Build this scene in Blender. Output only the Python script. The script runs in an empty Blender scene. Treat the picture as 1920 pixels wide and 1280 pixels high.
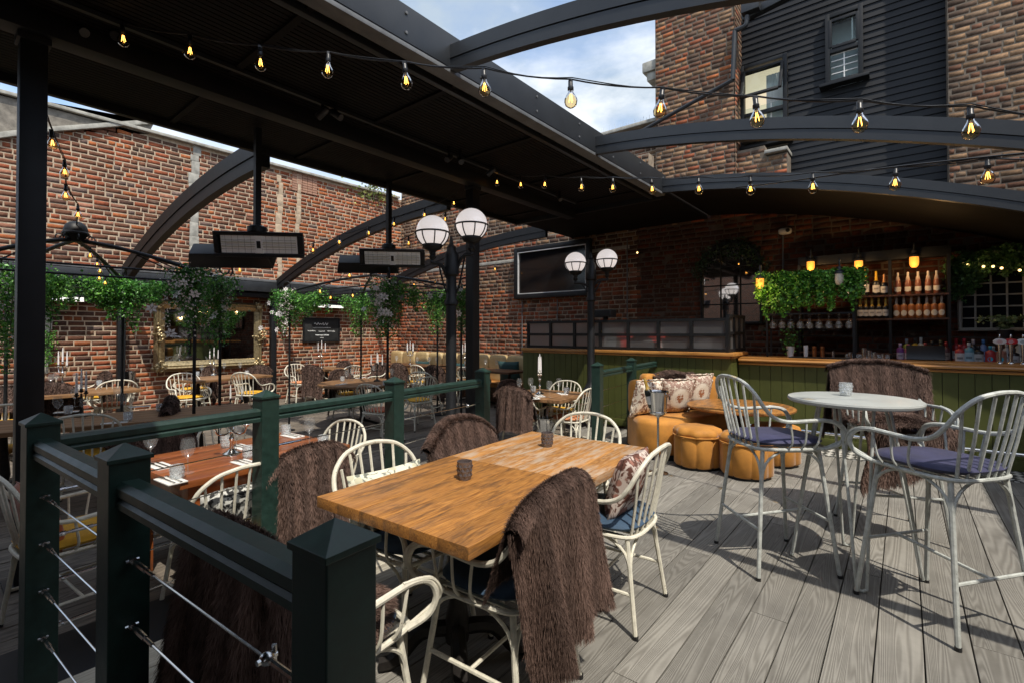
import bpy, bmesh, math, random
import numpy as np
from mathutils import Vector, Matrix
random.seed(7); RNG = np.random.default_rng(11)
R = math.radians
SC = bpy.context.scene
COL = SC.collection
# ------------------------------------------------------------------ camera
TH, PITCH, F_PX, CY, EYE = R(39.0), R(0.7), 906.67, 612.0, 1.45
cd = bpy.data.cameras.new('camera'); cam = bpy.data.objects.new('camera', cd); COL.objects.link(cam)
cd.sensor_width = 36.0; cd.sensor_fit = 'HORIZONTAL'; cd.lens = 17.0
cd.shift_y = -(640.0 - CY) / 1920.0
cd.clip_start = 0.05; cd.clip_end = 400.0
cam.location = (0, 0, EYE); cam.rotation_euler = (R(90) + PITCH, 0, TH)
SC.camera = cam
# ------------------------------------------------------------------ sky and sun
# light travels towards -X and a little +Y, about 60 degrees steep
SUN_EL = R(59.5); SUN_TRAVEL = (-0.898, 0.440)
w = bpy.data.worlds.new('World'); SC.world = w; w.use_nodes = True
nt = w.node_tree; nt.nodes.clear()
wo = nt.nodes.new('ShaderNodeOutputWorld'); bg = nt.nodes.new('ShaderNodeBackground')
sk = nt.nodes.new('ShaderNodeTexSky'); sk.sky_type = 'NISHITA'; sk.sun_disc = False
sk.sun_elevation = SUN_EL; sk.sun_rotation = math.atan2(-SUN_TRAVEL[0], -SUN_TRAVEL[1])
sk.air_density = 1.0; sk.dust_density = 1.5
tc = nt.nodes.new('ShaderNodeTexCoord'); mp = nt.nodes.new('ShaderNodeMapping'); mp.inputs['Scale'].default_value = (1.0, 1.0, 2.2)
no = nt.nodes.new('ShaderNodeTexNoise'); no.inputs['Scale'].default_value = 2.6; no.inputs['Detail'].default_value = 9; no.inputs['Roughness'].default_value = .55; no.inputs['Distortion'].default_value = .5
cr = nt.nodes.new('ShaderNodeValToRGB'); cr.color_ramp.elements[0].position = .33; cr.color_ramp.elements[1].position = .60
no2 = nt.nodes.new('ShaderNodeTexNoise'); no2.inputs['Scale'].default_value = 4.0; no2.inputs['Detail'].default_value = 8; no2.inputs['Roughness'].default_value = .55
cl = nt.nodes.new('ShaderNodeValToRGB')
cl.color_ramp.elements[0].position = .42; cl.color_ramp.elements[0].color = (1.9, 2.3, 2.75, 1)
cl.color_ramp.elements[1].position = .60; cl.color_ramp.elements[1].color = (4.0, 4.15, 4.3, 1)
mx = nt.nodes.new('ShaderNodeMix'); mx.data_type = 'RGBA'
L = nt.links.new
L(tc.outputs['Generated'], mp.inputs[0]); L(mp.outputs[0], no.inputs[0]); L(mp.outputs[0], no2.inputs[0])
L(no.outputs['Fac'], cr.inputs[0]); L(no2.outputs['Fac'], cl.inputs[0])
L(cr.outputs[0], mx.inputs[0]); L(sk.outputs[0], mx.inputs[6]); L(cl.outputs[0], mx.inputs[7])
L(mx.outputs[2], bg.inputs[0]); L(bg.outputs[0], wo.inputs[0])
bg.inputs[1].default_value = 0.15
sd = bpy.data.lights.new('sun', 'SUN'); sd.energy = 2.45; sd.angle = R(0.55); sd.color = (1.0, .93, .82)
sun = bpy.data.objects.new('sun', sd); COL.objects.link(sun)
dv = Vector((SUN_TRAVEL[0] * math.cos(SUN_EL), SUN_TRAVEL[1] * math.cos(SUN_EL), -math.sin(SUN_EL)))
sun.rotation_euler = dv.to_track_quat('-Z', 'Y').to_euler()
vs = SC.view_settings; vs.view_transform = 'Standard'; vs.look = 'None'; vs.gamma = 1.0; vs.use_curve_mapping = False
vs.exposure = 0.95
SC.cycles.use_denoising = True
SC.cycles.sample_clamp_indirect = 6.0
# ------------------------------------------------------------------ picking helpers (photo ray -> point on a real plane)
_Rv = Vector((math.cos(TH), math.sin(TH), 0)); _Fh = Vector((-math.sin(TH), math.cos(TH), 0)); _Zv = Vector((0, 0, 1))
_Fv = _Fh * math.cos(PITCH) + _Zv * math.sin(PITCH); _Uv = _Zv * math.cos(PITCH) - _Fh * math.sin(PITCH)
def ray(px, py): return _Fv + _Rv * ((px - 960.0) / F_PX) + _Uv * ((CY - py) / F_PX)
def G(px, py, z=0.0):
    r = ray(px, py); t = (z - EYE) / r.z; return Vector((r.x * t, r.y * t, z))
def PY(px, py, Y):
    r = ray(px, py); t = Y / r.y; return Vector((r.x * t, Y, EYE + r.z * t))
def PX(px, py, X):
    r = ray(px, py); t = X / r.x; return Vector((X, r.y * t, EYE + r.z * t))
def PV(px, py, a, b):      # vertical plane through ground points a, b
    n = Vector((-(b[1] - a[1]), b[0] - a[0], 0)); r = ray(px, py)
    t = (n.x * a[0] + n.y * a[1]) / (n.x * r.x + n.y * r.y); return Vector((r.x * t, r.y * t, EYE + r.z * t))
def PD(px, py, d):         # at camera depth d
    r = ray(px, py); t = d / r.dot(_Fh); return Vector((r.x * t, r.y * t, EYE + r.z * t))
def LD(lat, d): v = _Rv * lat + _Fh * d; return Vector((v.x, v.y, 0))
def proj(p):
    v = Vector(p) - Vector((0, 0, EYE)); d = v.dot(_Fv)
    return (960 + F_PX * v.dot(_Rv) / d, CY - F_PX * v.dot(_Uv) / d, d)
def ang_of(f): return math.atan2(-f[0], f[1])       # z rotation that turns local +Y to f
# ------------------------------------------------------------------ mesh helpers
class MB:
    def __init__(s): s.v = []; s.f = []
    def add(s, vs, fs, M=None):
        o = len(s.v)
        s.v += [tuple(M @ Vector(p)) for p in vs] if M is not None else [tuple(p) for p in vs]
        s.f += [tuple(i + o for i in f) for f in fs]; return s
    def box(s, c, d, M=None, rz=0.0, rx=0.0, ry=0.0):
        x, y, z = d[0] / 2, d[1] / 2, d[2] / 2
        vs = [(-x, -y, -z), (x, -y, -z), (x, y, -z), (-x, y, -z), (-x, -y, z), (x, -y, z), (x, y, z), (-x, y, z)]
        T = Matrix.Translation(c)
        if rz: T = T @ Matrix.Rotation(rz, 4, 'Z')
        if ry: T = T @ Matrix.Rotation(ry, 4, 'Y')
        if rx: T = T @ Matrix.Rotation(rx, 4, 'X')
        if M is not None: T = M @ T
        return s.add(vs, [(0, 3, 2, 1), (4, 5, 6, 7), (0, 1, 5, 4), (1, 2, 6, 5), (2, 3, 7, 6), (3, 0, 4, 7)], T)
    def bar(s, a, b, w, h):     # rectangular bar from a to b (w sideways, h upwards)
        a = Vector(a); b = Vector(b); t = (b - a); l = t.length; t.normalize()
        sd_ = t.cross(Vector((0, 0, 1)))
        if sd_.length < 1e-4: sd_ = Vector((1, 0, 0))
        sd_.normalize(); u = sd_.cross(t)
        vs = []
        for p in (a, b):
            for i, j in ((-1, -1), (1, -1), (1, 1), (-1, 1)): vs.append(p + sd_ * (w / 2 * i) + u * (h / 2 * j))
        return s.add(vs, [(0, 1, 2, 3), (7, 6, 5, 4), (0, 4, 5, 1), (1, 5, 6, 2), (2, 6, 7, 3), (3, 7, 4, 0)])
    def tube(s, pts, r, n=8, closed=False, cap=True):
        pts = [Vector(p) for p in pts]; m = len(pts)
        rr = r if isinstance(r, (list, tuple)) else [r] * m
        rings = []; up = None
        for i, p in enumerate(pts):
            if closed: t = pts[(i + 1) % m] - pts[i - 1]
            else: t = pts[min(i + 1, m - 1)] - pts[max(i - 1, 0)]
            if t.length < 1e-9: t = Vector((0, 0, 1))
            t.normalize()
            if up is None:
                up = Vector((0, 0, 1)) if abs(t.z) < .9 else Vector((1, 0, 0))
            up = up - t * up.dot(t)
            if up.length < 1e-6: up = t.orthogonal()
            up.normalize(); b = t.cross(up)
            rings.append([p + (up * math.cos(2 * math.pi * k / n) + b * math.sin(2 * math.pi * k / n)) * rr[i] for k in range(n)])
        vs = [q for g in rings for q in g]; fs = []
        for i in range(m if closed else m - 1):
            j = (i + 1) % m
            for k in range(n):
                l = (k + 1) % n; fs.append((i * n + k, i * n + l, j * n + l, j * n + k))
        if cap and not closed: fs += [tuple(reversed(range(n))), tuple((m - 1) * n + k for k in range(n))]
        return s.add(vs, fs)
    def lathe(s, prof, n=16, c=(0, 0, 0), M=None, cap=True):
        vs = []; fs = []; m = len(prof)
        for (r, z) in prof:
            for k in range(n):
                a = 2 * math.pi * k / n; vs.append((c[0] + r * math.cos(a), c[1] + r * math.sin(a), c[2] + z))
        for i in range(m - 1):
            for k in range(n):
                l = (k + 1) % n; fs.append((i * n + k, i * n + l, (i + 1) * n + l, (i + 1) * n + k))
        if cap:
            if prof[0][0] > 1e-4: fs.append(tuple(reversed(range(n))))
            if prof[-1][0] > 1e-4: fs.append(tuple((m - 1) * n + k for k in range(n)))
        return s.add(vs, fs, M)
    def prism(s, poly, z0, z1, M=None):
        n = len(poly); vs = [(x, y, z0) for x, y in poly] + [(x, y, z1) for x, y in poly]
        fs = [tuple(reversed(range(n))), tuple(range(n, 2 * n))] + [(i, (i + 1) % n, n + (i + 1) % n, n + i) for i in range(n)]
        return s.add(vs, fs, M)
    def blob(s, c, d, nu=10, nv=7, p=2.0, M=None):   # super-ellipsoid, d = half sizes
        vs = []; fs = []
        sg = lambda v, e: math.copysign(abs(v) ** e, v); e = 2.0 / p
        for i in range(nv + 1):
            a = -math.pi / 2 + math.pi * i / nv
            for k in range(nu):
                b = 2 * math.pi * k / nu
                vs.append((c[0] + d[0] * sg(math.cos(a), e) * sg(math.cos(b), e), c[1] + d[1] * sg(math.cos(a), e) * sg(math.sin(b), e), c[2] + d[2] * sg(math.sin(a), e)))
        for i in range(nv):
            for k in range(nu):
                l = (k + 1) % nu; fs.append((i * nu + k, i * nu + l, (i + 1) * nu + l, (i + 1) * nu + k))
        return s.add(vs, fs, M)
    def mesh(s, name, m, smooth=35, bevel=0.0):
        me = bpy.data.meshes.new(name); me.from_pydata(s.v, [], s.f)
        if bevel:
            b = bmesh.new(); b.from_mesh(me); bmesh.ops.remove_doubles(b, verts=b.verts, dist=1e-5)
            es = [e for e in b.edges if len(e.link_faces) == 2 and e.calc_face_angle(0) > .5]
            bmesh.ops.bevel(b, geom=es, offset=bevel, segments=2, profile=.6, affect='EDGES', clamp_overlap=True)
            b.to_mesh(me); b.free()
        me.validate(); me.update()
        if m is not None: me.materials.append(m)
        if smooth:
            me.polygons.foreach_set('use_smooth', [True] * len(me.polygons)); me.set_sharp_from_angle(angle=R(smooth))
        return me
    def build(s, name, m, parent=None, M=None, **k):
        return link(name, s.mesh(name, m, **k), parent, M)
def link(name, me, parent=None, M=None):
    o = bpy.data.objects.new(name, me); COL.objects.link(o)
    if parent is not None: o.parent = parent
    if M is not None: o.matrix_local = M
    return o
def catmull(pts, n=6, closed=False):
    P = [Vector(p) for p in pts]; out = []; m = len(P)
    for i in range(m if closed else m - 1):
        if closed: a, b, c, d = P[i - 1], P[i], P[(i + 1) % m], P[(i + 2) % m]
        else: a, b, c, d = P[max(i - 1, 0)], P[i], P[i + 1], P[min(i + 2, m - 1)]
        for k in range(n):
            t = k / n
            out.append(.5 * ((2 * b) + (c - a) * t + (2 * a - 5 * b + 4 * c - d) * t * t + (3 * b - a - 3 * c + d) * t ** 3))
    if not closed: out.append(P[-1])
    return out
def empty(name, loc=(0, 0, 0), rz=0.0):
    o = bpy.data.objects.new(name, None); COL.objects.link(o); o.location = loc; o.rotation_euler = (0, 0, rz); o.empty_display_size = .1; return o
def tag(o, label, cat, group=None):
    o['label'] = label; o['category'] = cat
    if group: o['group'] = group
    return o
def kind(o, k): o['kind'] = k; return o
def thing(name, label, cat, loc=(0, 0, 0), rz=0.0, group=None): return tag(empty(name, loc, rz), label, cat, group)
def copy_tree(o, parent=None):
    c = o.copy(); COL.objects.link(c); c.parent = parent
    for ch in o.children:
        if 'own' not in ch: copy_tree(ch, c)
    return c
def np_mesh(name, V, Fq, m, col=None, smooth=False):
    """V (n,3); Fq list of (k,3)/(k,4) index arrays; col (n,3) point colours"""
    me = bpy.data.meshes.new(name); V = np.asarray(V, dtype=np.float32)
    me.vertices.add(len(V)); me.vertices.foreach_set('co', V.ravel())
    loops = np.concatenate([f.ravel() for f in Fq]).astype(np.int32)
    sizes = np.concatenate([np.full(len(f), f.shape[1]) for f in Fq]).astype(np.int32)
    me.loops.add(len(loops)); me.loops.foreach_set('vertex_index', loops)
    me.polygons.add(len(sizes)); st = np.concatenate([[0], np.cumsum(sizes)[:-1]]).astype(np.int32)
    me.polygons.foreach_set('loop_start', st)
    if smooth: me.polygons.foreach_set('use_smooth', np.ones(len(sizes), dtype=bool))
    me.update(calc_edges=True)
    if col is not None:
        a = me.color_attributes.new('col', 'FLOAT_COLOR', 'POINT')
        c4 = np.ones((len(V), 4), dtype=np.float32); c4[:, :3] = col; a.data.foreach_set('color', c4.ravel())
    if m is not None: me.materials.append(m)
    return me
# ------------------------------------------------------------------ materials
MATS = {}
def nodes(name):
    m = bpy.data.materials.new(name); m.use_nodes = True; t = m.node_tree
    b = t.nodes['Principled BSDF']; MATS[name] = m; return m, t, b
def N(t, typ, **kw):
    n = t.nodes.new('ShaderNode' + typ)
    for k, v in kw.items():
        if k in n.inputs: n.inputs[k].default_value = v
        else: setattr(n, k, v)
    return n
def ramp(t, stops):
    n = t.nodes.new('ShaderNodeValToRGB'); e = n.color_ramp.elements
    while len(e) < len(stops): e.new(.5)
    for i, (p, c) in enumerate(stops): e[i].position = p; e[i].color = (*c, 1) if len(c) == 3 else c
    return n
def mixc(t, fac, a, b, mode='MIX'):
    n = t.nodes.new('ShaderNodeMix'); n.data_type = 'RGBA'; n.blend_type = mode
    for i, v in ((0, fac), (6, a), (7, b)):
        if hasattr(v, 'links'): t.links.new(v, n.inputs[i])
        else: n.inputs[i].default_value = v if i == 0 else ((*v, 1) if len(v) == 3 else v)
    return n.outputs[2]
def bump(t, b, h, strength=.3, dist=.01):
    n = t.nodes.new('ShaderNodeBump'); n.inputs['Strength'].default_value = strength; n.inputs['Distance'].default_value = dist
    t.links.new(h, n.inputs['Height']); t.links.new(n.outputs[0], b.inputs['Normal'])
def plain(name, col, rough=.5, metal=0.0, var=.25, scale=12.0, bmp=0.0, spec=.5, sheen=0.0, coat=0.0):
    m, t, b = nodes(name)
    tc = N(t, 'TexCoord'); n = N(t, 'TexNoise', Scale=scale, Detail=6.0, Roughness=.6); t.links.new(tc.outputs['Object'], n.inputs[0])
    lo = tuple(c * (1 - var) for c in col); hi = tuple(min(1, c * (1 + var)) for c in col)
    r = ramp(t, [(.3, lo), (.7, hi)]); t.links.new(n.outputs['Fac'], r.inputs[0]); t.links.new(r.outputs[0], b.inputs['Base Color'])
    rr = N(t, 'MapRange'); rr.inputs[3].default_value = max(.02, rough - .1); rr.inputs[4].default_value = min(1, rough + .12)
    t.links.new(n.outputs['Fac'], rr.inputs[0]); t.links.new(rr.outputs[0], b.inputs['Roughness'])
    b.inputs['Metallic'].default_value = metal; b.inputs['Specular IOR Level'].default_value = spec
    if sheen: b.inputs['Sheen Weight'].default_value = sheen; b.inputs['Sheen Roughness'].default_value = .4
    if coat: b.inputs['Coat Weight'].default_value = coat; b.inputs['Coat Roughness'].default_value = .12
    if bmp: bump(t, b, n.outputs['Fac'], bmp, .004)
    return m
def attrmat(name, rough=.8, noise=.3, scale=30.0, bmp=.3, sheen=0.0, trans=0.0, spec=.3):
    m, t, b = nodes(name)
    a = N(t, 'Attribute', attribute_name='col'); tc = N(t, 'TexCoord')
    n = N(t, 'TexNoise', Scale=scale, Detail=5.0); t.links.new(tc.outputs['Object'], n.inputs[0])
    r = ramp(t, [(.25, (1 - noise,) * 3), (.75, (1 + noise,) * 3)]); t.links.new(n.outputs['Fac'], r.inputs[0])
    c = mixc(t, 1.0, a.outputs['Color'], r.outputs[0], 'MULTIPLY'); t.links.new(c, b.inputs['Base Color'])
    b.inputs['Roughness'].default_value = rough; b.inputs['Specular IOR Level'].default_value = spec
    if sheen: b.inputs['Sheen Weight'].default_value = sheen
    if bmp: bump(t, b, n.outputs['Fac'], bmp, .005)
    if trans:
        tr = N(t, 'BsdfTranslucent'); t.links.new(c, tr.inputs[0]); ms = N(t, 'MixShader'); ms.inputs[0].default_value = trans
        out = t.nodes['Material Output']; t.links.new(b.outputs[0], ms.inputs[1]); t.links.new(tr.outputs[0], ms.inputs[2]); t.links.new(ms.outputs[0], out.inputs[0])
    return m
def emit(name, col, s):
    m, t, b = nodes(name); b.inputs['Base Color'].default_value = (*col, 1); b.inputs['Emission Color'].default_value = (*col, 1); b.inputs['Emission Strength'].default_value = s; return m
def glass(name, col=(1, 1, 1), rough=.02, ior=1.45):
    m, t, b = nodes(name); b.inputs['Base Color'].default_value = (*col, 1); b.inputs['Transmission Weight'].default_value = 1.0
    b.inputs['Roughness'].default_value = rough; b.inputs['IOR'].default_value = ior; return m
def thin_glass(name, col=(1, 1, 1), gl=.25, rough=.02):
    m, t, b = nodes(name); out = t.nodes['Material Output']
    tr = N(t, 'BsdfTransparent'); tr.inputs[0].default_value = (*col, 1)
    g = N(t, 'BsdfGlossy'); g.inputs['Roughness'].default_value = rough
    lw = N(t, 'LayerWeight', Blend=gl); ms = N(t, 'MixShader')
    t.links.new(lw.outputs['Fresnel'], ms.inputs[0]); t.links.new(tr.outputs[0], ms.inputs[1]); t.links.new(g.outputs[0], ms.inputs[2]); t.links.new(ms.outputs[0], out.inputs[0])
    return m
def woodgrain(name, dark, light, worn=None, wornpos=.6, rough=.45, axis='Y', scale=1.0, streak=.5, coat=0.0, along=1.2, across=14.0, objrand=True, bmp=.25, lines=24.0, ws=(6, 1.6)):
    """boards whose grain runs along the local axis: contour lines of a stretched noise field"""
    m, t, b = nodes(name); tc = N(t, 'TexCoord'); mp = N(t, 'Mapping')
    s = {'X': (along, across, across), 'Y': (across, along, across), 'Z': (across, across, along)}[axis]
    mp.inputs['Scale'].default_value = tuple(v * scale for v in s)
    vec = tc.outputs['Object']
    if objrand:
        oi = N(t, 'ObjectInfo'); va = N(t, 'VectorMath', operation='MULTIPLY_ADD'); cm = N(t, 'CombineXYZ')
        ml = N(t, 'Math', operation='MULTIPLY'); ml.inputs[1].default_value = 37.0; t.links.new(oi.outputs['Random'], ml.inputs[0])
        for i in range(3): t.links.new(ml.outputs[0], cm.inputs[i])
        ad = N(t, 'VectorMath', operation='ADD'); t.links.new(vec, ad.inputs[0]); t.links.new(cm.outputs[0], ad.inputs[1]); vec = ad.outputs[0]
    t.links.new(vec, mp.inputs[0])
    n1 = N(t, 'TexNoise', Scale=.55, Detail=2.0, Roughness=.5, Distortion=.4); t.links.new(mp.outputs[0], n1.inputs[0])
    mu = N(t, 'Math', operation='MULTIPLY'); mu.inputs[1].default_value = lines * 6.283; t.links.new(n1.outputs['Fac'], mu.inputs[0])
    sn = N(t, 'Math', operation='SINE'); t.links.new(mu.outputs[0], sn.inputs[0])
    n2 = N(t, 'TexNoise', Scale=4.0, Detail=6.0, Roughness=.7); t.links.new(mp.outputs[0], n2.inputs[0])
    ma = N(t, 'MapRange'); ma.inputs[1].default_value = -1.0; t.links.new(sn.outputs[0], ma.inputs[0])
    mxx = N(t, 'Mix'); mxx.inputs[0].default_value = streak; t.links.new(n2.outputs['Fac'], mxx.inputs[2]); t.links.new(ma.outputs[0], mxx.inputs[3])
    rp = ramp(t, [(.22, dark), (.72, light)]); t.links.new(mxx.outputs[0], rp.inputs[0]); c = rp.outputs[0]
    if objrand:
        hv = N(t, 'HueSaturation'); mr = N(t, 'MapRange'); mr.inputs[3].default_value = .82; mr.inputs[4].default_value = 1.16
        t.links.new(oi.outputs['Random'], mr.inputs[0]); t.links.new(mr.outputs[0], hv.inputs['Value']); t.links.new(c, hv.inputs['Color']); c = hv.outputs[0]
    if worn:
        n3 = N(t, 'TexNoise', Scale=1.3, Detail=8.0, Roughness=.72); mp3 = N(t, 'Mapping'); mp3.inputs['Scale'].default_value = {'X': (ws[1], ws[0], ws[0]), 'Y': (ws[0], ws[1], ws[0]), 'Z': (ws[0], ws[0], ws[1])}[axis]
        t.links.new(vec, mp3.inputs[0]); t.links.new(mp3.outputs[0], n3.inputs[0])
        r3 = ramp(t, [(wornpos - .06, (0, 0, 0)), (wornpos + .08, (.8, .8, .8))]); t.links.new(n3.outputs['Fac'], r3.inputs[0])
        c = mixc(t, r3.outputs[0], c, worn)
    t.links.new(c, b.inputs['Base Color']); b.inputs['Roughness'].default_value = rough
    if coat: b.inputs['Coat Weight'].default_value = coat; b.inputs['Coat Roughness'].default_value = .2
    bump(t, b, mxx.outputs[0], bmp, .003)
    return m
M_deck = woodgrain('deck_composite', (.160, .151, .133), (.242, .232, .208), rough=.8, along=.40, across=8.0, streak=.5, lines=60.0, bmp=.7)
M_pale = woodgrain('pale_deck', (.34, .31, .25), (.50, .47, .39), rough=.7, along=.9, across=7.0, streak=.3, lines=22.0, bmp=.2)
M_old = woodgrain('old_boards', (.075, .064, .054), (.20, .168, .132), rough=.8, along=1.0, across=11.0, worn=(.21, .18, .145), wornpos=.60, streak=.35, lines=26.0, bmp=.6)
M_tab = woodgrain('oak_table', (.20, .075, .018), (.52, .255, .075), rough=.5, along=2.0, across=34.0, ws=(20, 3.2), worn=(.46, .37, .28), wornpos=.53, streak=.25, coat=.10, lines=20.0, bmp=.2, axis='Y')
M_tabn = woodgrain('oak_table_near', (.18, .066, .015), (.50, .23, .058), rough=.42, along=2.0, across=34.0, ws=(18, 3.0), worn=(.11, .056, .027), wornpos=.54, streak=.25, coat=.2, lines=20.0, bmp=.2, axis='Y')
M_mahog = woodgrain('mahogany', (.17, .045, .012), (.36, .11, .03), rough=.35, along=1.2, across=9.0, streak=.3, coat=.3, lines=5.0, bmp=.1)
M_brownt = woodgrain('brown_oak', (.13, .065, .028), (.30, .16, .07), rough=.5, along=1.4, across=12.0, worn=(.36, .27, .18), wornpos=.66, streak=.3, lines=6.0, bmp=.2)
M_dwood = woodgrain('dark_wood', (.045, .018, .008), (.12, .05, .022), rough=.4, along=1.2, across=10.0, coat=.2, lines=6.0, bmp=.1)
M_ctop = woodgrain('counter_oak', (.30, .125, .028), (.55, .27, .07), rough=.38, along=1.2, across=14.0, axis='X', streak=.3, coat=.25, lines=5.0, bmp=.1)
M_green = plain('green_rail_paint', (.014, .036, .028), rough=.42, var=.3, scale=22, bmp=.18)
M_olive = plain('olive_cladding', (.080, .092, .019), rough=.55, var=.15, scale=3, bmp=.05)
M_black = plain('black_steel', (.008, .009, .0105), rough=.5, var=.3, scale=6, spec=.35)
M_graph = plain('graphite_aluminium', (.022, .025, .029), rough=.42, var=.15, scale=4)
M_lead = plain('grey_flashing', (.12, .125, .13), rough=.6, var=.35, scale=5)
M_soff = plain('dark_soffit', (.0055, .0042, .0038), rough=.7, var=.3, scale=3, spec=.2)
M_cream = plain('cream_metal', (.66, .63, .52), rough=.45, var=.18, scale=30, bmp=.1)
M_stool = plain('grey_white_metal', (.46, .48, .45), rough=.42, var=.28, scale=26, bmp=.15)
M_steel = plain('stainless_steel', (.62, .62, .62), rough=.2, metal=1.0, var=.1, scale=20)
M_bucket = plain('bucket_steel', (.55, .56, .58), rough=.14, metal=1.0, var=.08, scale=10)
M_silver = plain('silver_plate', (.72, .70, .66), rough=.18, metal=1.0, var=.1, scale=30)
M_ttop = plain('bar_table_paint', (.40, .42, .40), rough=.4, var=.07, scale=9, bmp=.05)
M_iron = plain('cast_iron', (.02, .017, .015), rough=.5, var=.4, scale=20, metal=.5)
M_fur = attrmat('fur', rough=.75, noise=.25, scale=9, bmp=0, spec=.25)
M_brick = attrmat('brick', rough=.9, noise=.38, scale=28, bmp=.5)
def weather(m):
    t = m.node_tree; b = t.nodes['Principled BSDF']; src = b.inputs['Base Color'].links[0].from_socket; g = N(t, 'NewGeometry')
    n1 = N(t, 'TexNoise', Scale=.55, Detail=6.0, Roughness=.65); t.links.new(g.outputs['Position'], n1.inputs[0]); r1 = ramp(t, [(.34, (.48, .43, .40)), (.66, (1.30, 1.20, 1.12))]); t.links.new(n1.outputs['Fac'], r1.inputs[0])
    c = mixc(t, 1.0, src, r1.outputs[0], 'MULTIPLY')
    n2 = N(t, 'TexNoise', Scale=5.5, Detail=8.0, Roughness=.75); t.links.new(g.outputs['Position'], n2.inputs[0]); r2 = ramp(t, [(.60, (0, 0, 0)), (.76, (.45, .45, .45))]); t.links.new(n2.outputs['Fac'], r2.inputs[0])
    c = mixc(t, r2.outputs[0], c, (.34, .28, .21)); t.links.new(c, b.inputs['Base Color'])
weather(M_brick)
M_leaf = attrmat('ivy_leaf', rough=.4, noise=.2, scale=14, bmp=0, trans=.22, spec=.5)
M_petal = attrmat('petal', rough=.6, noise=.06, scale=20, bmp=0, trans=.25)
M_tint = attrmat('tinted', rough=.35, noise=.06, scale=12, bmp=0, spec=.5)
M_orange = plain('orange_velvet', (.46, .196, .028), rough=.75, var=.25, scale=6, bmp=.15, sheen=.25)
M_navy = plain('navy_velvet', (.026, .027, .075), rough=.7, var=.3, scale=7, bmp=.1, sheen=.25)
M_blue = plain('blue_pad', (.035, .07, .12), rough=.8, var=.2, scale=20, bmp=.1)
M_must = plain('mustard_pad', (.62, .33, .02), rough=.75, var=.18, scale=20, bmp=.1)
M_peach = plain('peach_pad', (.55, .22, .10), rough=.75, var=.18, scale=20, bmp=.1)
M_rust = plain('rust_velvet', (.36, .075, .015), rough=.75, var=.2, scale=10, bmp=.1, sheen=.3)
M_teal = plain('teal_velvet', (.012, .05, .05), rough=.75, var=.25, scale=9, bmp=.1, sheen=.4)
M_tan = plain('tan_leather', (.42, .31, .15), rough=.5, var=.15, scale=6, bmp=.08)
M_white = plain('white_cloth', (.74, .73, .70), rough=.85, var=.06, scale=20)
M_cand = plain('white_candle', (.78, .76, .74), rough=.45, var=.05, scale=10)
M_opal = plain('opal_glass', (.82, .79, .77), rough=.16, var=.03, scale=4, spec=.6)
_b = M_opal.node_tree.nodes['Principled BSDF']; _b.inputs['Emission Color'].default_value = (1, .90, .86, 1); _b.inputs['Emission Strength'].default_value = .30
M_gilt = plain('gilt_frame', (.34, .27, .15), rough=.38, metal=.75, var=.4, scale=26, bmp=.3)
M_tv = plain('screen_glass', (.006, .006, .007), rough=.12, var=.2, scale=4)
M_board = plain('chalkboard', (.013, .014, .014), rough=.85, var=.5, scale=9)
M_chalk = plain('chalk', (.55, .56, .55), rough=.95, var=.2, scale=40)
M_mort = plain('lime_mortar', (.43, .335, .235), rough=.95, var=.3, scale=9, bmp=.5)
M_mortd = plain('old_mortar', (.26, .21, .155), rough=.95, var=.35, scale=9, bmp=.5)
M_rend = plain('cement_render', (.20, .18, .15), rough=.95, var=.4, scale=10, bmp=.5)
M_cop = plain('stone_coping', (.34, .33, .29), rough=.9, var=.35, scale=8, bmp=.4)
M_clap = plain('black_weatherboard', (.0055, .0065, .0085), rough=.55, spec=.35, var=.4, scale=4, bmp=.1)
M_win = thin_glass('window_glass', (.85, .9, .9), .15)
M_room = plain('room_plaster', (.55, .50, .40), rough=.9, var=.1)
M_curt = plain('net_curtain', (.7, .7, .68), rough=.95, var=.1, scale=3)
M_mirror, _t, _b = nodes('mirror_silver'); _b.inputs['Base Color'].default_value = (.70, .72, .72, 1); _b.inputs['Metallic'].default_value = 1; _b.inputs['Roughness'].default_value = .03

def crystal(name, tcol, dcol, fd, fg):
    m, t, b = nodes(name); out = t.nodes['Material Output']
    tr = N(t, 'BsdfTransparent'); tr.inputs[0].default_value = (*tcol, 1); di = N(t, 'BsdfDiffuse'); di.inputs[0].default_value = (*dcol, 1); gl = N(t, 'BsdfGlossy'); gl.inputs['Roughness'].default_value = .08
    m1 = N(t, 'MixShader'); m1.inputs[0].default_value = fd; m2 = N(t, 'MixShader'); m2.inputs[0].default_value = fg
    t.links.new(tr.outputs[0], m1.inputs[1]); t.links.new(di.outputs[0], m1.inputs[2]); t.links.new(m1.outputs[0], m2.inputs[1]); t.links.new(gl.outputs[0], m2.inputs[2]); t.links.new(m2.outputs[0], out.inputs[0]); return m
M_cut = crystal('cut_glass', (.93, .95, .96), (.75, .77, .78), .30, .12)
M_glass = crystal('clear_glass', (.97, .98, .98), (.8, .82, .82), .07, .05)
M_smoke = crystal('smoked_cut_glass', (.35, .30, .29), (.20, .17, .17), .45, .14)
M_reed, _t, _b = nodes('reeded_glass'); _b.inputs['Base Color'].default_value = (.55, .57, .59, 1); _b.inputs['Transmission Weight'].default_value = .88; _b.inputs['Roughness'].default_value = .30
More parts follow.
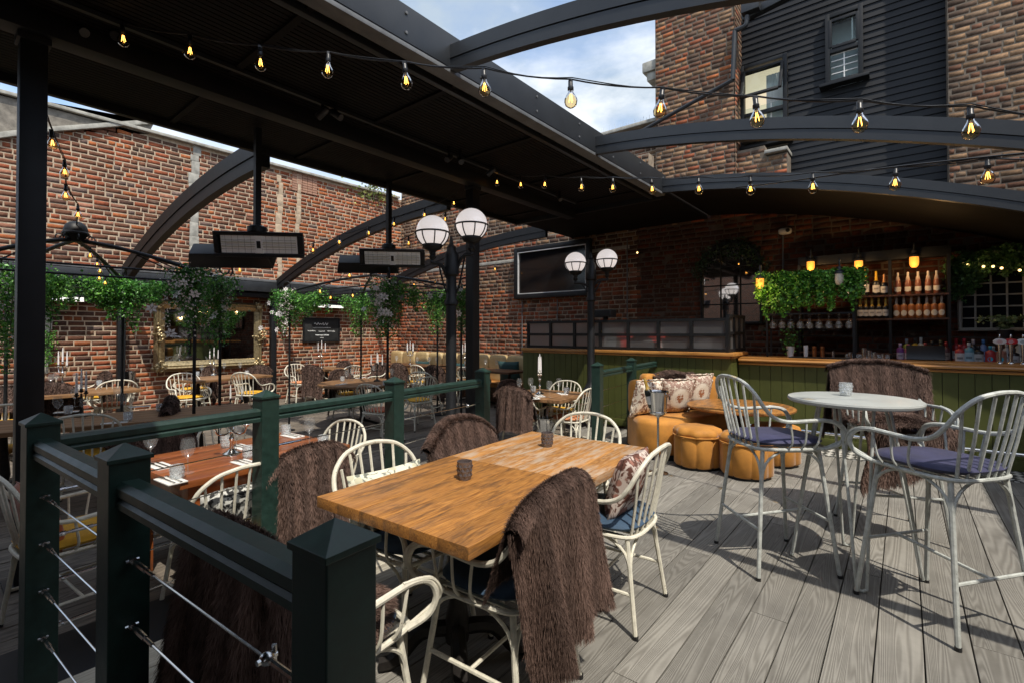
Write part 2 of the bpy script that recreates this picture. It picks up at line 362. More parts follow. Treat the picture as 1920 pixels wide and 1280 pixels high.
def chips(m, col, pos=.62, sc=38.0):
    t = m.node_tree; b = t.nodes['Principled BSDF']; src = b.inputs['Base Color'].links[0].from_socket; tc = N(t, 'TexCoord')
    n = N(t, 'TexNoise', Scale=sc, Detail=7.0, Roughness=.7); t.links.new(tc.outputs['Object'], n.inputs[0]); r = ramp(t, [(pos, (0, 0, 0)), (pos + .03, (.85, .85, .85))]); t.links.new(n.outputs['Fac'], r.inputs[0])
    c = mixc(t, r.outputs[0], src, col); t.links.new(c, b.inputs['Base Color'])
chips(M_cream, (.26, .20, .13), .655); chips(M_stool, (.16, .14, .12), .64); chips(M_green, (.05, .075, .062), .685, 14.0)
def dirt(m):
    t = m.node_tree; b = t.nodes['Principled BSDF']; src = b.inputs['Base Color'].links[0].from_socket; g = N(t, 'NewGeometry')
    n = N(t, 'TexNoise', Scale=1.6, Detail=8.0, Roughness=.7); t.links.new(g.outputs['Position'], n.inputs[0]); r = ramp(t, [(.32, (.74, .73, .72)), (.62, (1.06, 1.05, 1.03))]); t.links.new(n.outputs['Fac'], r.inputs[0])
    c = mixc(t, 1.0, src, r.outputs[0], 'MULTIPLY'); t.links.new(c, b.inputs['Base Color'])
for m_ in (M_deck, M_pale, M_old, M_clap, M_graph, M_olive): dirt(m_)
M_bulb = thin_glass('amber_bulb_glass', (1.0, .86, .60), .16)
M_fil = emit('filament', (1.0, .52, .13), 5.0)
M_lampamb = emit('lit_lamp_glass', (1.0, .37, .05), .55)
M_lampoff = plain('frosted_lamp_glass', (.66, .62, .50), rough=.3, var=.1)
M_spot = emit('spot_lens', (1.0, .78, .42), 9.0)
M_fairy = emit('fairy_bulb', (1.0, .62, .22), 2.2)
M_heat, _t, _b = nodes('heater_reflector'); _b.inputs['Base Color'].default_value = (.95, .93, .88, 1); _b.inputs['Metallic'].default_value = 0; _b.inputs['Roughness'].default_value = .38
M_plast = plain('black_plastic', (.012, .012, .013), rough=.38, var=.2, scale=8)
M_pot = plain('white_pot', (.6, .6, .6), rough=.4, var=.05)
# ================================================================== SETTING
FL = -0.15      # lower dining floor
XW, YB = -11.65, 9.0
def structure(o): return kind(o, 'structure')
structure(MB().box((-2, 8, FL - .12), (60, 60, .16)).build('ground', M_old))
# ---- composite deck boards
deck = structure(empty('deck'))
pw, gap = .1685, .0055
PVAR = {}
def plank(parent, x, y0, y1, z, mt, wd=pw, name='plank', th=.03, ang=None):
    key = (round(y1 - y0, 3), mt.name, wd, th)
    if key not in PVAR: PVAR[key] = MB().box((0, 0, -th / 2), (wd, y1 - y0, th)).mesh(name, mt, smooth=0, bevel=.003)
    o = link(name, PVAR[key], parent); o.location = (x, (y0 + y1) / 2, z); return o
MB().box((1.0, 3.0, -.10), (8.6, 12.0, .08)).build('joist_bed', M_black, deck)
x = -2.72 + pw / 2; k = 0
while x < 3.2:
    off = (k * 1.37) % 3.6; y = -2.4 - off
    while y < 6.75:
        y1 = min(y + 3.6, 6.75)
        if y1 > -1.6: plank(deck, x, y, y1 - .004, 0.0, M_pale if k < 2 and y < 9 else M_deck)
        y = y1
    x += pw + gap; k += 1
x = -2.72 - pw / 2 - gap
while x > -3.75:
    plank(deck, x, 1.95 + .02 * (k % 3), 3.9, 0.0, M_deck); plank(deck, x, 3.904, 6.75, 0.0, M_deck); x -= pw + gap; k += 1
MB().box((-3.83, 4.35, -.075), (.03, 4.8, .15)).box((-3.25, 1.93, -.075), (1.1, .03, .15)).build('riser_board', M_deck, deck, bevel=.003)
MB().box((-2.738, -.3, -.078), (.03, 4.4, .144)).build('riser_board', M_pale, deck, bevel=.003)
# ---- old boards of the lower floor
oldf = structure(empty('old_board_floor'))
x = XW + .08; k = 0
while x < -2.74:
    y = -2.5 - (k * .83) % 2.4
    while y < 9.0:
        ln = 2.4; y1 = min(y + ln, 9.0)
        if y1 > -1.6 and not (x > -3.86 and y > 1.9): plank(oldf, x, max(y, -1.6), y1 - .006, FL + random.uniform(-.004, .003), M_old, .148, 'old_plank')
        y = y1
    x += .154; k += 1
# ---- patterned tile strip along the bar
m, t, b = nodes('patterned_tile'); tc_ = N(t, 'TexCoord'); mp_ = N(t, 'Mapping'); mp_.inputs['Rotation'].default_value = (0, 0, R(45)); mp_.inputs['Scale'].default_value = (15, 15, 15)
ck = N(t, 'TexChecker', Scale=1.0, Color1=(.55, .53, .48, 1), Color2=(.02, .02, .02, 1)); t.links.new(tc_.outputs['Object'], mp_.inputs[0]); t.links.new(mp_.outputs[0], ck.inputs[0]); t.links.new(ck.outputs[0], b.inputs['Base Color']); b.inputs['Roughness'].default_value = .5
tiles = structure(empty('tiled_floor'))
tm = MB().box((0, 0, -.01), (.296, .246, .02)).mesh('tile', m, smooth=0, bevel=.002)
for i in range(16):
    for j in range(2): o = link('tile', tm, tiles); o.location = (-1.6 + .3 * i, 6.885 + .25 * j, .004)
MB().box((.8, 7.01, -.03), (5.2, .52, .04)).build('tile_bed', M_black, tiles)
# ---- brick walls
def brick_wall(name, label, org, rz, u0, u1, z0, z1, pal, mortar, holes=(), nbig=300, top=None, thick=.25, cat='brick wall', bl=.238, bh=.0795, jt=.0105, header=.36, rough=.003):
    root = tag(empty(name, org, rz), label, cat)
    Mw = Matrix.Translation(org) @ Matrix.Rotation(rz, 4, 'Z')
    mb = MB()
    if top is None: mb.box(((u0 + u1) / 2, thick / 2, (z0 + z1) / 2), (u1 - u0, thick, z1 - z0))
    else:
        us = np.linspace(u0, u1, 24); poly = [(u0, z0), (u1, z0)] + [(u, min(z1, top(u))) for u in us[::-1]]
        mb.prism([(a, b_) for a, b_ in poly], 0, thick, Matrix(((1, 0, 0, 0), (0, 0, 1, 0), (0, 1, 0, 0), (0, 0, 0, 1))))
    mb.build('mortar_bed', mortar, root, smooth=0)
    rows = []
    z = z0 + .01; r = 0
    while z + bh < z1:
        u = u0 - random.random() * bl
        while u < u1:
            l = bl * random.uniform(.93, 1.04) if random.random() > header else bl * random.uniform(.44, .52)
            a, c = max(u, u0 + .003), min(u + l, u1 - .003); u += l + jt * random.uniform(.8, 1.5)
            if c - a < .04: continue
            zm = z + bh / 2
            if top is not None and z + bh > top((a + c) / 2): continue
            if any(h[0] < (a + c) / 2 < h[1] and h[2] < zm < h[3] for h in holes): continue
            rows.append((a, c, z + random.uniform(-.003, .003), bh * random.uniform(.92, 1.06)))
        z += bh + jt; r += 1
    B = np.array(rows); n = len(B)
    colr = np.array([pal((q[0] + q[1]) / 2, q[2]) for q in rows]) * RNG.uniform(.88, 1.13, (n, 1)); colr = colr * .80 + colr.mean(0) * .20
    # how large each shows
    sc = np.zeros(n)
    for i, q in enumerate(rows):
        p = Mw @ Vector(((q[0] + q[1]) / 2, 0, q[2])); x, y, d = proj(p) if (p - Vector((0, 0, EYE))).dot(_Fv) > .3 else (-1e4, 0, 1)
        sc[i] = (q[1] - q[0]) / d if -5 < x < 1925 and -5 < y < 1285 else 0
    big = set(np.argsort(-sc)[:nbig].tolist()) if nbig else set()
    big = {i for i in big if sc[i] > 0}
    rest = np.array([i for i in range(n) if i not in big], dtype=int)
    def boxes(idx):
        q = B[idx]; k = len(q); pr = -RNG.uniform(.001, .004 + rough, k); V = np.zeros((k, 8, 3))
        j = lambda s=.0025: RNG.uniform(-s, s, k)
        e = .005
        for c, (ua, zz) in enumerate(((0, 0), (1, 0), (1, 1), (0, 1))):
            uu = q[:, ua] + j(); zc = q[:, 2] + zz * q[:, 3] + j(.002)
            V[:, c, 0] = uu; V[:, c, 1] = .02; V[:, c, 2] = zc
            V[:, c + 4, 0] = uu + (e if ua == 0 else -e); V[:, c + 4, 1] = pr + j(.0015); V[:, c + 4, 2] = zc + (e if zz == 0 else -e)
        base = np.array([(4, 5, 6, 7), (0, 1, 5, 4), (1, 2, 6, 5), (2, 3, 7, 6), (3, 0, 4, 7)])
        F = (np.arange(k)[:, None, None] * 8 + base[None]).reshape(-1, 4)
        return V, F, np.repeat(colr[idx], 8, axis=0)
    if len(rest):
        V, F, c = boxes(rest); kind(link('brickwork', np_mesh('brickwork', V.reshape(-1, 3), [F], M_brick, c), root), 'stuff')
    if big:
        bi = np.array(sorted(big)); V, F, c = boxes(bi); base = F[:5]
        # alike bricks share mesh data: quantise into length x colour families
        fam = {}
        for k_, i in enumerate(bi):
            q = B[i]; key = (round((q[1] - q[0]) / .02), int(RNG.integers(0, 5)))
            ctr = np.array([(q[0] + q[1]) / 2, 0, q[2] + q[3] / 2])
            if key not in fam or fam[key][1] > 6: fam[key] = [np_mesh('brick', V[k_] - ctr, [base], M_brick, c[k_ * 8:k_ * 8 + 8]), 0]
            fam[key][1] += 1
            o = link('brick', fam[key][0], root); o.location = ctr
    return root
def pick(*opts):
    r = random.random() * sum(o[0] for o in opts)
    for o in opts:
        r -= o[0]
        if r <= 0: return o[1]
    return opts[-1][1]
BR = dict(brown=(.135, .066, .042), red=(.27, .078, .036), orange=(.36, .118, .040), dark=(.085, .055, .045), grey=(.115, .098, .092), pink=(.34, .17, .115), tan=(.24, .16, .095), soot=(.075, .055, .042))
from mathutils import noise as _ns
def pal_left(u, z):
    f = _ns.noise(Vector((u * .45, z * .5, 3.1))); g_ = _ns.noise(Vector((u * .9, z * .9, 9.7)))
    if z > 4.9 and g_ > -.1: return pick((4, BR['soot']), (2, BR['dark']), (2, BR['brown']), (1, BR['red']))
    f += .35 * min(1, max(-1, (u - 4.2) / 2.5)) - (.0 if z < 3 else .05)
    if f > .08: return pick((4, BR['orange']), (4.5, BR['red']), (2, BR['brown']), (.7, BR['grey']), (1, BR['pink']))
    return pick((6.5, BR['brown']), (2.4, BR['red']), (.9, BR['orange']), (1.6, BR['dark']), (.8, BR['grey']), (.5, BR['pink']))
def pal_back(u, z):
    if u > -4.1 and z < 3.4: return tuple(.42 * c for c in pick((4, BR['red']), (6, BR['brown']), (1, BR['dark'])))  # bar side bricks darkened: the shade behind the bar is in their colour
    if z > 2.4 and _ns.noise(Vector((u, z, 1.0))) > -.25: return pick((4, BR['tan']), (4, BR['soot']), (3, BR['brown']), (1, BR['red']))
    return pick((5, BR['red']), (5, BR['brown']), (1.5, BR['orange']), (1, BR['dark']), (.8, BR['pink']))
def pal_chim(u, z):
    g_ = _ns.noise(Vector((u * 1.3, z * 1.1, 5.0)))
    if g_ > .15: return pick((4, BR['tan']), (3, BR['brown']), (2, (.2, .15, .11)), (1, BR['red']))
    return pick((5, BR['brown']), (1.6, BR['red']), (3, BR['soot']), (.5, BR['orange']), (3, BR['tan']))
lw = brick_wall('brick_wall', 'long sunlit red and brown brick wall with the gilt mirror and chalkboard on it', (XW, 0, 0), R(90), -1.2, YB + .2, FL, 5.40, pal_left, M_mort, nbig=300)
# patches, coping and pilaster strips of the left wall
MB().box((XW - .1, 3.9, 5.43), (.42, 10.2, .06)).build('coping', M_cop, lw, Matrix.Rotation(R(-90), 4, 'Z') @ Matrix.Translation((-XW, 0, 0)), bevel=.01)
Mi = Matrix.Rotation(R(-90), 4, 'Z') @ Matrix.Translation((-XW, 0, 0))
pa, pb, pc = PX(-60, 262, XW + .03), PX(80, 245, XW + .03), PX(290, 229, XW + .03)
MB().bar(pa, pb, .12, .09).bar(pb, pc, .12, .08).build('sloping_coping', M_cop, lw, Mi, bevel=.01)
MB().prism([(pa.y, pa.z), (pb.y, pb.z), (pc.y, pc.z), (pc.y - .1, 5.38), (pa.y, 5.38)], 0, .03, Matrix(((0, 0, 1, XW + .0), (1, 0, 0, 0), (0, 1, 0, 0), (0, 0, 0, 1)))).build('render_panel', M_rend, lw, Mi, smooth=0)
for (px, y0, y1, wd) in ((367, 285, 520, .16), (84, 575, 700, .16), (525, 330, 530, .12), (560, 330, 520, .10)):
    a, b_ = PX(px, y0, XW + .02), PX(px, y1, XW + .02); z0, z1 = min(a.z, b_.z), max(a.z, b_.z)
    mb = MB(); z = z0
    while z < z1: h = random.uniform(.12, .3); mb.box((XW + .006, a.y + random.uniform(-.03, .03), z + h / 2), (.03 + random.uniform(0, .01), wd * random.uniform(.8, 1.25), h)); z += h
    mb.build('mortar_strip', M_cop if px in (367, 84) else M_mort, lw, Mi, bevel=.008)
for (x0, y0, x1, y1) in ((547, 318, 594, 368),):
    a, b_ = PX(x0, y0 - 2, XW), PX(x1, y1, XW); mb = MB(); nr = 9
    for r_ in range(nr):
        for c_ in range(5):
            mb.box((XW + .014, a.y + (b_.y - a.y) * (c_ + .5) / 5, b_.z + (a.z - b_.z) * (r_ + .5) / nr), (.02, (b_.y - a.y) / 5 - .012, (a.z - b_.z) / nr - .012))
    kind(mb.build('pink_brick_patch', plain('pink_brick', (.36, .20, .135), rough=.9, var=.2), lw, Mi), 'stuff')
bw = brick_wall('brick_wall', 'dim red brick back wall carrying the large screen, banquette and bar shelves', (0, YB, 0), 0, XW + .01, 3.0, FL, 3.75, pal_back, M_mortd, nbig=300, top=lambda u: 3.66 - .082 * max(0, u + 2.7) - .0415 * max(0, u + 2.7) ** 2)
MB().prism([(-4.1, FL), (2.98, FL), (2.98, 2.2), (1.2, 2.95), (-1.2, 3.4), (-2.7, 3.6), (-4.1, 3.6)], -.0012, .01, Matrix(((1, 0, 0, 0), (0, 0, 1, 0), (0, 1, 0, 0), (0, 0, 0, 1)))).build('shade_toned_pointing', plain('shade_toned_pointing', (.085, .062, .047), rough=.95, var=.35), bw, smooth=0)  # thin dark sheet over the mortar, painting in the shade behind the bar
uw = brick_wall('brick_wall', 'sooty tan brick gable above the back corner behind the globe lamps', (0, YB + .12, 0), 0, XW + .01, -3.9, 3.45, 6.3, pal_back, M_mortd, nbig=220, top=lambda u: 5.0 + max(0, (-7 - u)) * .2)
MB().box((-7.9, -.03, 3.16), (7.3, .20, .08)).build('string_course', M_cop, uw, bevel=.01)
def yard_mat():
    m, t, b = nodes('yard_brick'); tc = N(t, 'TexCoord'); mp = N(t, 'Mapping'); mp.inputs['Rotation'].default_value = (R(90), 0, 0)
    k = N(t, 'TexBrick', Scale=4.4); k.inputs['Color1'].default_value = (.24, .09, .05, 1); k.inputs['Color2'].default_value = (.12, .06, .04, 1); k.inputs['Mortar'].default_value = (.3, .25, .18, 1)
    t.links.new(tc.outputs['Object'], mp.inputs[0]); t.links.new(mp.outputs[0], k.inputs[0]); t.links.new(k.outputs[0], b.inputs['Base Color']); b.inputs['Roughness'].default_value = .9; return m
# right hand wall, out of frame: its shade falls along the right edge of the deck
structure(MB().box((3.13, 3.6, 2.15), (.26, 12.4, 4.9)).build('yard_wall', M_brick if False else yard_mat()))
structure(MB().box((-.2, -1.75, 3.15), (6.2, 3.78, .18)).build('added_shade_roof', M_soff))  # unseen roof over and behind the camera, added to shade the near railing posts
structure(MB().box((-4.3, -3.7, 1.9), (15.0, .3, 4.2)).build('yard_wall', MATS['yard_brick']))
# ---- house with black weatherboards above the bar
YH = 10.2
hx0, hx1 = PY(1385, 300, YH).x, PY(1775, 200, YH).x
house = thing('weatherboard_house', 'black weatherboarded house front with two windows rising above the bar', 'house', (0, YH, 0))
MB().box(((hx0 + hx1) / 2 + .3, .8, 6.0), (hx1 - hx0 + 1.6, .5, 6.4)).build('house_wall', M_black, house)
wins = []
for (xa, ya, xb, yb) in ((1391, 92, 1472, 226), (1551, 28, 1614, 150)):
    p, q = PY(xa, (ya + 40 if xa < 1400 else ya + 8), YH - .06), PY(xb, yb - (6 if xa < 1400 else 14), YH - .06)
    wins.append([p.x, q.x, q.z, p.z])
wins[0][2] -= .35
z = 3.0; pitch = .118; BM = {}
while z < 9.0:
    segs = [(hx0 + .0, hx1 + .3)]
    for (a, b_, zb, zt) in wins:
        if zb - .10 < z + .06 < zt + .08:
            ns = []
            for s_ in segs:
                if s_[0] < a and s_[1] > b_: ns += [(s_[0], a - .034), (b_ + .034, s_[1])]
                elif s_[0] < a < s_[1]: ns += [(s_[0], a - .034)]
                else: ns.append(s_)
            segs = ns
    for s_ in segs:
        if s_[1] - s_[0] < .05: continue
        key = round(s_[1] - s_[0], 3)
        if key not in BM: BM[key] = MB().box((0, 0, 0), (key, .016, .135), rx=R(-9)).mesh('weatherboard', M_clap, smooth=0, bevel=.002)
        o = link('weatherboard', BM[key], house); o.location = ((s_[0] + s_[1]) / 2, .035 + random.uniform(-.002, .002), z)
        o.rotation_euler.x = 0
    z += pitch
for i, (a, b_, zb, zt) in enumerate(wins):
    win = empty('window'); win.parent = house; win.location = ((a + b_) / 2, -.02, (zb + zt) / 2); W_, H_ = b_ - a, zt - zb
    fr = MB()
    for s_ in (-1, 1): fr.box((s_ * (W_ / 2 + .0), 0, 0), (.07, .1, H_ + .14))
    fr.box((0, 0, H_ / 2 + .035), (W_ - .07, .098, .07)).box((0, 0, -H_ / 2 - .035), (W_ - .07, .098, .07)).box((0, 0, -H_ * (.04 if i else .12)), (W_ - .07, .09, .07))
    fr.build('window_frame', M_black, win, bevel=.004)
    MB().box((0, -.05, -H_ / 2 - .09), (W_ + .24, .2, .05)).build('sill', M_black, win, bevel=.005)
    MB().box((0, .05, -H_ * .25), (W_ - .07, .006, H_ * .48)).build('pane', M_win, win)
    up = MB().box((0, 0, -H_ * .22), (W_ - .04, .006, H_ * .43)).mesh('pane', M_win)
    o = link('pane', up, win); o.location = (0, -.02, H_ * .46)
    sash = MB()
    for s_ in (-1, 1): sash.box((s_ * (W_ / 2 - .04), 0, -H_ * .22), (.05, .05, H_ * .44))
    sash.box((0, 0, -.02), (W_ - .13, .05, .05)).box((0, 0, -H_ * .44), (W_ - .13, .05, .05))
    s2 = sash.build('sash', M_black, win, bevel=.003); s2.location = (0, -.03, H_ * .46)
    if i == 0:
        s2.rotation_euler.x = R(-24); o.rotation_euler.x = R(-24)
    bars = MB()
    for f_ in ((-.17, .17) if i == 0 else (0.0,)):
        bars.box((f_ * W_, .035, -H_ * .25), (.018, .02, H_ * .46))
        if i: bars.box((f_ * W_ + .12, .02, H_ * .25), (.018, .02, H_ * .4))
    if i:
        for q_ in range(4): bars.box((0, .036, -H_ * .08 - q_ * H_ * .1), (W_ - .1, .02, .014))
    bars.build('glazing_bar', M_white, win)
    MB().box((0, .30, 0), (W_ + .03, .01, H_ + .04)).build('room_back', emit('lit_room', (.85, .72, .50), .42) if i == 0 else M_curt, win)
    if i == 0:
        cu = MB(); n_ = 18
        for k_ in range(n_):
            x0 = W_ * (.05 + .42 * k_ / n_); cu.box((x0, .14 + .012 * math.sin(k_ * 1.9), -.1), (W_ * .42 / n_ + .006, .01, H_ * .9))
        cu.build('net_curtain', M_curt, win)
# the wall is solid behind boards except the windows: gutter and downpipe
ga, gb = PY(1352, 52, YH - .3), PY(1440, -10, YH - .3)
dp = thing('downpipe', 'black downpipe running down and slanting across the brick chimney stack', 'drainpipe')
c1, c2, c3, c4, c5 = PY(1401, 30, YH - .55), PY(1398, 48, YH - .55), PY(1378, 58, YH - .55), PY(1374, 150, YH - .55), PY(1200, 248, YH - .62)
MB().tube(catmull([c1, c2, c3], 4), .045).tube([c3, c4], .045).build('vertical_pipe', M_graph, dp)
MB().tube([c4, c5], .04).build('sloping_pipe', M_graph, dp)
MB().box(c1 + Vector((.06, 0, .12)), (.3, .16, .16)).build('hopper', M_graph, dp, bevel=.01)
gt = tag(MB().bar(PY(1392, 36, YH - .4), PY(1560, -50, YH - .4), .16, .14).build('gutter', M_graph, bevel=.02), 'dark gutter under the eaves of the black weatherboarded house', 'gutter')
# chimney
YC = YH - .45
cxa, cxb = PY(1229, 200, YC).x, PY(1378, 200, YC).x
ch = brick_wall('chimney_stack', 'tall weathered brick chimney stack left of the black boarded house', (0, YC, 0), 0, cxa, cxb, 3.05, 8.4, pal_chim, plain('sooty_mortar', (.15, .12, .09), rough=.95, var=.3), nbig=300, thick=.9, cat='chimney')
ch2 = brick_wall('brick_side', 'x', (cxb + .004, YC, 0), R(90), 0, .9, 3.05, 8.4, pal_chim, MATS['sooty_mortar'], nbig=0, thick=.02)
for o in list(ch2.children):
    o.parent = ch; o.matrix_local = Matrix.Translation((cxb + .004, 0, 0)) @ Matrix.Rotation(R(90), 4, 'Z')
    if o.name.startswith('mortar'): o.name = 'side_mortar'
bpy.data.objects.remove(ch2)
MB().box((cxa - .16, .3, PY(1215, 122, YC).z), (.32, .5, .22)).box((cxa - .12, .3, PY(1215, 122, YC).z - .2), (.24, .4, .18)).build('corbel', M_cop, ch, bevel=.03)
def step_top(u):
    if u < PY(1437, 300, YC + .1).x: return PY(1415, 262, YC + .1).z
    return PY(1455, 290, YC + .1).z
sw = brick_wall('stepped_wall', 'stepped mossy brick shoulder beside the foot of the chimney', (0, YC + .1, 0), 0, cxb, PY(1476, 300, YC + .1).x, 3.05, 4.9, pal_chim, MATS['sooty_mortar'], nbig=80, top=step_top, thick=.4)
for (xa, xb, yy) in ((1388, 1437, 262), (1437, 1476, 291)):
    p, q = PY(xa, yy, YC + .1), PY(xb, yy, YC + .1); MB().box(((p.x + q.x) / 2, .15, p.z + .03), (q.x - p.x + .04, .5, .07)).build('step_capping', M_cop, sw, bevel=.02)
rb = brick_wall('brick_wall', 'pale rubbed brick wall at the top right beside the black boarded house', (0, YH - .35, 0), 0, hx1, 3.2, 2.6, 9.0, lambda u, z: pick((4, BR['tan']), (3, BR['brown']), (3, BR['soot']), (2, (.17, .125, .085)), (.5, BR['red'])), MATS['sooty_mortar'], nbig=260, thick=.6)
lowp = [PY(1108, 246, YC + .3), PY(1225, 226, YC + .3), PY(1230, 330, YC + .3)]
lo = brick_wall('brick_wall', 'low brick parapet with bird spikes between canopy edge and chimney', (0, YC + .3, 0), 0, lowp[0].x - .6, cxa + .05, 3.05, lowp[1].z - .1, pal_chim, M_mortd, nbig=120, top=lambda u: lowp[0].z - .1 + (u - lowp[0].x) * (lowp[1].z - lowp[0].z) / (lowp[1].x - lowp[0].x))
MB().bar(Vector((lowp[0].x - .6, 0, lowp[0].z - .22)), Vector((cxa, 0, lowp[1].z - .06)), .35, .08).build('tile_capping', M_cop, lo, bevel=.02)
sp = MB()
for i in range(26):
    f_ = i / 25; p = Vector((lowp[0].x - .3 + f_ * (cxa - lowp[0].x + .3), -.05 + .1 * (i % 2), lowp[0].z - .15 + f_ * .1 + f_ * (lowp[1].z - lowp[0].z)))
    sp.tube([p, p + Vector((.03 * ((i % 3) - 1), 0, .16))], .003, 4)
kind(sp.build('bird_spikes', M_steel, lo), 'stuff')
# ---- bar roof behind the last rib
br = MB(); vs = []; fs = []; n_ = 24
for i in range(n_ + 1):
    s_ = 5.7 * i / n_; zc = 3.55 - .082 * s_ - .0415 * s_ * s_
    for yy in (6.9, YB + .1):
        for dz in (0, .08): vs.append((-2.70 + s_, yy, zc + dz))
for i in range(n_):
    o_ = i * 4; p_ = o_ + 4; fs += [(o_, o_ + 2, p_ + 2, p_), (o_ + 1, p_ + 1, p_ + 3, o_ + 3), (o_, p_, p_ + 1, o_ + 1), (o_ + 2, o_ + 3, p_ + 3, p_ + 2)]
structure(br.add(vs, fs).build('bar_roof', M_soff, smooth=30))
structure(MB().box((-4.17, 8.06, 3.56), (2.86, 2.1, .12)).build('back_roof', M_soff))
# ---- canopy over the dining area
CX0, CX1, CZ, CY0, CY1 = -5.58, -2.76, 3.46, -1.2, 6.95
can = thing('flat_canopy', 'dark flat canopy with ribbed soffit crossing over the dining area', 'canopy', (0, 0, 0))
sm = MB().box((0, 0, 0), (.040, CY1 - CY0 - .02, .022)).mesh('soffit_slat', M_soff, smooth=0)
nsl = 54
for i in range(nsl):
    o = link('soffit_slat', sm, can); o.location = (CX0 + .08 + (CX1 - CX0 - .16) * (i + .5) / nsl, (CY0 + CY1) / 2, CZ + .05)
MB().box(((CX0 + CX1) / 2, (CY0 + CY1) / 2, CZ + .135), (CX1 - CX0 - .06, CY1 - CY0, .13)).build('roof_deck', M_soff, can)
MB().box((-4.32, (CY0 + CY1) / 2, CZ - .03), (.16, CY1 - CY0 - .04, .16)).build('spine_beam', M_black, can, bevel=.005)
MB().box((CX0 + .02, (CY0 + CY1) / 2, CZ + .10), (.06, CY1 - CY0, .24)).build('left_fascia', M_black, can, bevel=.004)
mb = MB().box((CX1 + .03, (CY0 + CY1) / 2, CZ + .17), (.04, CY1 - CY0, .26)); mb.build('edge_fascia', M_graph, can, bevel=.004)
MB().box((CX1 - .02, (CY0 + CY1) / 2, CZ + .02), (.13, CY1 - CY0 - .01, .035)).build('drip_strip', M_lead, can, bevel=.004)
MB().box((CX1 - .17, (CY0 + CY1) / 2, CZ + .015), (.05, CY1 - CY0 - .02, .05)).build('edge_rail', M_graph, can, bevel=.004)
for i in range(6): MB().box(((CX0 + CX1) / 2 + .72, .3 + i * 1.25, CZ + .028), (1.30, .05, .02)).build('soffit_batten', M_soff, can)
for i in range(6): MB().box((-4.98, .3 + i * 1.25, CZ + .028), (1.08, .05, .02)).build('soffit_batten', M_soff, can)
MB().box((-3.98, 3.2, CZ + .012), (.035, 6.6, .03)).build('lighting_track', M_graph, can)
bl_ = MB().lathe([(.012, 0), (.012, .008), (0, .010)], 6).mesh('bolt', M_lead)
for i in range(9):
    for dz in (.10, .24): o = link('bolt', bl_, can); o.location = (CX1 + .051, .6 + i * .78, CZ + dz); o.rotation_euler.y = R(90)
MB().box(((CX0 + CX1) / 2, CY1 + .035, CZ + .12), (CX1 - CX0, .06, .3)).build('end_fascia', M_black, can, bevel=.004)
# ---- curved roof ribs
def rib(name, lab, Y, x0, sgn, k1, k2, smax, z0=3.62, w_=.075, h=.20):
    root = thing(name, lab, 'roof rib', (0, 0, 0), group=None); n = 26
    for (dz, hh, ww, nm) in ((0, h * .52, w_, 'upper_section'), (-h * .5, h * .42, w_ * .8, 'lower_section')):
        vs = []; fs = []
        for i in range(n + 1):
            s_ = smax * i / n; X_ = x0 + sgn * s_; zc = z0 + dz - k1 * s_ - k2 * s_ * s_
            for yy, zz in ((-ww / 2, -hh / 2), (ww / 2, -hh / 2), (ww / 2, hh / 2), (-ww / 2, hh / 2)): vs.append((X_, Y + yy, zc + zz))
        for i in range(n):
            for a in range(4): b_ = (a + 1) % 4; fs.append((i * 4 + a, i * 4 + b_, i * 4 + 4 + b_, i * 4 + 4 + a))
        fs += [(0, 1, 2, 3), (n * 4 + 3, n * 4 + 2, n * 4 + 1, n * 4)]
        MB().add(vs, fs).build(nm, M_graph if sgn > 0 else M_black, root, smooth=30)
    return root
RC = dict(x0=CX1 + .05, sgn=1, k1=.082, k2=.0415, smax=5.6)
rib('roof_rib', 'nearest curved dark roof rib crossing the sky at the top', 2.62, **RC)
rib('roof_rib', 'middle curved roof rib passing in front of the open house window', 4.89, **RC)
rib('roof_rib', 'farthest curved roof rib along the front of the bar roof', 6.85, **RC)
LC = dict(x0=CX0, sgn=-1, k1=.0, k2=.030, smax=5.75)
rib('roof_rib', 'large curved rib descending to the brick wall left of the heaters', 2.47, w_=.13, h=.34, z0=3.55, **LC)
rib('roof_rib', 'curved rib descending behind the gazebo right of the gilt mirror', 5.3, w_=.11, h=.26, z0=3.57, **LC)
rib('roof_rib', 'curved rib along the back wall left of the large screen', 8.0, w_=.10, h=.26, z0=3.55, **dict(LC, smax=5.6))
ev = thing('eaves_box', 'grey lead covered eaves box running along the brick wall above the gilt mirror', 'gutter')
MB().box((XW + .20, 3.9, 2.62), (.40, 10.0, .06)).build('lead_top', M_lead, ev, bevel=.01)
MB().box((XW + .22, 3.9, 2.47), (.40, 10.0, .22)).build('eaves_face', M_graph, ev, bevel=.01)
MB().box((XW + .16, 3.9, 2.29), (.30, 10.0, .10)).build('eaves_soffit', M_black, ev, bevel=.01)
for i, y in enumerate((2.47, 5.3)):
    tag(MB().box((XW + .17, y - .02, 1.05), (.12, .12, 2.5)).build('wall_post', M_black, bevel=.006), ('black square wall post under the nearer descending rib', 'black square wall post right of the gilt mirror')[i], 'post')
# ---- steel columns
def column(px, y, Y, lab):
    p = PX(px, y, -4.38); root = thing('steel_column', lab, 'column', (-4.38, p.y, FL))
    MB().box((0, 0, 1.77), (.13, .13, 3.54)).build('shaft', M_black, root, bevel=.006)
    MB().box((0, 0, .01), (.22, .22, .02)).build('base_plate', M_black, root, bevel=.003)
    MB().box((0, 0, 3.50), (.16, .16, .08)).build('head_bracket', M_black, root, bevel=.006)
column(56, 600, 0, 'tall black square column at the left edge of the photo'); column(886, 600, 0, 'black square column behind the right globe of the nearer street lamp')
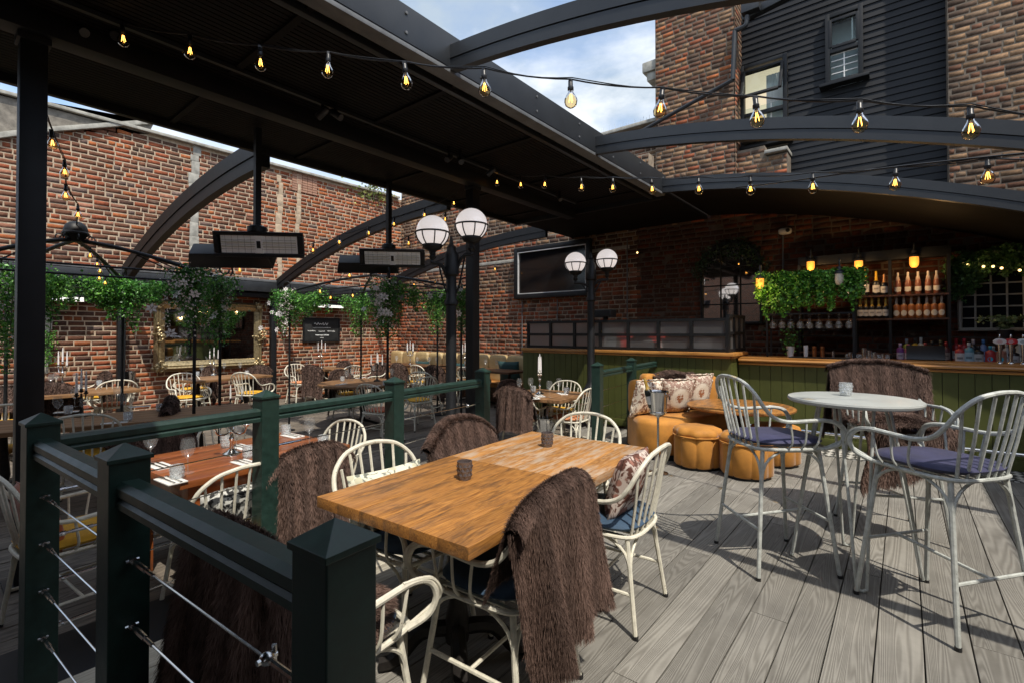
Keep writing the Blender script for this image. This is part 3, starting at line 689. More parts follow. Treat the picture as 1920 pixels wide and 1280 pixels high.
# ================================================================== RAILINGS
def railing(name, lab, pts, zb, ncab, sections, capdir, side_posts=None):
    root = thing(name, lab, 'railing', (pts[0].x, pts[0].y, 0))
    o0 = Vector((pts[0].x, pts[0].y, 0)); rz = capdir
    pm = MB().prism([(-.05, -.05), (.05, -.05), (.05, .05), (-.05, .05)], zb, 1.085).mesh('post', M_green, smooth=0, bevel=.003)
    cm = MB().add([(-.056, -.056, 1.08), (.056, -.056, 1.08), (.056, .056, 1.08), (-.056, .056, 1.08), (-.056, -.056, 1.092), (.056, -.056, 1.092), (.056, .056, 1.092), (-.056, .056, 1.092), (0, 0, 1.128)],
        [(3, 2, 1, 0), (0, 1, 5, 4), (1, 2, 6, 5), (2, 3, 7, 6), (3, 0, 4, 7), (4, 5, 8), (5, 6, 8), (6, 7, 8), (7, 4, 8)]).mesh('post_cap', M_green, smooth=0, bevel=.0015)
    for p in pts:
        o = link('post', pm, root); o.location = Vector((p.x, p.y, 0)) - o0; o.rotation_euler.z = rz
        c = link('post_cap', cm, o)
    for i in sections:
        a, b = Vector((pts[i].x, pts[i].y, 0)) - o0, Vector((pts[i + 1].x, pts[i + 1].y, 0)) - o0
        t = (b - a).normalized(); n = Vector((-t.y, t.x, 0))
        # moulded handrail profile
        pr = [(-.034, .955), (.034, .955), (.034, .972), (.026, .980), (.034, .990), (.034, 1.012), (.020, 1.026), (-.020, 1.026), (-.034, 1.012), (-.034, .990), (-.026, .980), (-.034, .972)]
        vs = []
        for q in (a + t * .05, b - t * .05): vs += [q + n * u + Vector((0, 0, z)) for u, z in pr]
        k = len(pr); fs = [tuple(reversed(range(k))), tuple(range(k, 2 * k))] + [(j, (j + 1) % k, k + (j + 1) % k, k + j) for j in range(k)]
        MB().add(vs, fs).build('handrail', M_green, root, smooth=20)
        for c in range(ncab):
            z = .80 - c * .185
            wire = MB().tube([a + t * .05 + Vector((0, 0, z)), b - t * .05 + Vector((0, 0, z))], .0032, 6).build('cable', M_steel, root)
            ft = MB()
            p0 = a + t * .05 + Vector((0, 0, z))
            ft.tube([p0, p0 + t * .03], .010, 8).tube([p0 + t * .03, p0 + t * .05], .006, 8).tube([p0 + t * .05, p0 + t * .12], .008, 8).tube([p0 + t * .12, p0 + t * .17], .0055, 8)
            ft.tube([p0 + t * .02 - n * .016, p0 + t * .02 + n * .016], .005, 6)
            if i == sections[-1]:
                p1 = b - t * .22 + Vector((0, 0, z)); pass
                fq = MB(); fq.tube([p1 - t * .0 - n * .02, p1 + n * .02], .006, 6).blob(p1, (.016, .016, .014), 8, 6).tube([p1 + n * .015 + Vector((0, 0, -.02)), p1 + n * .015 + Vector((0, 0, .02))], .005, 6).tube([p1, p1 + t * .17], .0065, 8).build('cable_clamp', M_steel, wire)
            ft.build('cable_tensioner', M_steel, wire)
    return root
HP = 1.128
P0, P1, P2 = G(77, 772, HP), G(227, 829, HP), G(628, 969, HP)
d_ = (P2 - P0).normalized(); P1 = P0 + d_ * ((P1 - P0).dot(d_))
angA = math.atan2(d_.y, d_.x)
railing('cable_railing', 'dark green front railing with three capped posts and steel cables in the near left corner', [P0, P1, P2], -.15, 4, (0, 1), angA)
B2, B3, B4 = G(497, 729, HP), G(743, 705, HP), G(905, 688, HP)
db = (B4 - P0); db.z = 0; db.normalize(); B2, B3 = P0 + db * (B2 - P0).dot(db), P0 + db * (B3 - P0).dot(db)
rB = railing('cable_railing', 'dark green cable railing running back between main oak table and lower dining tables', [P0.copy(), B2, B3, B4], -.15, 4, (0, 1, 2), math.atan2(db.y, db.x))
for o in list(rB.children):
    if o.name.startswith('post') and o.location.length < .01: 
        for c in list(o.children): bpy.data.objects.remove(c)
        bpy.data.objects.remove(o); break
C1 = LD(.944, 5.35); C1.z = 0
def along(px, a, dr):
    r = ray(px, 640); M2 = Matrix(((r.x, -dr.x), (r.y, -dr.y))); s = M2.inverted() @ Vector((a.x, a.y)); return a + dr * s[1]
C2, C3 = along(1184, C1, db), along(1232, C1, db)
railing('cable_railing', 'dark green cable railing with three posts behind the orange sofa', [C1, C2, C3], 0.0, 4, (0, 1), math.atan2(db.y, db.x))
# ================================================================== CHAIRS
def hoop_path(sw=.235, zs=0.0):
    """one continuous tube: front of seat, arm loop, arm, up into the back hoop (left half, x<0)"""
    h = [(-.205, .205, .0), (-.245, .265, .035), (-.262, .285, .095), (-.258, .255, .155), (-.255, .18, .180), (-.256, .06, .178), (-.262, -.06, .176),
         (-.268, -.15, .205), (-.262, -.205, .265), (-.235, -.24, .335), (-.165, -.268, .395), (-.075, -.283, .419)]
    return h
def chair_meshes(seat, mt, stool=False):
    z0 = seat; D = {}
    h = hoop_path(); full = [(x, y, z + z0) for x, y, z in h] + [(0, -.288, z0 + .424)] + [(-x, y, z + z0) for x, y, z in reversed(h)]
    D['back_hoop'] = MB().tube(catmull(full, 5), .0115, 8).mesh('back_hoop', mt)
    sp = [(-.19, -.185, z0)]
    # spindles
    D['spindles'] = []
    for i in range(7):
        f = (i - 3) / 3.0; xt = f * .205; zt = z0 + .424 - .085 * abs(f) ** 2.6; yt = -.288 + .055 * abs(f) ** 2
        xb = f * .165; yb = -.20 + .02 * abs(f)
        D['spindles'].append(MB().tube([(xb, yb, z0), (xb + (xt - xb) * .5, (yb + yt) / 2 - .004, (z0 + zt) / 2), (xt, yt, zt)], .0075, 6).mesh('spindle', mt))
    D['arms'] = []
    for s in (-1, 1):
        for (y, yb) in ((.16, .13), (.06, .05), (-.04, -.03)):
            D['arms'].append(MB().tube(catmull([(s * .21, yb, z0), (s * .245, yb + .01, z0 + .05), (s * .256, y, z0 + .177)], 4), .0065, 6).mesh('arm_spindle', mt))
        D['arms'].append(MB().tube(catmull([(s * .20, .21, z0 + .005), (s * .25, .30, z0 + .07), (s * .268, .295, z0 + .12), (s * .262, .25, z0 + .17), (s * .256, .14, z0 + .19)], 5), .007, 6).mesh('arm_loop', mt))
    seatring = [(-.205, .19), (-.16, .235), (0, .25), (.16, .235), (.205, .19), (.215, 0), (.195, -.16), (.12, -.205), (0, -.212), (-.12, -.205), (-.195, -.16), (-.215, 0)]
    mb = MB().tube(catmull([(x, y, z0) for x, y in seatring], 3, True), .0105, 8, closed=True)
    for q in range(-3, 4): mb.box((q * .055, .02, z0 - .004), (.02, .42, .006))
    D['seat_frame'] = mb.mesh('seat_frame', mt)
    D['legs'] = []
    sx, sy = (.075, .075) if stool else (.05, .06)
    feet = []
    for s in (-1, 1):
        for q in (-1, 1):
            top = Vector((s * .18, q * .175 + .01, z0)); ft = Vector((s * (.18 + sx), q * (.175 + sy) + .01, 0.0)); feet.append((top, ft))
            D['legs'].append(MB().tube([top, ft], [.0125, .012], 8).mesh('leg', mt))
    def at(s, q, z): t, f = [e for e in feet if (e[0].x > 0) == (s > 0) and (e[0].y > .01) == (q > 0)][0]; k = (z0 - z) / z0; return t + (f - t) * k
    zst = .32 if stool else .19
    mb = MB(); 
    for s in (-1, 1): mb.tube([at(s, -1, zst), at(s, 1, zst)], .009, 7)
    m1, m2 = (at(-1, -1, zst) + at(-1, 1, zst)) / 2, (at(1, -1, zst) + at(1, 1, zst)) / 2
    if stool:
        mb = MB().tube([at(-1, -1, zst - .04), at(1, -1, zst - .04)], .009, 7).tube([at(-1, 1, zst), at(1, 1, zst)], .009, 7).tube([(at(-1, -1, zst - .04) + at(1, -1, zst - .04)) / 2, (at(-1, 1, zst) + at(1, 1, zst)) / 2], .009, 7)
    else: mb.tube([m1, m2], .008, 7)
    D['stretcher'] = mb.mesh('stretcher', mt)
    D['braces'] = []
    drop = .17 if not stool else .2
    for (a, b) in (((-1, -1), (1, -1)), ((-1, 1), (1, 1)), ((-1, -1), (-1, 1)), ((1, -1), (1, 1))):
        pa_, pb_ = at(*a, z0 - drop), at(*b, z0 - drop); mid = (pa_ + pb_) / 2; mid.z = z0 - .012
        qa = pa_ * .93 + pb_ * .07; qb = pa_ * .07 + pb_ * .93; qa.z = qb.z = z0 - drop * .42
        ra = pa_ * .72 + pb_ * .28; rb_ = pa_ * .28 + pb_ * .72; ra.z = rb_.z = z0 - drop * .1
        D['braces'].append(MB().tube(catmull([pa_, qa, ra, mid, rb_, qb, pb_], 3), .0075, 6).mesh('arch_brace', mt))
    D['glides'] = [(ft, MB().tube([(ft.x, ft.y, 0), (ft.x, ft.y, .018)], .0145, 8).mesh('foot_cap', M_plast)) for _, ft in feet]
    return D
CH = {'cream': chair_meshes(.45, M_cream), 'grey': chair_meshes(.75, M_stool, True)}
PADS = {}
def pad_mesh(m, seat, big=False):
    k = (m.name, seat, big)
    if k not in PADS:
        mb = MB(); t_ = .055 if big else .04
        mb.blob((0, .02, seat + .012 + t_ / 2), (.205 if not big else .225, .215 if not big else .235, t_ / 2), 20, 8, 3.2)
        PADS[k] = mb.mesh('seat_pad', m, smooth=60)
    return PADS[k]
CPROTO = {}
def make_chair(key, pad, big):
    D = CH[key]; root = empty('armchair' if key == 'cream' else 'bar_stool')
    for nm in ('back_hoop', 'seat_frame', 'stretcher'): link(nm, D[nm], root)
    for m in D['spindles']: link('spindle', m, root)
    for m in D['arms']: link(m.name.split('.')[0], m, root)
    for m, (ft, g) in zip(D['legs'], D['glides']): l = link('leg', m, root); link('foot_cap', g, l)
    for m in D['braces']: link('arch_brace', m, root)
    if pad: link('seat_pad', pad_mesh(pad, .45 if key == 'cream' else .75, big), root)
    return root
def chair(key, pos, face, lab, pad=None, big=False, group='white spindle back armchairs'):
    k = (key, pad.name if pad else '', big)
    if k not in CPROTO: root = CPROTO[k] = make_chair(key, pad, big)
    else: root = copy_tree(CPROTO[k])
    root.location = pos; root.rotation_euler = (0, 0, ang_of(face) if not isinstance(face, float) else face)
    tag(root, lab, 'armchair' if key == 'cream' else 'bar stool', group); bpy.context.view_layer.update
    return root
def hoop_at(px, py, face, floor, seat=.45):
    """chair ground position from the picture point of the hoop's top"""
    p = G(px, py, floor + seat + .424); f = Vector((face[0], face[1])).normalized()
    return Vector((p.x + f.x * .288, p.y + f.y * .288, floor))
def TM(o): return Matrix.Translation(o.location) @ Matrix.Rotation(o.rotation_euler[2], 4, 'Z')
U = db.copy(); Vv = Vector((-U.y, U.x, 0))      # along the rails / table, and towards the brick wall
UP, UN, VP, VN = (U.x, U.y), (-U.x, -U.y), (Vv.x, Vv.y), (-Vv.x, -Vv.y)
XP, XN, YP, YN = (1, 0), (-1, 0), (0, 1), (0, -1)
# ================================================================== FUR
def fur_surface(S, ns, nt_, n_str, lng, wid, seed, lean=(0, 0, -1.0), sag=.9, wav=.28, nap=None):
    """S(s,t)->(x,y,z) arrays; strands lie along -z mostly.  Returns V, faces, colours"""
    g = np.random.default_rng(seed)
    ss, tt = np.meshgrid(np.linspace(0, 1, ns), np.linspace(-1, 1, nt_), indexing='ij')
    P = np.stack(S(ss.ravel(), tt.ravel()), 1)
    idx = np.arange(ns * nt_).reshape(ns, nt_)
    Q = np.stack([idx[:-1, :-1], idx[1:, :-1], idx[1:, 1:], idx[:-1, 1:]], -1).reshape(-1, 4)
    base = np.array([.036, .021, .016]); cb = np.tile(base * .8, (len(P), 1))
    s = g.uniform(0, 1, n_str); t = g.uniform(-1, 1, n_str); e = 1e-3
    p = np.stack(S(s, t), 1); ds = np.stack(S(np.minimum(s + e, 1.0), t), 1) - np.stack(S(np.maximum(s - e, 0), t), 1); dt = np.stack(S(s, np.minimum(t + e, 1)), 1) - np.stack(S(s, np.maximum(t - e, -1)), 1)
    n = np.cross(ds, dt); n /= np.linalg.norm(n, axis=1, keepdims=True) + 1e-9
    tang = ds / (np.linalg.norm(ds, axis=1, keepdims=True) + 1e-9)
    clump = .6 * np.sin(s * 43 + t * 17 + 3 * np.sin(t * 23 + seed)) * np.cos(t * 31 + s * 13) + g.normal(0, .35, n_str)
    dirn = n * (.56 + .16 * clump[:, None]) + tang * .80 * (np.sign(sag) if nap is None else nap(s)[:, None]) + np.array(lean) * .25 + g.normal(0, .25, (n_str, 3)) + dt / (np.linalg.norm(dt, axis=1, keepdims=True) + 1e-9) * (wav * clump)[:, None] * .55
    dirn /= np.linalg.norm(dirn, axis=1, keepdims=True)
    ln = lng * g.uniform(.72, 1.12, n_str)[:, None]
    side = np.cross(dirn, n + g.normal(0, .5, (n_str, 3))); side /= np.linalg.norm(side, axis=1, keepdims=True) + 1e-9; side *= wid * .5 * g.uniform(.7, 1.3, (n_str, 1))
    r0 = p - n * .002; r1 = p + dirn * ln * .55; r2 = p + dirn * ln + np.array([0, 0, -1]) * ln * .28
    V = np.stack([r0 - side, r0 + side, r1 + side * .75, r1 - side * .75, r2], 1).reshape(-1, 3)
    o = len(P) + np.arange(n_str)[:, None] * 5
    Fq = o + np.array([[0, 1, 2, 3]]); Ft = o + np.array([[3, 2, 4]])
    tone = g.uniform(.86, 1.16, (n_str, 1)) * (1 + .14 * clump[:, None]) * (1 + .26 * np.sin(t * 19 + 1.5 * np.sin(s * 4 + seed)))[:, None]
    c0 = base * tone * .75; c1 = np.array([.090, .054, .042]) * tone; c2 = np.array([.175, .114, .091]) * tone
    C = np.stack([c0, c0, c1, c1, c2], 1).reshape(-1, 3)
    return np.concatenate([P, V]), [Q, Fq, Ft], np.concatenate([cb, C])
def throw(ch, lab, back=.62, inside=.30, w_=.29, shift=0.0, shear=0.0, seat=.45, n=3000, lng=.05, wid=.008, seed=1, fold=.03, rise=.02, flare=0.0, tilt=0.0, kick=0.0, flat=1.0, taper=.06, group='brown faux fur throws'):
    """fur hide folded over the hoop of chair ch; s runs from the seat side over the top and down the outside"""
    zt = seat + .424 + rise; tot = inside + .10 + back
    a = inside / tot; b = (inside + .10) / tot
    def S(s, t):
        s = np.asarray(s, float); t = np.asarray(t, float); x = t * w_ + shift
        f = np.clip(np.abs(x) / .25, 0, 1.35); top = zt - .085 * flat * f ** 2.6; yb = -.288 + .055 * f ** 2
        u1 = np.clip(s / a, 0, 1); u2 = np.clip((s - a) / (b - a), 0, 1); u3 = np.clip((s - b) / (1 - b), 0, 1)
        arc = np.pi * u2
        z = np.where(s < a, top - (1 - u1) * inside, np.where(s < b, top + .025 * np.sin(arc), top - u3 * back))
        leanf = .19
        yin = yb + .035 + (1 - u1) * inside * leanf
        y = np.where(s < a, yin, np.where(s < b, yb + .035 * np.cos(arc), yb - .035 - .04 * u3 + .0 * u3 + np.where(u3 > 0, u3 * back * .05, 0)))
        wv = np.sin(t * 7.5 + seed * 1.7 + u3 * .8) * fold * (.25 + u3) + np.sin(t * 19 + seed) * .016 + np.sin(t * 3.1 + seed) * fold * .5 * u3
        y = y - np.where(s >= b, np.abs(wv) + flare * u3, 0) + np.where(s < a, np.abs(np.sin(t * 6 + seed)) * fold * .6 * (1 - u1), 0)
        y = y + np.where(s >= b, .05, -.03) * np.abs(t) ** 6
        x = x * (1 - np.where(t < 0, taper, .05) * u3) + shear * (zt - z) * np.where(s >= a, 1, .4)
        z = z + tilt * t * np.where(s >= b, u3, -(1 - u1) * .6) * back * .5 + kick * np.clip(t, 0, 1) ** 2
        z = np.maximum(z, .03)
        return x, y, z
    V, F, c = fur_surface(S, 26, 26, n, lng, wid, seed, nap=lambda s: np.where(s < a, -1.0, 1.0))
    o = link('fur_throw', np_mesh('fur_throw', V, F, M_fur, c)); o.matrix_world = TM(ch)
    return tag(o, lab, 'throw', group)
def seat_fur(ch, lab, seat=.45, n=2500, lng=.045, wid=.007, seed=3, r=(.21, .21), c=(0, .03), group='brown faux fur throws', over=.18):
    def S(s, t):
        a = t * np.pi; rad = np.sqrt(np.clip(s, 0, 1)); x = c[0] + np.cos(a) * r[0] * rad; y = c[1] + np.sin(a) * r[1] * rad
        z = seat + .09 - .035 * rad ** 4 + .012 * np.sin(a * 3 + seed) * rad; return x, y, z
    V, F, cc = fur_surface(S, 10, 30, n, lng, wid, seed, lean=(0, 0, 0.6))
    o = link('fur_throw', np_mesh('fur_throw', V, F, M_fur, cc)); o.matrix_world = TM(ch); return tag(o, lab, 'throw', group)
# ================================================================== CUSHIONS
def pattern(name, base, ink, ink2, scale, thr=.5):
    m, t, b = nodes(name); tc = N(t, 'TexCoord'); v = N(t, 'TexVoronoi', Scale=scale); n = N(t, 'TexNoise', Scale=scale * .9, Detail=4.0, Distortion=1.6)
    t.links.new(tc.outputs['Object'], v.inputs[0]); t.links.new(tc.outputs['Object'], n.inputs[0])
    r = ramp(t, [(thr - .03, (0, 0, 0)), (thr + .03, (1, 1, 1))]); t.links.new(n.outputs['Fac'], r.inputs[0])
    r2 = ramp(t, [(.28, (0, 0, 0)), (.36, (1, 1, 1))]); t.links.new(v.outputs['Distance'], r2.inputs[0])
    c = mixc(t, r.outputs[0], ink, base); c = mixc(t, r2.outputs[0], ink2, c); t.links.new(c, b.inputs['Base Color']); b.inputs['Roughness'].default_value = .85
    bump(t, b, n.outputs['Fac'], .2, .005); return m
M_flor = pattern('tapestry_floral', (.72, .66, .55), (.20, .11, .08), (.40, .29, .22), 17, .46)
M_lemon = pattern('botanical_print', (.68, .66, .52), (.17, .18, .15), (.52, .50, .36), 17, .42)
M_bw = pattern('black_white_print', (.6, .6, .56), (.025, .025, .025), (.3, .3, .28), 22, .5)
M_rose = pattern('brown_rose_print', (.60, .50, .44), (.12, .045, .03), (.33, .15, .11), 17, .5)
def floral():
    m, t, b = nodes('tapestry_medallion'); tc = N(t, 'TexCoord'); n = N(t, 'TexNoise', Scale=26.0, Detail=5.0, Distortion=1.4); t.links.new(tc.outputs['Object'], n.inputs[0])
    ln = N(t, 'VectorMath', operation='LENGTH'); mp = N(t, 'Mapping'); mp.inputs['Scale'].default_value = (1, 0.0, 1); t.links.new(tc.outputs['Object'], mp.inputs[0]); t.links.new(mp.outputs[0], ln.inputs[0])
    ad = N(t, 'Math', operation='MULTIPLY_ADD'); ad.inputs[1].default_value = .10; t.links.new(n.outputs['Fac'], ad.inputs[0]); t.links.new(ln.outputs['Value'], ad.inputs[2])
    r = ramp(t, [(.095, (.30, .12, .05)), (.115, (.74, .70, .60)), (.165, (.74, .70, .60)), (.185, (.30, .19, .15))]); r.color_ramp.interpolation = 'LINEAR'; t.links.new(ad.outputs[0], r.inputs[0])
    r2 = ramp(t, [(.50, (0, 0, 0)), (.56, (.85, .85, .85))]); t.links.new(n.outputs['Fac'], r2.inputs[0])
    c = mixc(t, r2.outputs[0], r.outputs[0], (.70, .64, .53)); t.links.new(c, b.inputs['Base Color']); b.inputs['Roughness'].default_value = .9; bump(t, b, n.outputs['Fac'], .25, .005); return m
M_med = floral()
def cushion(lab, m, loc, rot, size=(.42, .13, .42), frill=False, cat='cushion', group=None, par=None):
    mb = MB(); n = 15; vs = []; fs = []; w_, d_, h_ = size
    for sd_ in (-1, 1):
        for i in range(n):
            for j in range(n):
                u, v = 2 * i / (n - 1) - 1, 2 * j / (n - 1) - 1; bul = ((1 - u ** 4) * (1 - v ** 4)) ** .6
                k = 1 - .06 * (1 - abs(u) ** 2) * abs(v) ** 3; k2 = 1 - .06 * (1 - abs(v) ** 2) * abs(u) ** 3
                vs.append((u * w_ / 2 * k2, sd_ * (d_ / 2 * bul + .001) + .004 * math.sin(u * 5 + v * 3), v * h_ / 2 * k))
    for s_ in range(2):
        for i in range(n - 1):
            for j in range(n - 1):
                o = s_ * n * n; q = (o + i * n + j, o + (i + 1) * n + j, o + (i + 1) * n + j + 1, o + i * n + j + 1); fs.append(q if s_ == 0 else q[::-1])
    mb.add(vs, fs); o = mb.build('cushion', m, smooth=60)
    if frill:
        ring = []; k = 60
        for i in range(k):
            a = i / k * 4; e = int(a); f_ = a - e; q = [(-1, -1), (1, -1), (1, 1), (-1, 1)]; p, r_ = q[e], q[(e + 1) % 4]
            ring.append((w_ / 2 * (p[0] + (r_[0] - p[0]) * f_) * 1.02, .008 * math.sin(i * 2.3), h_ / 2 * (p[1] + (r_[1] - p[1]) * f_) * 1.02))
        MB().tube(ring, [.010 + .005 * math.sin(i * 1.7) for i in range(k)], 5, closed=True).build('frill', m, o)
    o.location = loc; o.rotation_euler = rot; return tag(o, lab, cat, group)
def chair_cushion(ch, lab, m, size=(.38, .11, .30), z=.61, y=-.13, lean=14, rz=0, **k):
    o = cushion(lab, m, (0, 0, 0), (0, 0, 0), size, **k)
    o.matrix_world = TM(ch) @ Matrix.Translation((0, y, z)) @ Matrix.Rotation(R(rz), 4, 'Z') @ Matrix.Rotation(R(lean), 4, 'X'); return o
# ================================================================== MAIN TABLE
T = [G(592, 930, .76), G(880, 1025, .76), G(1222, 835, .76), G(990, 810, .76)]
tc0 = (T[0] + T[1] + T[2] + T[3]) / 4; tu = ((T[2] - T[1]) + (T[3] - T[0])).normalized(); Lm = ((T[2] - T[1]).length + (T[3] - T[0]).length) / 2; Wm = ((T[1] - T[0]).length + (T[2] - T[3]).length) / 2
ta = math.atan2(-tu.x, tu.y)
mt = thing('dining_table', 'large worn oak dining table of two tops pushed together, in the foreground', 'table', (tc0.x, tc0.y, 0), ta)
for i, (m, s) in enumerate(((M_tabn, -1), (M_tab, 1))):
    top = empty('tabletop'); top.parent = mt; top.location = (0, s * Lm / 4, 0)
    nb = 6
    for j in range(nb): 
        o = MB().box((0, 0, .737), (Wm / nb - .0012, Lm / 2 - .002, .045)).build('board', m, top, bevel=.0018); o.location.x = Wm * ((j + .5) / nb - .5)
    ped = MB().lathe([(.03, .70), (.045, .66), (.03, .55), (.055, .40), (.035, .28), (.06, .16), (.05, .10)], 14)
    for q in range(4):
        a = q * math.pi / 2 + math.pi / 4; c, s_ = math.cos(a), math.sin(a)
        ped.tube(catmull([(c * .04, s_ * .04, .16), (c * .16, s_ * .16, .15), (c * .26, s_ * .26, .05), (c * .33, s_ * .33, .03)], 4), [.035] * 9 + [.03] * 4, 7)
        for k in range(4): ped.blob((c * (.1 + .05 * k), s_ * (.1 + .05 * k), .17 - .03 * k), (.03, .03, .02), 7, 5)
    ped.box((0, 0, .70), (.40, .40, .02)).build('pedestal', M_iron, top)
def tumbler(p, lab, m, group, r=.036, h=.085, cat='candle holder', name='candle_holder'):
    n = 18; pr = [(r * .80, 0), (r * .84, .006), (r, h), (r - .004, h), (r * .78, .012)]
    mb = MB(); vs = []; 
    mb.lathe(pr, n, cap=True)
    # raised cut facets
    for k in range(9):
        for q in range(3):
            a = 2 * math.pi * (k + .5 * (q % 2)) / 9; z = h * (.25 + .24 * q); rr = r * (.84 + .16 * z / h)
            c, s = math.cos(a), math.sin(a); t = (-s, c)
            mb.add([(c * rr + t[0] * .011, s * rr + t[1] * .011, z), (c * rr, s * rr, z + .015), (c * rr - t[0] * .011, s * rr - t[1] * .011, z), (c * rr, s * rr, z - .015), (c * (rr + .006), s * (rr + .006), z)], [(0, 1, 4), (1, 2, 4), (2, 3, 4), (3, 0, 4)])
    o = mb.build(name, m, smooth=25); o.location = p
    if cat == 'candle holder': MB().lathe([(r * .6, .012), (r * .6, .028)], 12).build('tea_light', M_cand, o)
    return tag(o, lab, cat, group)
tumbler(G(871, 897, .76), 'smoked cut glass candle holder on the middle of the big oak table', M_smoke, None)
tumbler(G(1026, 836, .76), 'smoked cut glass candle holder at the far end of the big oak table', M_smoke, None)
def mc(lat, d): v = LD(lat, d); return v
TV_ = Vector((-tu.y, tu.x, 0)); tf = lambda v: (v.x, v.y)
def tside(a, off, sgn):   # beside the main table: a along it from centre, off out from the long edge
    return Vector((tc0.x, tc0.y, 0)) + tu * a - TV_ * sgn * (Wm / 2 + off)
c1 = chair('cream', LD(-.03, 1.99), tuple(LD(-.82, .57))[:2], 'white armchair at the near right corner of the big oak table under long fur', M_blue)
throw(c1, 'long ribbed brown fur throw hanging down the chair back in the centre foreground', back=.47, inside=.30, w_=.315, taper=.5, n=140000, lng=.023, wid=.0017, seed=4, fold=.04, kick=-.04, tilt=.32, shear=-.08, shift=.03, flare=.03)
c2 = chair('cream', LD(.53, 2.62), tuple(LD(-.82, .57))[:2], 'white armchair with denim pad and rose cushion right of the big oak table', M_blue, True)
chair_cushion(c2, 'brown and cream rose cushion in the chair right of the big oak table', M_rose, (.36, .12, .34), z=.66, y=-.10, lean=16)
c3 = chair('cream', hoop_at(692, 829, tf(-TV_), 0), tf(-TV_), 'white armchair at the left side of the big oak table, botanical cushion inside its hoop', M_blue)
chair_cushion(c3, 'cream botanical print cushion in the chair at the left edge of the big oak table', M_lemon, (.44, .12, .30), z=.62, y=-.13, lean=12, rz=-6)
c4 = chair('cream', hoop_at(855, 797, tf(-TV_), 0), tf(-TV_), 'armchair wholly covered by fur at the far left side of the oak table', M_blue)
throw(c4, 'reddish brown ribbed fur throw rounding over a chair back beyond the big oak table', back=.52, inside=.40, w_=.30, n=80000, lng=.029, wid=.0024, seed=9, fold=.03, rise=.035)
c5 = chair('cream', hoop_at(1106, 774, tf(-tu), 0), tf(-tu), 'white armchair at the far end of the big oak table', M_blue)
chair_cushion(c5, 'cream botanical print cushion in the chair at the far end of the big oak table', M_lemon, (.42, .12, .26), z=.60, y=-.12, lean=12)
c6p = LD(-.64, 1.60); c6 = chair('cream', Vector((c6p.x, c6p.y, 0)), tf(tu), 'white armchair at the near end of the big oak table beside the corner post', M_blue)
throw(c6, 'long dark fur throw hanging behind the front rail left of the corner post', back=.66, inside=.34, w_=.27, n=100000, lng=.032, wid=.0022, seed=13, fold=.05, shift=.0, tilt=.06, flare=.04)
seat_fur(c6, 'brown fur hide on the seat of the chair beside the front corner post', n=26000, lng=.045, wid=.0026, seed=5, r=(.20, .20))
# ================================================================== BAR TABLE AND STOOLS
bt = LD(2.115, 3.01); btz = 1.045
b_t = thing('bar_table', 'round grey white bar table with hairpin legs between the bar stools', 'bar table', (bt.x, bt.y, 0), R(-39 + 4))
MB().lathe([(.02, btz - .03), (.338, btz - .03), (.348, btz - .024), (.352, btz - .012), (.348, btz - .002), (.34, btz), (.0, btz)], 56).build('tabletop', M_ttop, b_t)
for q in range(4):
    a = q * math.pi / 2 + math.pi / 4; e = Vector((math.cos(a), math.sin(a), 0)); s = Vector((-e.y, e.x, 0)); top = btz - .03
    MB().tube(catmull([e * .17 + s * .085 + _Zv * top, e * .26 + s * .05 + _Zv * .5, e * .322 + s * .026 + _Zv * .06, e * .332 + s * .016 + _Zv * .018, e * .335 + _Zv * .009, e * .332 - s * .016 + _Zv * .018, e * .322 - s * .026 + _Zv * .06, e * .26 - s * .05 + _Zv * .5, e * .17 - s * .085 + _Zv * top], 5), .0085, 8).build('hairpin_leg', M_stool, b_t)
tumbler(G(1586, 741, btz), 'clear cut glass candle holder on the round bar table', M_cut, None)
s1 = chair('grey', LD(1.665, 3.115), tuple(LD(1, .06))[:2], 'left bar stool with navy cushion, turned towards the round bar table', M_navy, True, 'bar stools round the bar table')
s2 = chair('grey', LD(2.224, 2.516), tuple(LD(-.24, .97))[:2], 'right bar stool with navy cushion, its back to the camera', M_navy, True, 'bar stools round the bar table')
s3 = chair('grey', LD(2.76, 3.56), tuple(LD(-.22, -.97))[:2], 'bar stool behind the round bar table, buried under a fur throw', M_navy, True, 'bar stools round the bar table')
throw(s3, 'big shaggy fur throw over the bar stool behind the round table', back=.55, inside=.40, w_=.33, n=80000, lng=.036, wid=.0030, seed=21, seat=.75, fold=.035, shift=-.03, rise=.03, tilt=.10, flat=.35, shear=.10)
seat_fur(s3, 'dark fur hide on the seat of the stool behind the round bar table', seat=.75, n=18000, lng=.04, wid=.0036, seed=22, r=(.26, .26), c=(0, .05))
def front_drape(ch, lab, seat, w_, drop, n, seed, x0=0.0):
    def S(s, t):
        x = t * w_ + x0 + .03 * np.sin(s * 5 + t * 3); z = seat + .09 - .02 * t ** 2 - s * drop * (1 + .30 * t) - 0; y = .25 + .03 * np.sin(t * 6 + seed) + .05 * s
        return x, y, z
    V, F, cc = fur_surface(lambda s, t: S(s, -t), 16, 16, n * 2, .042, .0036, seed)
    o = link('fur_throw', np_mesh('fur_throw', V, F, M_fur, cc)); o.matrix_world = TM(ch); return tag(o, lab, 'throw', 'brown faux fur throws')
front_drape(s3, 'dark fur hide falling off the seat front of the stool behind the round table', .75, .27, .36, 9000, 31)
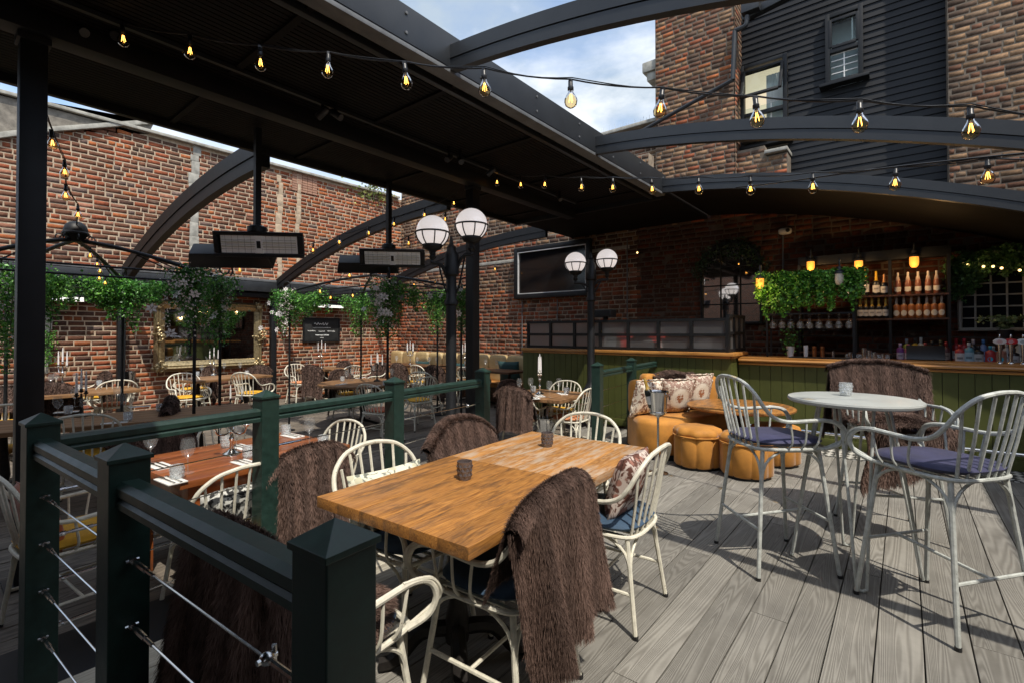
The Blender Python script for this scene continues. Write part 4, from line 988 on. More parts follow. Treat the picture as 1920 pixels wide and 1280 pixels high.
# ================================================================== SOFA GROUP
sofa = thing('sofa', 'curved orange velvet banquette sofa against the dark green railing', 'sofa', (0, 0, 0))
sA = LD(1.46, 6.05); sB = LD(2.66, 6.58)
sv = Vector((sB.x - sA.x, sB.y - sA.y, 0)); sl = sv.length; sv.normalize(); sn = Vector((sv.y, -sv.x, 0))   # sn points to the seat front
def spt(a, o): return Vector((sA.x, sA.y, 0)) + sv * a + sn * o
seat_poly = [spt(-.02, .0), spt(-.12, .25), spt(-.16, .40), spt(-.10, .55), spt(.06, .66), spt(.28, .68), spt(.60, .62), spt(1.0, .58), spt(sl, .64), spt(sl + .05, .0)]
sp_ = catmull([(p.x, p.y, 0) for p in seat_poly[:9]], 5) + [seat_poly[9]]
def puff(poly, z0, z1, rnd=.05):
    cx = sum(p[0] for p in poly) / len(poly); cy = sum(p[1] for p in poly) / len(poly); n = len(poly); prof = [(z0, -.02), (z0 + .02, 0), (z1 - rnd, .0), (z1 - rnd * .3, -rnd * .35), (z1, -rnd * 1.1)]
    vs = []; fs = []
    for z, ins in prof:
        for p in poly:
            dx, dy = p[0] - cx, p[1] - cy; l = math.hypot(dx, dy); vs.append((p[0] + dx / l * ins, p[1] + dy / l * ins, z))
    for i in range(len(prof) - 1):
        for k in range(n): fs.append((i * n + k, i * n + (k + 1) % n, (i + 1) * n + (k + 1) % n, (i + 1) * n + k))
    fs += [tuple(reversed(range(n))), tuple((len(prof) - 1) * n + k for k in range(n))]
    return MB().add(vs, fs)
MB_seat = puff(sp_, .06, .455, .06); MB_seat.build('seat', M_orange, sofa, smooth=50)
MB().prism([(p[0] * .97 + spt(sl / 2, .4).x * .03, p[1] * .97 + spt(sl / 2, .4).y * .03) for p in sp_], .0, .07).build('plinth', M_black, sofa, smooth=0)
nb = 7
for i in range(nb):
    a0, a1 = -.04 + (sl + .06) * i / nb, -.04 + (sl + .06) * (i + 1) / nb; hh = .86 + .085 * math.sin(math.pi * min(1, max(0, (i + .1) / 3.0))) if i < 3 else .86 + .02
    am = (a0 + a1) / 2; off = .09 * (abs(am / sl - .5) * 2) ** 2
    p = spt(am, .02 + off); mb = MB(); mb.blob((0, 0, (.43 + hh) / 2), ((a1 - a0) / 2 + .004, .085, (hh - .43) / 2), 16, 12, 4.5, Matrix.Translation(p) @ Matrix.Rotation(math.atan2(sv.y, sv.x), 4, 'Z'))
    mb.build('back_channel', M_orange, sofa, smooth=60)
rzs = math.atan2(sv.y, sv.x)
def sofa_cush(lab, m, a, o, z, lean, rz=0, size=(.44, .15, .44)):
    p = spt(a, o); return cushion(lab, m, (p.x, p.y, z), (R(lean), 0, rzs + R(rz)), size, frill=True)
sofa_cush('floral tapestry cushion with frill, leftmost of the three on the orange sofa', M_flor, .08, .24, .665, 16, 8)
sofa_cush('tapestry cushion with flower medallion, middle one on the orange sofa', M_med, .50, .28, .665, 18, -6, (.46, .15, .44))
sofa_cush('tapestry cushion with flower medallion, rightmost of the three on the orange sofa', M_med, .90, .22, .70, 14, 0, (.44, .15, .44))
# fur over the sofa back
def SB(s, t):
    a = .62 + t * .36; p0 = np.array(spt(0, 0)); v = np.array(sv); nn = np.array(sn)
    yy = np.where(s < .45, .14 + .0 * s, np.where(s < .6, .14 - .22 * (s - .45) / .15, -.08)); z = np.where(s < .45, .66 + s / .45 * .24, np.where(s < .6, .90 + .04 * np.sin((s - .45) / .15 * np.pi), .90 - (s - .6) * .6)) + .02 * np.cos(t * 4)
    yy = yy + .03 * (t ** 2); return p0[0] + v[0] * a + nn[0] * yy, p0[1] + v[1] * a + nn[1] * yy, z
V_, F_, c_ = fur_surface(lambda s, t: SB(s, -t), 16, 16, 20000, .035, .0042, 41)
tag(link('fur_throw', np_mesh('fur_throw', V_, F_, M_fur, c_)), 'brown fur throw over the top of the orange sofa back', 'throw', 'brown faux fur throws')
def pouf(p, lab, r=.255, h=.42):
    root = thing('pouf', lab, 'pouf', (p.x, p.y, 0), random.random(), 'scalloped orange poufs')
    n = 8; q_ = [(r * (.895 + .085 * abs(math.sin(n / 2 * a)) ** .7), a) for a in np.linspace(0, 2 * math.pi, 96, endpoint=False)]
    puff([(rr * math.cos(a), rr * math.sin(a)) for rr, a in q_], .025, h * .84, .03).build('fluted_body', M_orange, root, smooth=50)
    MB().tube([(r * .985 * math.cos(a), r * .985 * math.sin(a), h * .825) for a in np.linspace(0, 2 * math.pi, 48, endpoint=False)], .008, 6, closed=True).build('piping', M_orange, root)
    poly = [((r * (.96 + .05 * math.cos(n * q * 2 * math.pi / 64))) * math.cos(q * 2 * math.pi / 64), (r * (.96 + .05 * math.cos(n * q * 2 * math.pi / 64))) * math.sin(q * 2 * math.pi / 64)) for q in range(64)]
    puff(poly, h * .80, h + .015, .05).build('seat_top', M_orange, root, smooth=50)
    MB().lathe([(r * .85, 0), (r * .85, .03)], 20).build('base', M_black, root)
pouf(LD(2.02, 5.28), 'scalloped orange pouf nearest the ice bucket stand'); pouf(LD(2.38, 4.93), 'scalloped orange pouf partly behind the left bar stool'); pouf(LD(2.92, 5.38), 'scalloped orange pouf farthest right, behind the left bar stool')
lt = LD(2.64, 5.62); l_t = thing('lounge_table', 'low round varnished wooden table among the orange poufs', 'table', (lt.x, lt.y, 0))
MB().lathe([(.02, .575), (.56, .575), (.575, .585), (.575, .602), (.56, .61), (0, .61)], 48).build('tabletop', M_tabn, l_t)
MB().lathe([(.25, 0), (.25, .02), (.05, .04), (.04, .1), (.04, .56), (.18, .575)], 20).build('pedestal', M_iron, l_t)
# ================================================================== ICE BUCKETS
def bottle_mb(h=.31, r=.041, neck=.014): return MB().lathe([(r * .9, 0), (r, .008), (r, h * .52), (r * .82, h * .62), (neck * 1.15, h * .76), (neck, h * .97), (neck * 1.1, h)], 14)
def tinted_bottle(name, lab, loc, body, foil, label, h=.31, r=.041, foil_z=.66, lz=(.16, .40), neck=.014, rot=(0, 0, 0), group=None, face=(0, -1), lab2=None, cat='bottle', par=None, oval=False, capc=None, square=False):
    n = 12; prof = [(r * .9, 0), (r, .006), (r, h * .50), (r * .86, h * .59), (neck * 1.3, h * foil_z), (neck * 1.05, h * .8), (neck, h * .985), (neck * .6, h)]
    if square: prof = [(r * .95, 0), (r, .005), (r, h * .66), (r * .9, h * .71), (neck * 1.2, h * .77), (neck, h * .82), (neck * 1.25, h * .825), (neck * 1.25, h * .995), (neck, h)]
    V = []; C = []; F = []
    foilz = h * (foil_z if not square else .82)
    for i, (rr, z) in enumerate(prof):
        for k in range(n): a = 2 * math.pi * (k + .5) / n; V.append((rr * math.cos(a), rr * math.sin(a), z)); C.append(foil if z >= foilz - 1e-6 else body)
    for i in range(len(prof) - 1):
        for k in range(n): F.append((i * n + k, i * n + (k + 1) % n, (i + 1) * n + (k + 1) % n, (i + 1) * n + k))
    o = link(name, np_mesh(name, np.array(V), [np.array(F)], M_tint, np.array(C), smooth=True))
    # wrapped label
    if label:
        fa = math.atan2(face[1], face[0]); m = 8; V = []; F = []
        spn = 1.15 if not oval else .85
        z0, z1 = h * lz[0], h * lz[1]
        for k in range(m + 1):
            a = fa - spn + 2 * spn * k / m; f = 1 - (2 * k / m - 1) ** 2; zz = ((z0 + z1) / 2, (z1 - z0) / 2)
            hh = zz[1] * (math.sqrt(max(f, .02)) if oval else 1); low = zz[0] - hh - (0 if oval else .012 * (1 - abs(2 * k / m - 1)))
            for z in (low, zz[0] + hh): V.append(((r + .0015) * math.cos(a), (r + .0015) * math.sin(a), z))
        for k in range(m): F.append((k * 2, k * 2 + 2, k * 2 + 3, k * 2 + 1))
        link('label', np_mesh('label', np.array(V), [np.array(F)], M_tint, np.tile(label, (len(V), 1))), o)
        if lab2:
            V = [(v[0] * 1.012, v[1] * 1.012, (v[2] - (z0 + z1) / 2) * .22 + (z0 + z1) / 2) for v in V]
            V = V[4:-4]; F2 = [(k * 2, k * 2 + 2, k * 2 + 3, k * 2 + 1) for k in range(len(V) // 2 - 1)]
            link('label_band', np_mesh('label_band', np.array(V), [np.array(F2)], M_tint, np.tile(lab2, (len(V), 1))), o)
    o.location = loc; o.rotation_euler = rot
    return tag(o, lab, cat, group)
DARKB, GOLD, PAPER, ROSE = (.008, .012, .010), (.55, .34, .06), (.62, .61, .58), (.45, .16, .07)
def bucket(p, lab, z, r=.10, h=.20, stand=False, floor=0.0):
    root = thing('ice_bucket', lab, 'ice bucket', (p.x, p.y, floor))
    zb = z - h - floor
    MB().lathe([(0, zb), (r * .74, zb), (r * .80, zb + .02), (r * .96, zb + h - .02), (r * 1.06, zb + h - .008), (r * 1.06, zb + h), (r * .93, zb + h - .012), (r * .74, zb + .02), (0, zb + .02)], 26, cap=False).build('bucket', M_bucket, root)
    kind(MB().blob((0, 0, zb + h - .035), (r * .88, r * .88, .02), 12, 6).build('ice', M_glass, root), 'stuff')
    for s in (-1, 1): MB().tube([(s * r * 1.02, 0, zb + h * .8), (s * (r * 1.02 + .018), 0, zb + h * .8), (s * (r * 1.02 + .018), 0, zb + h * .62)], .007, 6).build('handle', M_bucket, root)
    if stand:
        MB().lathe([(.10, 0), (.10, .012), (.03, .03), (.012, .05), (.012, zb - .06), (.02, zb - .05), (r * .8, zb - .02), (r * .85, zb)], 20).build('stand', M_steel, root)
    return root
ib = LD(1.507, 5.0); ib.z = 0
bucket(ib, 'steel champagne bucket on a tall stand beside the orange sofa', .85, r=.102, h=.215, stand=True)
tinted_bottle('champagne_bottle', 'gold foil champagne bottle leaning in the bucket on the stand beside the sofa', (ib.x - .045, ib.y - .03, .68), DARKB, GOLD, PAPER, rot=(R(6), R(-14), 0))
ib2 = G(1019, 783, .36)
bucket(ib2, 'large steel ice bucket holding two bottles beyond the far end of the oak table', .37, r=.125, h=.25, floor=0.0)
tinted_bottle('wine_bottle', 'pale foil bottle leaning left in the bucket beyond the oak table', (ib2.x - .06, ib2.y, .20), (.25, .25, .2), (.5, .42, .36), PAPER, rot=(0, R(-16), 0))
tinted_bottle('wine_bottle', 'brown capped bottle standing right in the bucket beyond the oak table', (ib2.x + .035, ib2.y + .02, .20), (.03, .03, .02), (.20, .13, .10), PAPER, rot=(0, R(3), 0))
# ================================================================== LOWER DINING TABLES
TABLES = {}
def board_table(key, lab, c, ang, l, w_, zt, m, floor, nb=5, round_=False, ped=True):
    root = thing('dining_table' if not round_ else 'round_table', lab, 'table', (c.x, c.y, floor), ang); h = zt - floor
    if round_:
        MB().lathe([(0, h - .04), (w_ / 2 - .01, h - .04), (w_ / 2, h - .03), (w_ / 2, h - .006), (w_ / 2 - .006, h), (0, h)], 44, cap=False).build('tabletop', m, root)
    else:
        for j in range(nb):
            o = MB().box((0, 0, h - .02), (w_ / nb - .0008, l, .04)).build('board', m, root, bevel=.002); o.location.x = w_ * ((j + .5) / nb - .5)
    if key == 'mahog':
        for s in (-1, 1):
            for q in (-1, 1): MB().box((s * (w_ / 2 - .09), q * (l / 2 - .10), (h - .04) / 2), (.075, .075, h - .045)).build('leg', m, root, bevel=.004)
            MB().box((s * (w_ / 2 - .085), 0, h - .09), (.024, l - .28, .09)).build('apron', m, root)
        for q in (-1, 1): MB().box((0, q * (l / 2 - .095), h - .09), (w_ - .25, .024, .09)).build('apron', m, root)
    else:
        for q in ((-1, 1) if l > 1.3 else (0,)):
            mb = MB().lathe([(.03, h - .05), (.04, .5), (.055, .3), (.035, .2), (.05, .1)], 10, (0, q * l * .3, 0)); 
            for k in range(4):
                a = k * math.pi / 2 + .78; mb.tube([(math.cos(a) * .04, q * l * .3 + math.sin(a) * .04, .11), (math.cos(a) * .32, q * l * .3 + math.sin(a) * .32, .025)], .022, 6)
            mb.build('pedestal', M_iron, root)
    return root
def wine_glass(p, lab, group, s=1.0):
    if 'wg' not in TABLES:
        TABLES['wg'] = MB().lathe([(.036, .0), (.036, .002), (.006, .006), (.004, .012), (.0038, .085), (.008, .092), (.028, .112), (.041, .145), (.040, .175), (.032, .212)], 16, cap=False).mesh('wine_glass', M_glass)
    o = link('wine_glass', TABLES['wg']); o.location = p; o.scale = (s,) * 3; return tag(o, lab, 'wine glass', group)
def tumb(p, lab, group):
    if 'tb' not in TABLES:
        o = tumbler(p, lab, M_cut, group, .037, .085, 'tumbler', 'cut_tumbler'); TABLES['tb'] = o.data; return o
    o = link('cut_tumbler', TABLES['tb']); o.location = p; o.rotation_euler.z = random.random(); return tag(o, lab, 'tumbler', group)
def napkin(p, ang, lab, group):
    if 'nk' not in TABLES:
        TABLES['nk'] = (MB().box((0, 0, .004), (.10, .20, .008)).mesh('napkin', M_white, bevel=.003), MB().box((-.018, 0, .011), (.012, .19, .003)).box((-.018, .075, .012), (.022, .05, .003)).mesh('fork', M_silver), MB().box((.014, 0, .011), (.013, .20, .003)).mesh('knife', M_silver))
    o = link('napkin', TABLES['nk'][0]); o.location = p; o.rotation_euler.z = ang; tag(o, lab, 'napkin', group)
    cu = empty('cutlery', p, ang); tag(cu, lab.replace('folded white napkin', 'knife and fork'), 'cutlery', group.replace('napkins', 'cutlery sets') if group else None)
    link('fork', TABLES['nk'][1], cu); link('knife', TABLES['nk'][2], cu)
def candelabra(p, lab, arms=2, h=.36, m=None, ang=0.0, cl=.17, spread=.11, lean=0):
    m = m or M_silver; root = thing('candelabra', lab, 'candelabra', p, ang)
    MB().lathe([(.06, 0), (.058, .012), (.03, .025), (.014, .04), (.010, .09), (.018, .11), (.010, .13), (.009, h * .62), (.02, h * .66), (.010, h * .70), (.009, h * .9)], 12).build('stem', m, root)
    tips = [(0, 0, h)]
    for k in range(arms):
        a = 2 * math.pi * k / arms; c, s = math.cos(a) * spread, math.sin(a) * spread
        MB().tube(catmull([(0, 0, h * .68), (c * .45, s * .45, h * .60), (c * .85, s * .85, h * .66), (c, s, h * .86)], 5), .006, 6).build('arm', m, root)
        tips.append((c, s, h * .88))
    for t_ in tips:
        MB().lathe([(.004, -.02), (.022, -.004), (.024, 0), (.013, .004), (.012, .022), (.0, .022)], 10, t_, cap=False).build('candle_cup', m, root)
        MB().lathe([(.0105, .006), (.0095, cl * .7), (.005, cl), (0, cl + .004)], 9, t_).build('candle', M_cand, root)
    return root
zT = .60
near_r, near_l, far_r = G(656, 832, zT), G(338, 905, zT), G(545, 806, zT)
t2u = (near_r - near_l); t2l = t2u.length; t2u.normalize(); t2v = Vector((-t2u.y, t2u.x, 0)); t2w = .86; t2c = (near_r + near_l) / 2 + t2v * t2w / 2; a2 = math.atan2(-t2u.x, t2u.y)
board_table('mahog', 'glossy mahogany table on the lower floor just beyond the green railing', t2c, a2, t2l, t2w, zT, M_mahog, FL)
t2 = lambda a, b, z=zT: Vector((t2c.x, t2c.y, z)) + t2u * a * t2l / 2 + t2v * b * t2w / 2
f2 = lambda v: (v.x, v.y)
g2 = 'place settings on the mahogany table'
for (px, py) in ((580, 834), (352, 886), (282, 868), (443, 842)): wine_glass(G(px, py, zT), 'wine glass on the mahogany table beyond the railing', 'wine glasses on the mahogany table')
for (px, py) in ((606, 836), (332, 898), (424, 838), (466, 858), (536, 815)): tumb(G(px, py, zT), 'cut crystal tumbler on the mahogany table beyond the railing', 'tumblers on the mahogany table')
for (px, py) in ((594, 838), (460, 868), (320, 901), (548, 817), (452, 838), (300, 874)): napkin(G(px, py, zT), a2 + R(90), 'folded white napkin on the mahogany table beyond the railing', 'napkins on the mahogany table')
candelabra(G(434, 851, zT), 'silver candelabra with white candles on the mahogany table', 3, .24, ang=.6, cl=.02)
qa = chair('cream', hoop_at(425, 783, f2(-t2v), FL), f2(-t2v), 'white armchair on the far side of the mahogany table, seen between railing posts', M_must)
qb = chair('cream', hoop_at(282, 806, f2(-t2v), FL), f2(-t2v), 'armchair under a pale brown fur at the far left of the mahogany table', M_must)
throw(qb, 'pale brown fur throw humped over a chair beyond the mahogany table', w_=.28, n=24000, lng=.032, wid=.004, seed=51, rise=.03)
qc = chair('cream', hoop_at(658, 787, f2(-t2u), FL), f2(-t2u), 'white armchair at the right end of the mahogany table', M_must)
qd = chair('cream', hoop_at(592, 846, f2(t2v), FL), f2(t2v), 'armchair covered by a dark fur at the near right side of the mahogany table', M_rust)
throw(qd, 'dark fur throw over the chair between railing and mahogany table', w_=.30, back=.55, n=40000, lng=.036, wid=.0036, seed=52, fold=.04, tilt=.08)
qe = chair('cream', hoop_at(470, 872, f2(t2v), FL), f2(t2v), 'white armchair with black and white cushion at the near side of the mahogany table', M_must)
chair_cushion(qe, 'black and white printed cushion in the chair before the mahogany table', M_bw, (.40, .12, .28))
qf = chair('cream', t2(-1.0, .1, FL) - t2u * .36, f2(t2u), 'white armchair with mustard pad at the left end of the mahogany table', M_must, True)
chair_cushion(qf, 'orange velvet cushion in the mustard padded chair behind the front railing', M_rust, (.40, .13, .36))
# long table further left
lc = G(205, 783, zT); lu = Vector((.30, .954, 0)); lv = Vector((-.954, .30, 0)); la = math.atan2(-lu.x, lu.y)
board_table('oak', 'long brown oak table running behind the tall black column at the left', lc, la, 2.5, .85, zT, M_brownt, FL)
for (px, py) in ((108, 782), (140, 762), (220, 757), (232, 774), (160, 785)): wine_glass(G(px, py, zT), 'wine glass on the long brown table at the left', 'glasses on the long brown table')
for (px, py) in ((300, 770), (240, 788), (128, 775)): tumb(G(px, py, zT), 'cut tumbler on the long brown table at the left', 'tumblers on the long brown table')
for (px, py) in ((125, 772), (215, 792), (262, 762)): napkin(G(px, py, zT), la, 'folded white napkin on the long brown table at the left', 'napkins on the long brown table')
cI = candelabra(G(152, 780, zT), 'dark cast iron candelabra with grey white candles on the long brown table', 2, .26, M_iron, ang=-.5, cl=.22)
def simple_chairs(rows):
    for (px, py, f, pad, lab, fur, kw) in rows:
        fl = kw.pop('floor', FL); c = chair('cream', hoop_at(px, py, f, fl), f, lab, pad)
        if fur: throw(c, fur, n=int(kw.pop('n', 3500) * 2.2), lng=.034, wid=kw.pop('wid', .011) * .7, seed=px, **kw)
simple_chairs([
 (155, 777, f2(lv), M_must, 'white armchair in front of the long brown table, left behind the corner post', None, {}),
 (322, 750, f2(-lu), M_must, 'armchair under near black fur at the right end of the long brown table', 'near black fur throw over the chair at the right end of the long brown table', dict(n=6000)),
 (14, 722, f2(-lv), M_must, 'white armchair at the photo edge behind the long brown table', None, {}),
 (12, 758, f2(-lv), M_must, 'armchair half cut by the left photo edge, spindles showing below the fur', None, {}),
 (20, 728, f2(-lv), M_must, 'armchair under fur left of the tall black column', 'brown fur throw left of the tall black column', {}),
 (92, 722, f2(lv), M_must, 'armchair under fur just right of the tall black column', 'dark fur throw right beside the tall black column', {}),
 (222, 712, XN, M_peach, 'white armchair with peach pad right of the small candle table under the wall', None, {}),
 (200, 700, YN, M_must, 'armchair under fur behind the small candle table by the brick wall', 'brown fur throw behind the small candle table by the brick wall', {}),
])
# small table by the wall, left
c4_ = G(150, 733, zT)
board_table('oak', 'small oak table with a silver candelabra by the brick wall at far left', c4_, 0, 1.3, .8, zT, M_brownt, FL)
candelabra(G(117, 731, zT), 'tall silver three arm candelabra on the small oak table at far left', 2, .40, ang=R(10), cl=.22, spread=.15)
for (px, py) in ((102, 728), (186, 722), (148, 731)): tumb(G(px, py, zT), 'cut tumbler on the small oak table at far left', 'tumblers on the small oak table')
for (px, py) in ((95, 726), (105, 722), (142, 722)): wine_glass(G(px, py, zT), 'wine glass on the small oak table at far left', 'wine glasses on the small oak table')
bk = G(245, 748, zT); bucket(G(243, 780, FL), 'steel wine bucket on a stand left of the gilt mirror', .72, .10, .19, stand=True, floor=FL)
# table below the mirror
c5_ = G(418, 706, zT)
board_table('oak', 'pale oak table under the gilt mirror', c5_, R(8), 1.5, .85, zT, M_brownt, FL)
candelabra(G(401, 703, zT), 'silver candelabra on the oak table under the gilt mirror', 2, .36, ang=.3, cl=.19, spread=.12)
for (px, py) in ((378, 703), (450, 697), (420, 698)): wine_glass(G(px, py, zT), 'wine glass on the oak table under the gilt mirror', 'wine glasses under the gilt mirror')
for (px, py) in ((370, 704), (463, 702)): tumb(G(px, py, zT), 'cut tumbler on the oak table under the gilt mirror', 'tumblers under the gilt mirror')
candelabra(G(432, 770, .35), 'three slim white candles on a low candelabra behind the railing', 2, .16, M_iron, ang=.7, cl=.20, spread=.16)
c6_ = G(612, 690, zT)
board_table('oak', 'oak table below the chalkboard', c6_, R(5), 1.2, .8, zT, M_brownt, FL)
candelabra(G(603, 690, zT), 'silver candelabra on the oak table below the chalkboard', 2, .44, ang=.2, cl=.22, spread=.12)
for (px, py) in ((575, 690), (590, 688), (626, 688)): wine_glass(G(px, py, zT), 'wine glass on the oak table below the chalkboard', 'wine glasses below the chalkboard')
c7_ = G(680, 716, zT)
board_table('round', 'round brown table standing inside the right hand gazebo', c7_, 0, 1.2, 1.45, zT, M_brownt, FL, round_=True)
candelabra(G(707, 714, zT), 'tarnished candelabra on the round gazebo table', 3, .30, M_iron, ang=.3, cl=.20, spread=.11)
for (px, py) in ((668, 704), (690, 722), (660, 712), (735, 712), (700, 704), (650, 716)): wine_glass(G(px, py, zT), 'wine glass on the round gazebo table', 'wine glasses on the round gazebo table')
for (px, py) in ((642, 714), (722, 722)): tumb(G(px, py, zT), 'cut tumbler on the round gazebo table', 'tumblers on the round gazebo table')
for (px, py) in ((676, 708), (702, 724), (640, 720)): napkin(G(px, py, zT), .4, 'folded white napkin on the round gazebo table', 'napkins on the round gazebo table')
simple_chairs([
 (342, 699, XP, M_must, 'white armchair with mustard pad left of the table under the gilt mirror', None, {}),
 (452, 698, f2(Vector((-.5, .87, 0))), M_must, 'white armchair with mustard pad before the table under the gilt mirror', None, {}),
 (396, 689, YN, M_must, 'armchair under fur behind the table under the gilt mirror', 'brown fur throw directly below the gilt mirror frame', {}),
 (486, 688, XN, M_must, 'armchair under fur right of the table under the gilt mirror', 'dark fur throw at the lower right corner of the gilt mirror', {}),
 (552, 682, XP, M_peach, 'white armchair behind the black post left of the chalkboard', None, {}),
 (582, 688, f2(Vector((-.3, .95, 0))), M_must, 'armchair under fur left of the chalkboard table', 'brown fur throw with hanging sides left of the round gazebo table', dict(back=.6)),
 (634, 696, f2(Vector((.9, .3, 0))), M_must, 'armchair under a dark fur at the left of the round gazebo table', 'very dark fur throw slumped beside the round gazebo table', dict(w_=.34)),
 (648, 679, YN, M_must, 'armchair under fur behind the table below the chalkboard', 'brown fur throw just under the chalkboard', {}),
 (664, 685, XN, M_must, 'white armchair right of the table below the chalkboard', None, {}),
 (688, 720, f2(Vector((-.2, .97, 0))), M_rust, 'white armchair with rust pad, its back to the railing, at the round gazebo table', None, {}),
 (716, 682, YN, M_must, 'armchair under fur at the far side of the round gazebo table', 'dark fur throw behind the candelabra of the round gazebo table', {}),
 (786, 697, f2(Vector((-.4, .9, 0))), M_rust, 'white armchair with rust cushion behind the third railing post', None, {}),
 (803, 706, XN, M_must, 'white armchair turned left over a dark fur by the third railing post', None, {}),
 (744, 684, YP, M_must, 'armchair under fur before the banquette, left end', 'brown fur throw before the left end of the tan banquette', dict(floor=FL)),
 (812, 688, YP, M_must, 'armchair under fur before the middle of the banquette', 'brown fur throw before the middle of the tan banquette', dict(floor=FL)),
 (778, 684, YP, M_must, 'white armchair with mustard pad between two furred chairs by the banquette', None, {}),
 (868, 688, YP, M_must, 'white armchair by the banquette next to the street lamp', None, {}),
])
# table right of the railing gap
cr_ = [G(1090, 734, .62), G(1028, 749, .62)]; c8_ = G(1022, 738, .62)
board_table('oak', 'square oak table between the railings in front of the green counter', c8_, math.atan2(-U.x, U.y), .95, .95, .62, M_brownt, FL)
candelabra(G(1012, 738, .62), 'single silver candlestick with white candles on the square oak table', 2, .30, ang=.8, cl=.24, spread=.016)
for (px, py) in ((974, 738), (995, 736), (1030, 744), (1048, 737)): wine_glass(G(px, py, .62), 'large wine glass on the square oak table between the railings', 'wine glasses on the square oak table')
for (px, py) in ((1000, 734), (1062, 737)): tumb(G(px, py, .62), 'cut tumbler on the square oak table between the railings', 'tumblers on the square oak table')
for (px, py) in ((1012, 742), (1054, 738), (1002, 746)): napkin(G(px, py, .62), .9, 'folded white napkin on the square oak table between the railings', 'napkins on the square oak table')
simple_chairs([
 (960, 731, f2(U), M_must, 'armchair hidden by a square dark fur, in front of the square oak table', 'dark square hanging fur with lighter ribs right of the fourth railing post', dict(n=12000, wid=.008, back=.50, w_=.27)),
 (950, 717, f2(-Vv), M_must, 'armchair under fur at the left of the square oak table', 'brown fur throw behind the square hanging fur', dict(n=6000)),
 (1064, 713, f2(-U), M_must, 'white armchair at the far side of the square oak table by the green counter', None, {}),
 (1106, 728, f2(Vv), M_peach, 'white armchair with peach pad right of the square oak table by the railing post', None, {}),
])
# banquette along the back wall
bq = thing('banquette', 'long tan leather banquette with panelled back along the brick wall', 'banquette', (0, 0, 0))
x0, x1 = PY(733, 660, 8.75).x, PY(985, 668, 8.75).x; npn = 9
for i in range(npn):
    MB().blob((x0 + (x1 - x0) * (i + .5) / npn, 8.80, .60), ((x1 - x0) / npn / 2 - .004, .09, .33), 12, 8, 6).build('back_panel', M_tan, bq, smooth=60)
MB().box(((x0 + x1) / 2, 8.55, .26), (x1 - x0, .55, .10)).build('seat', plain('orange_leather', (.42, .19, .05), rough=.5), bq, bevel=.02)
MB().box(((x0 + x1) / 2, 8.60, .03), (x1 - x0, .45, .36)).build('plinth', M_dwood, bq)
for i, (px, l) in enumerate(((795, 'teal cushion on the tan banquette behind the gazebo pole'), (872, 'pale teal cushion on the tan banquette behind the street lamp'), (956, 'dark teal cushion at the right end of the tan banquette'))):
    p = PY(px, 690, 8.6); cushion(l, M_teal, (p.x, 8.58, .56 if i == 2 else .50), (R(14), 0, .1 * i), (.55, .14, .50 if i == 2 else .40))
for i, (px, l) in enumerate(((775, 'dark wood table before the left part of the banquette'), (850, 'dark wood table before the middle of the banquette'), (925, 'dark wood table before the right end of the banquette'))):
    p = PY(px, 688, 7.9); board_table('oak', l, Vector((p.x, 7.95, 0)), R(90), 1.35 if i else 2.2, .7, .64, M_dwood, FL)
for (px, l) in ((769, 'five candle silver candelabra on the left banquette table'), (872, 'five candle silver candelabra on the right banquette table')):
    p = PY(px, 684, 7.95); candelabra(Vector((p.x, 7.95, .64)), l, 4, .36, ang=.2, cl=.22, spread=.10)
for px in (742, 755, 790, 803, 815, 838, 900, 922):
    p = PY(px, 684, 7.9); wine_glass(Vector((p.x, 7.9 + random.uniform(-.2, .2), .64)), 'wine glass on the dark banquette tables', 'wine glasses on the banquette tables')
# ================================================================== FOLIAGE
def leaves(P, g, size=.035, cols=None, droop=.7):
    """folded two-triangle-pair leaves at points P"""
    n = len(P); d = g.normal(0, 1, (n, 3)); d[:, 2] -= droop; d /= np.linalg.norm(d, axis=1, keepdims=True)
    u = g.normal(0, 1, (n, 3)); s = np.cross(d, u); s /= np.linalg.norm(s, axis=1, keepdims=True) + 1e-9; nn = np.cross(s, d)
    L_ = size * g.uniform(.6, 1.35, (n, 1)); W = L_ * g.uniform(.38, .55, (n, 1))
    v = np.stack([P, P + d * L_ * .40 + s * W + nn * L_ * .14, P + d * L_, P + d * L_ * .40 - s * W + nn * L_ * .14, P + d * L_ * .45 - nn * L_ * .04], 1).reshape(-1, 3)
    o = np.arange(n)[:, None] * 5
    F = np.concatenate([o + np.array([[0, 1, 4]]), o + np.array([[1, 2, 4]]), o + np.array([[2, 3, 4]]), o + np.array([[3, 0, 4]])])
    cols = np.array(cols if cols is not None else [(.05, .16, .022), (.03, .10, .018), (.08, .22, .03), (.02, .07, .014), (.12, .27, .045)])
    c = cols[g.integers(0, len(cols), n)] * g.uniform(.7, 1.3, (n, 1))
    return v, F, np.repeat(c, 5, axis=0)
def foliage(name, P, seed, par=None, size=.035, cols=None, m=None, droop=.7):
    v, F, c = leaves(np.asarray(P), np.random.default_rng(seed), size, cols, droop)
    return kind(link(name, np_mesh(name, v, [F], m or M_leaf, c), par), 'stuff') if par is not None else link(name, np_mesh(name, v, [F], m or M_leaf, c))
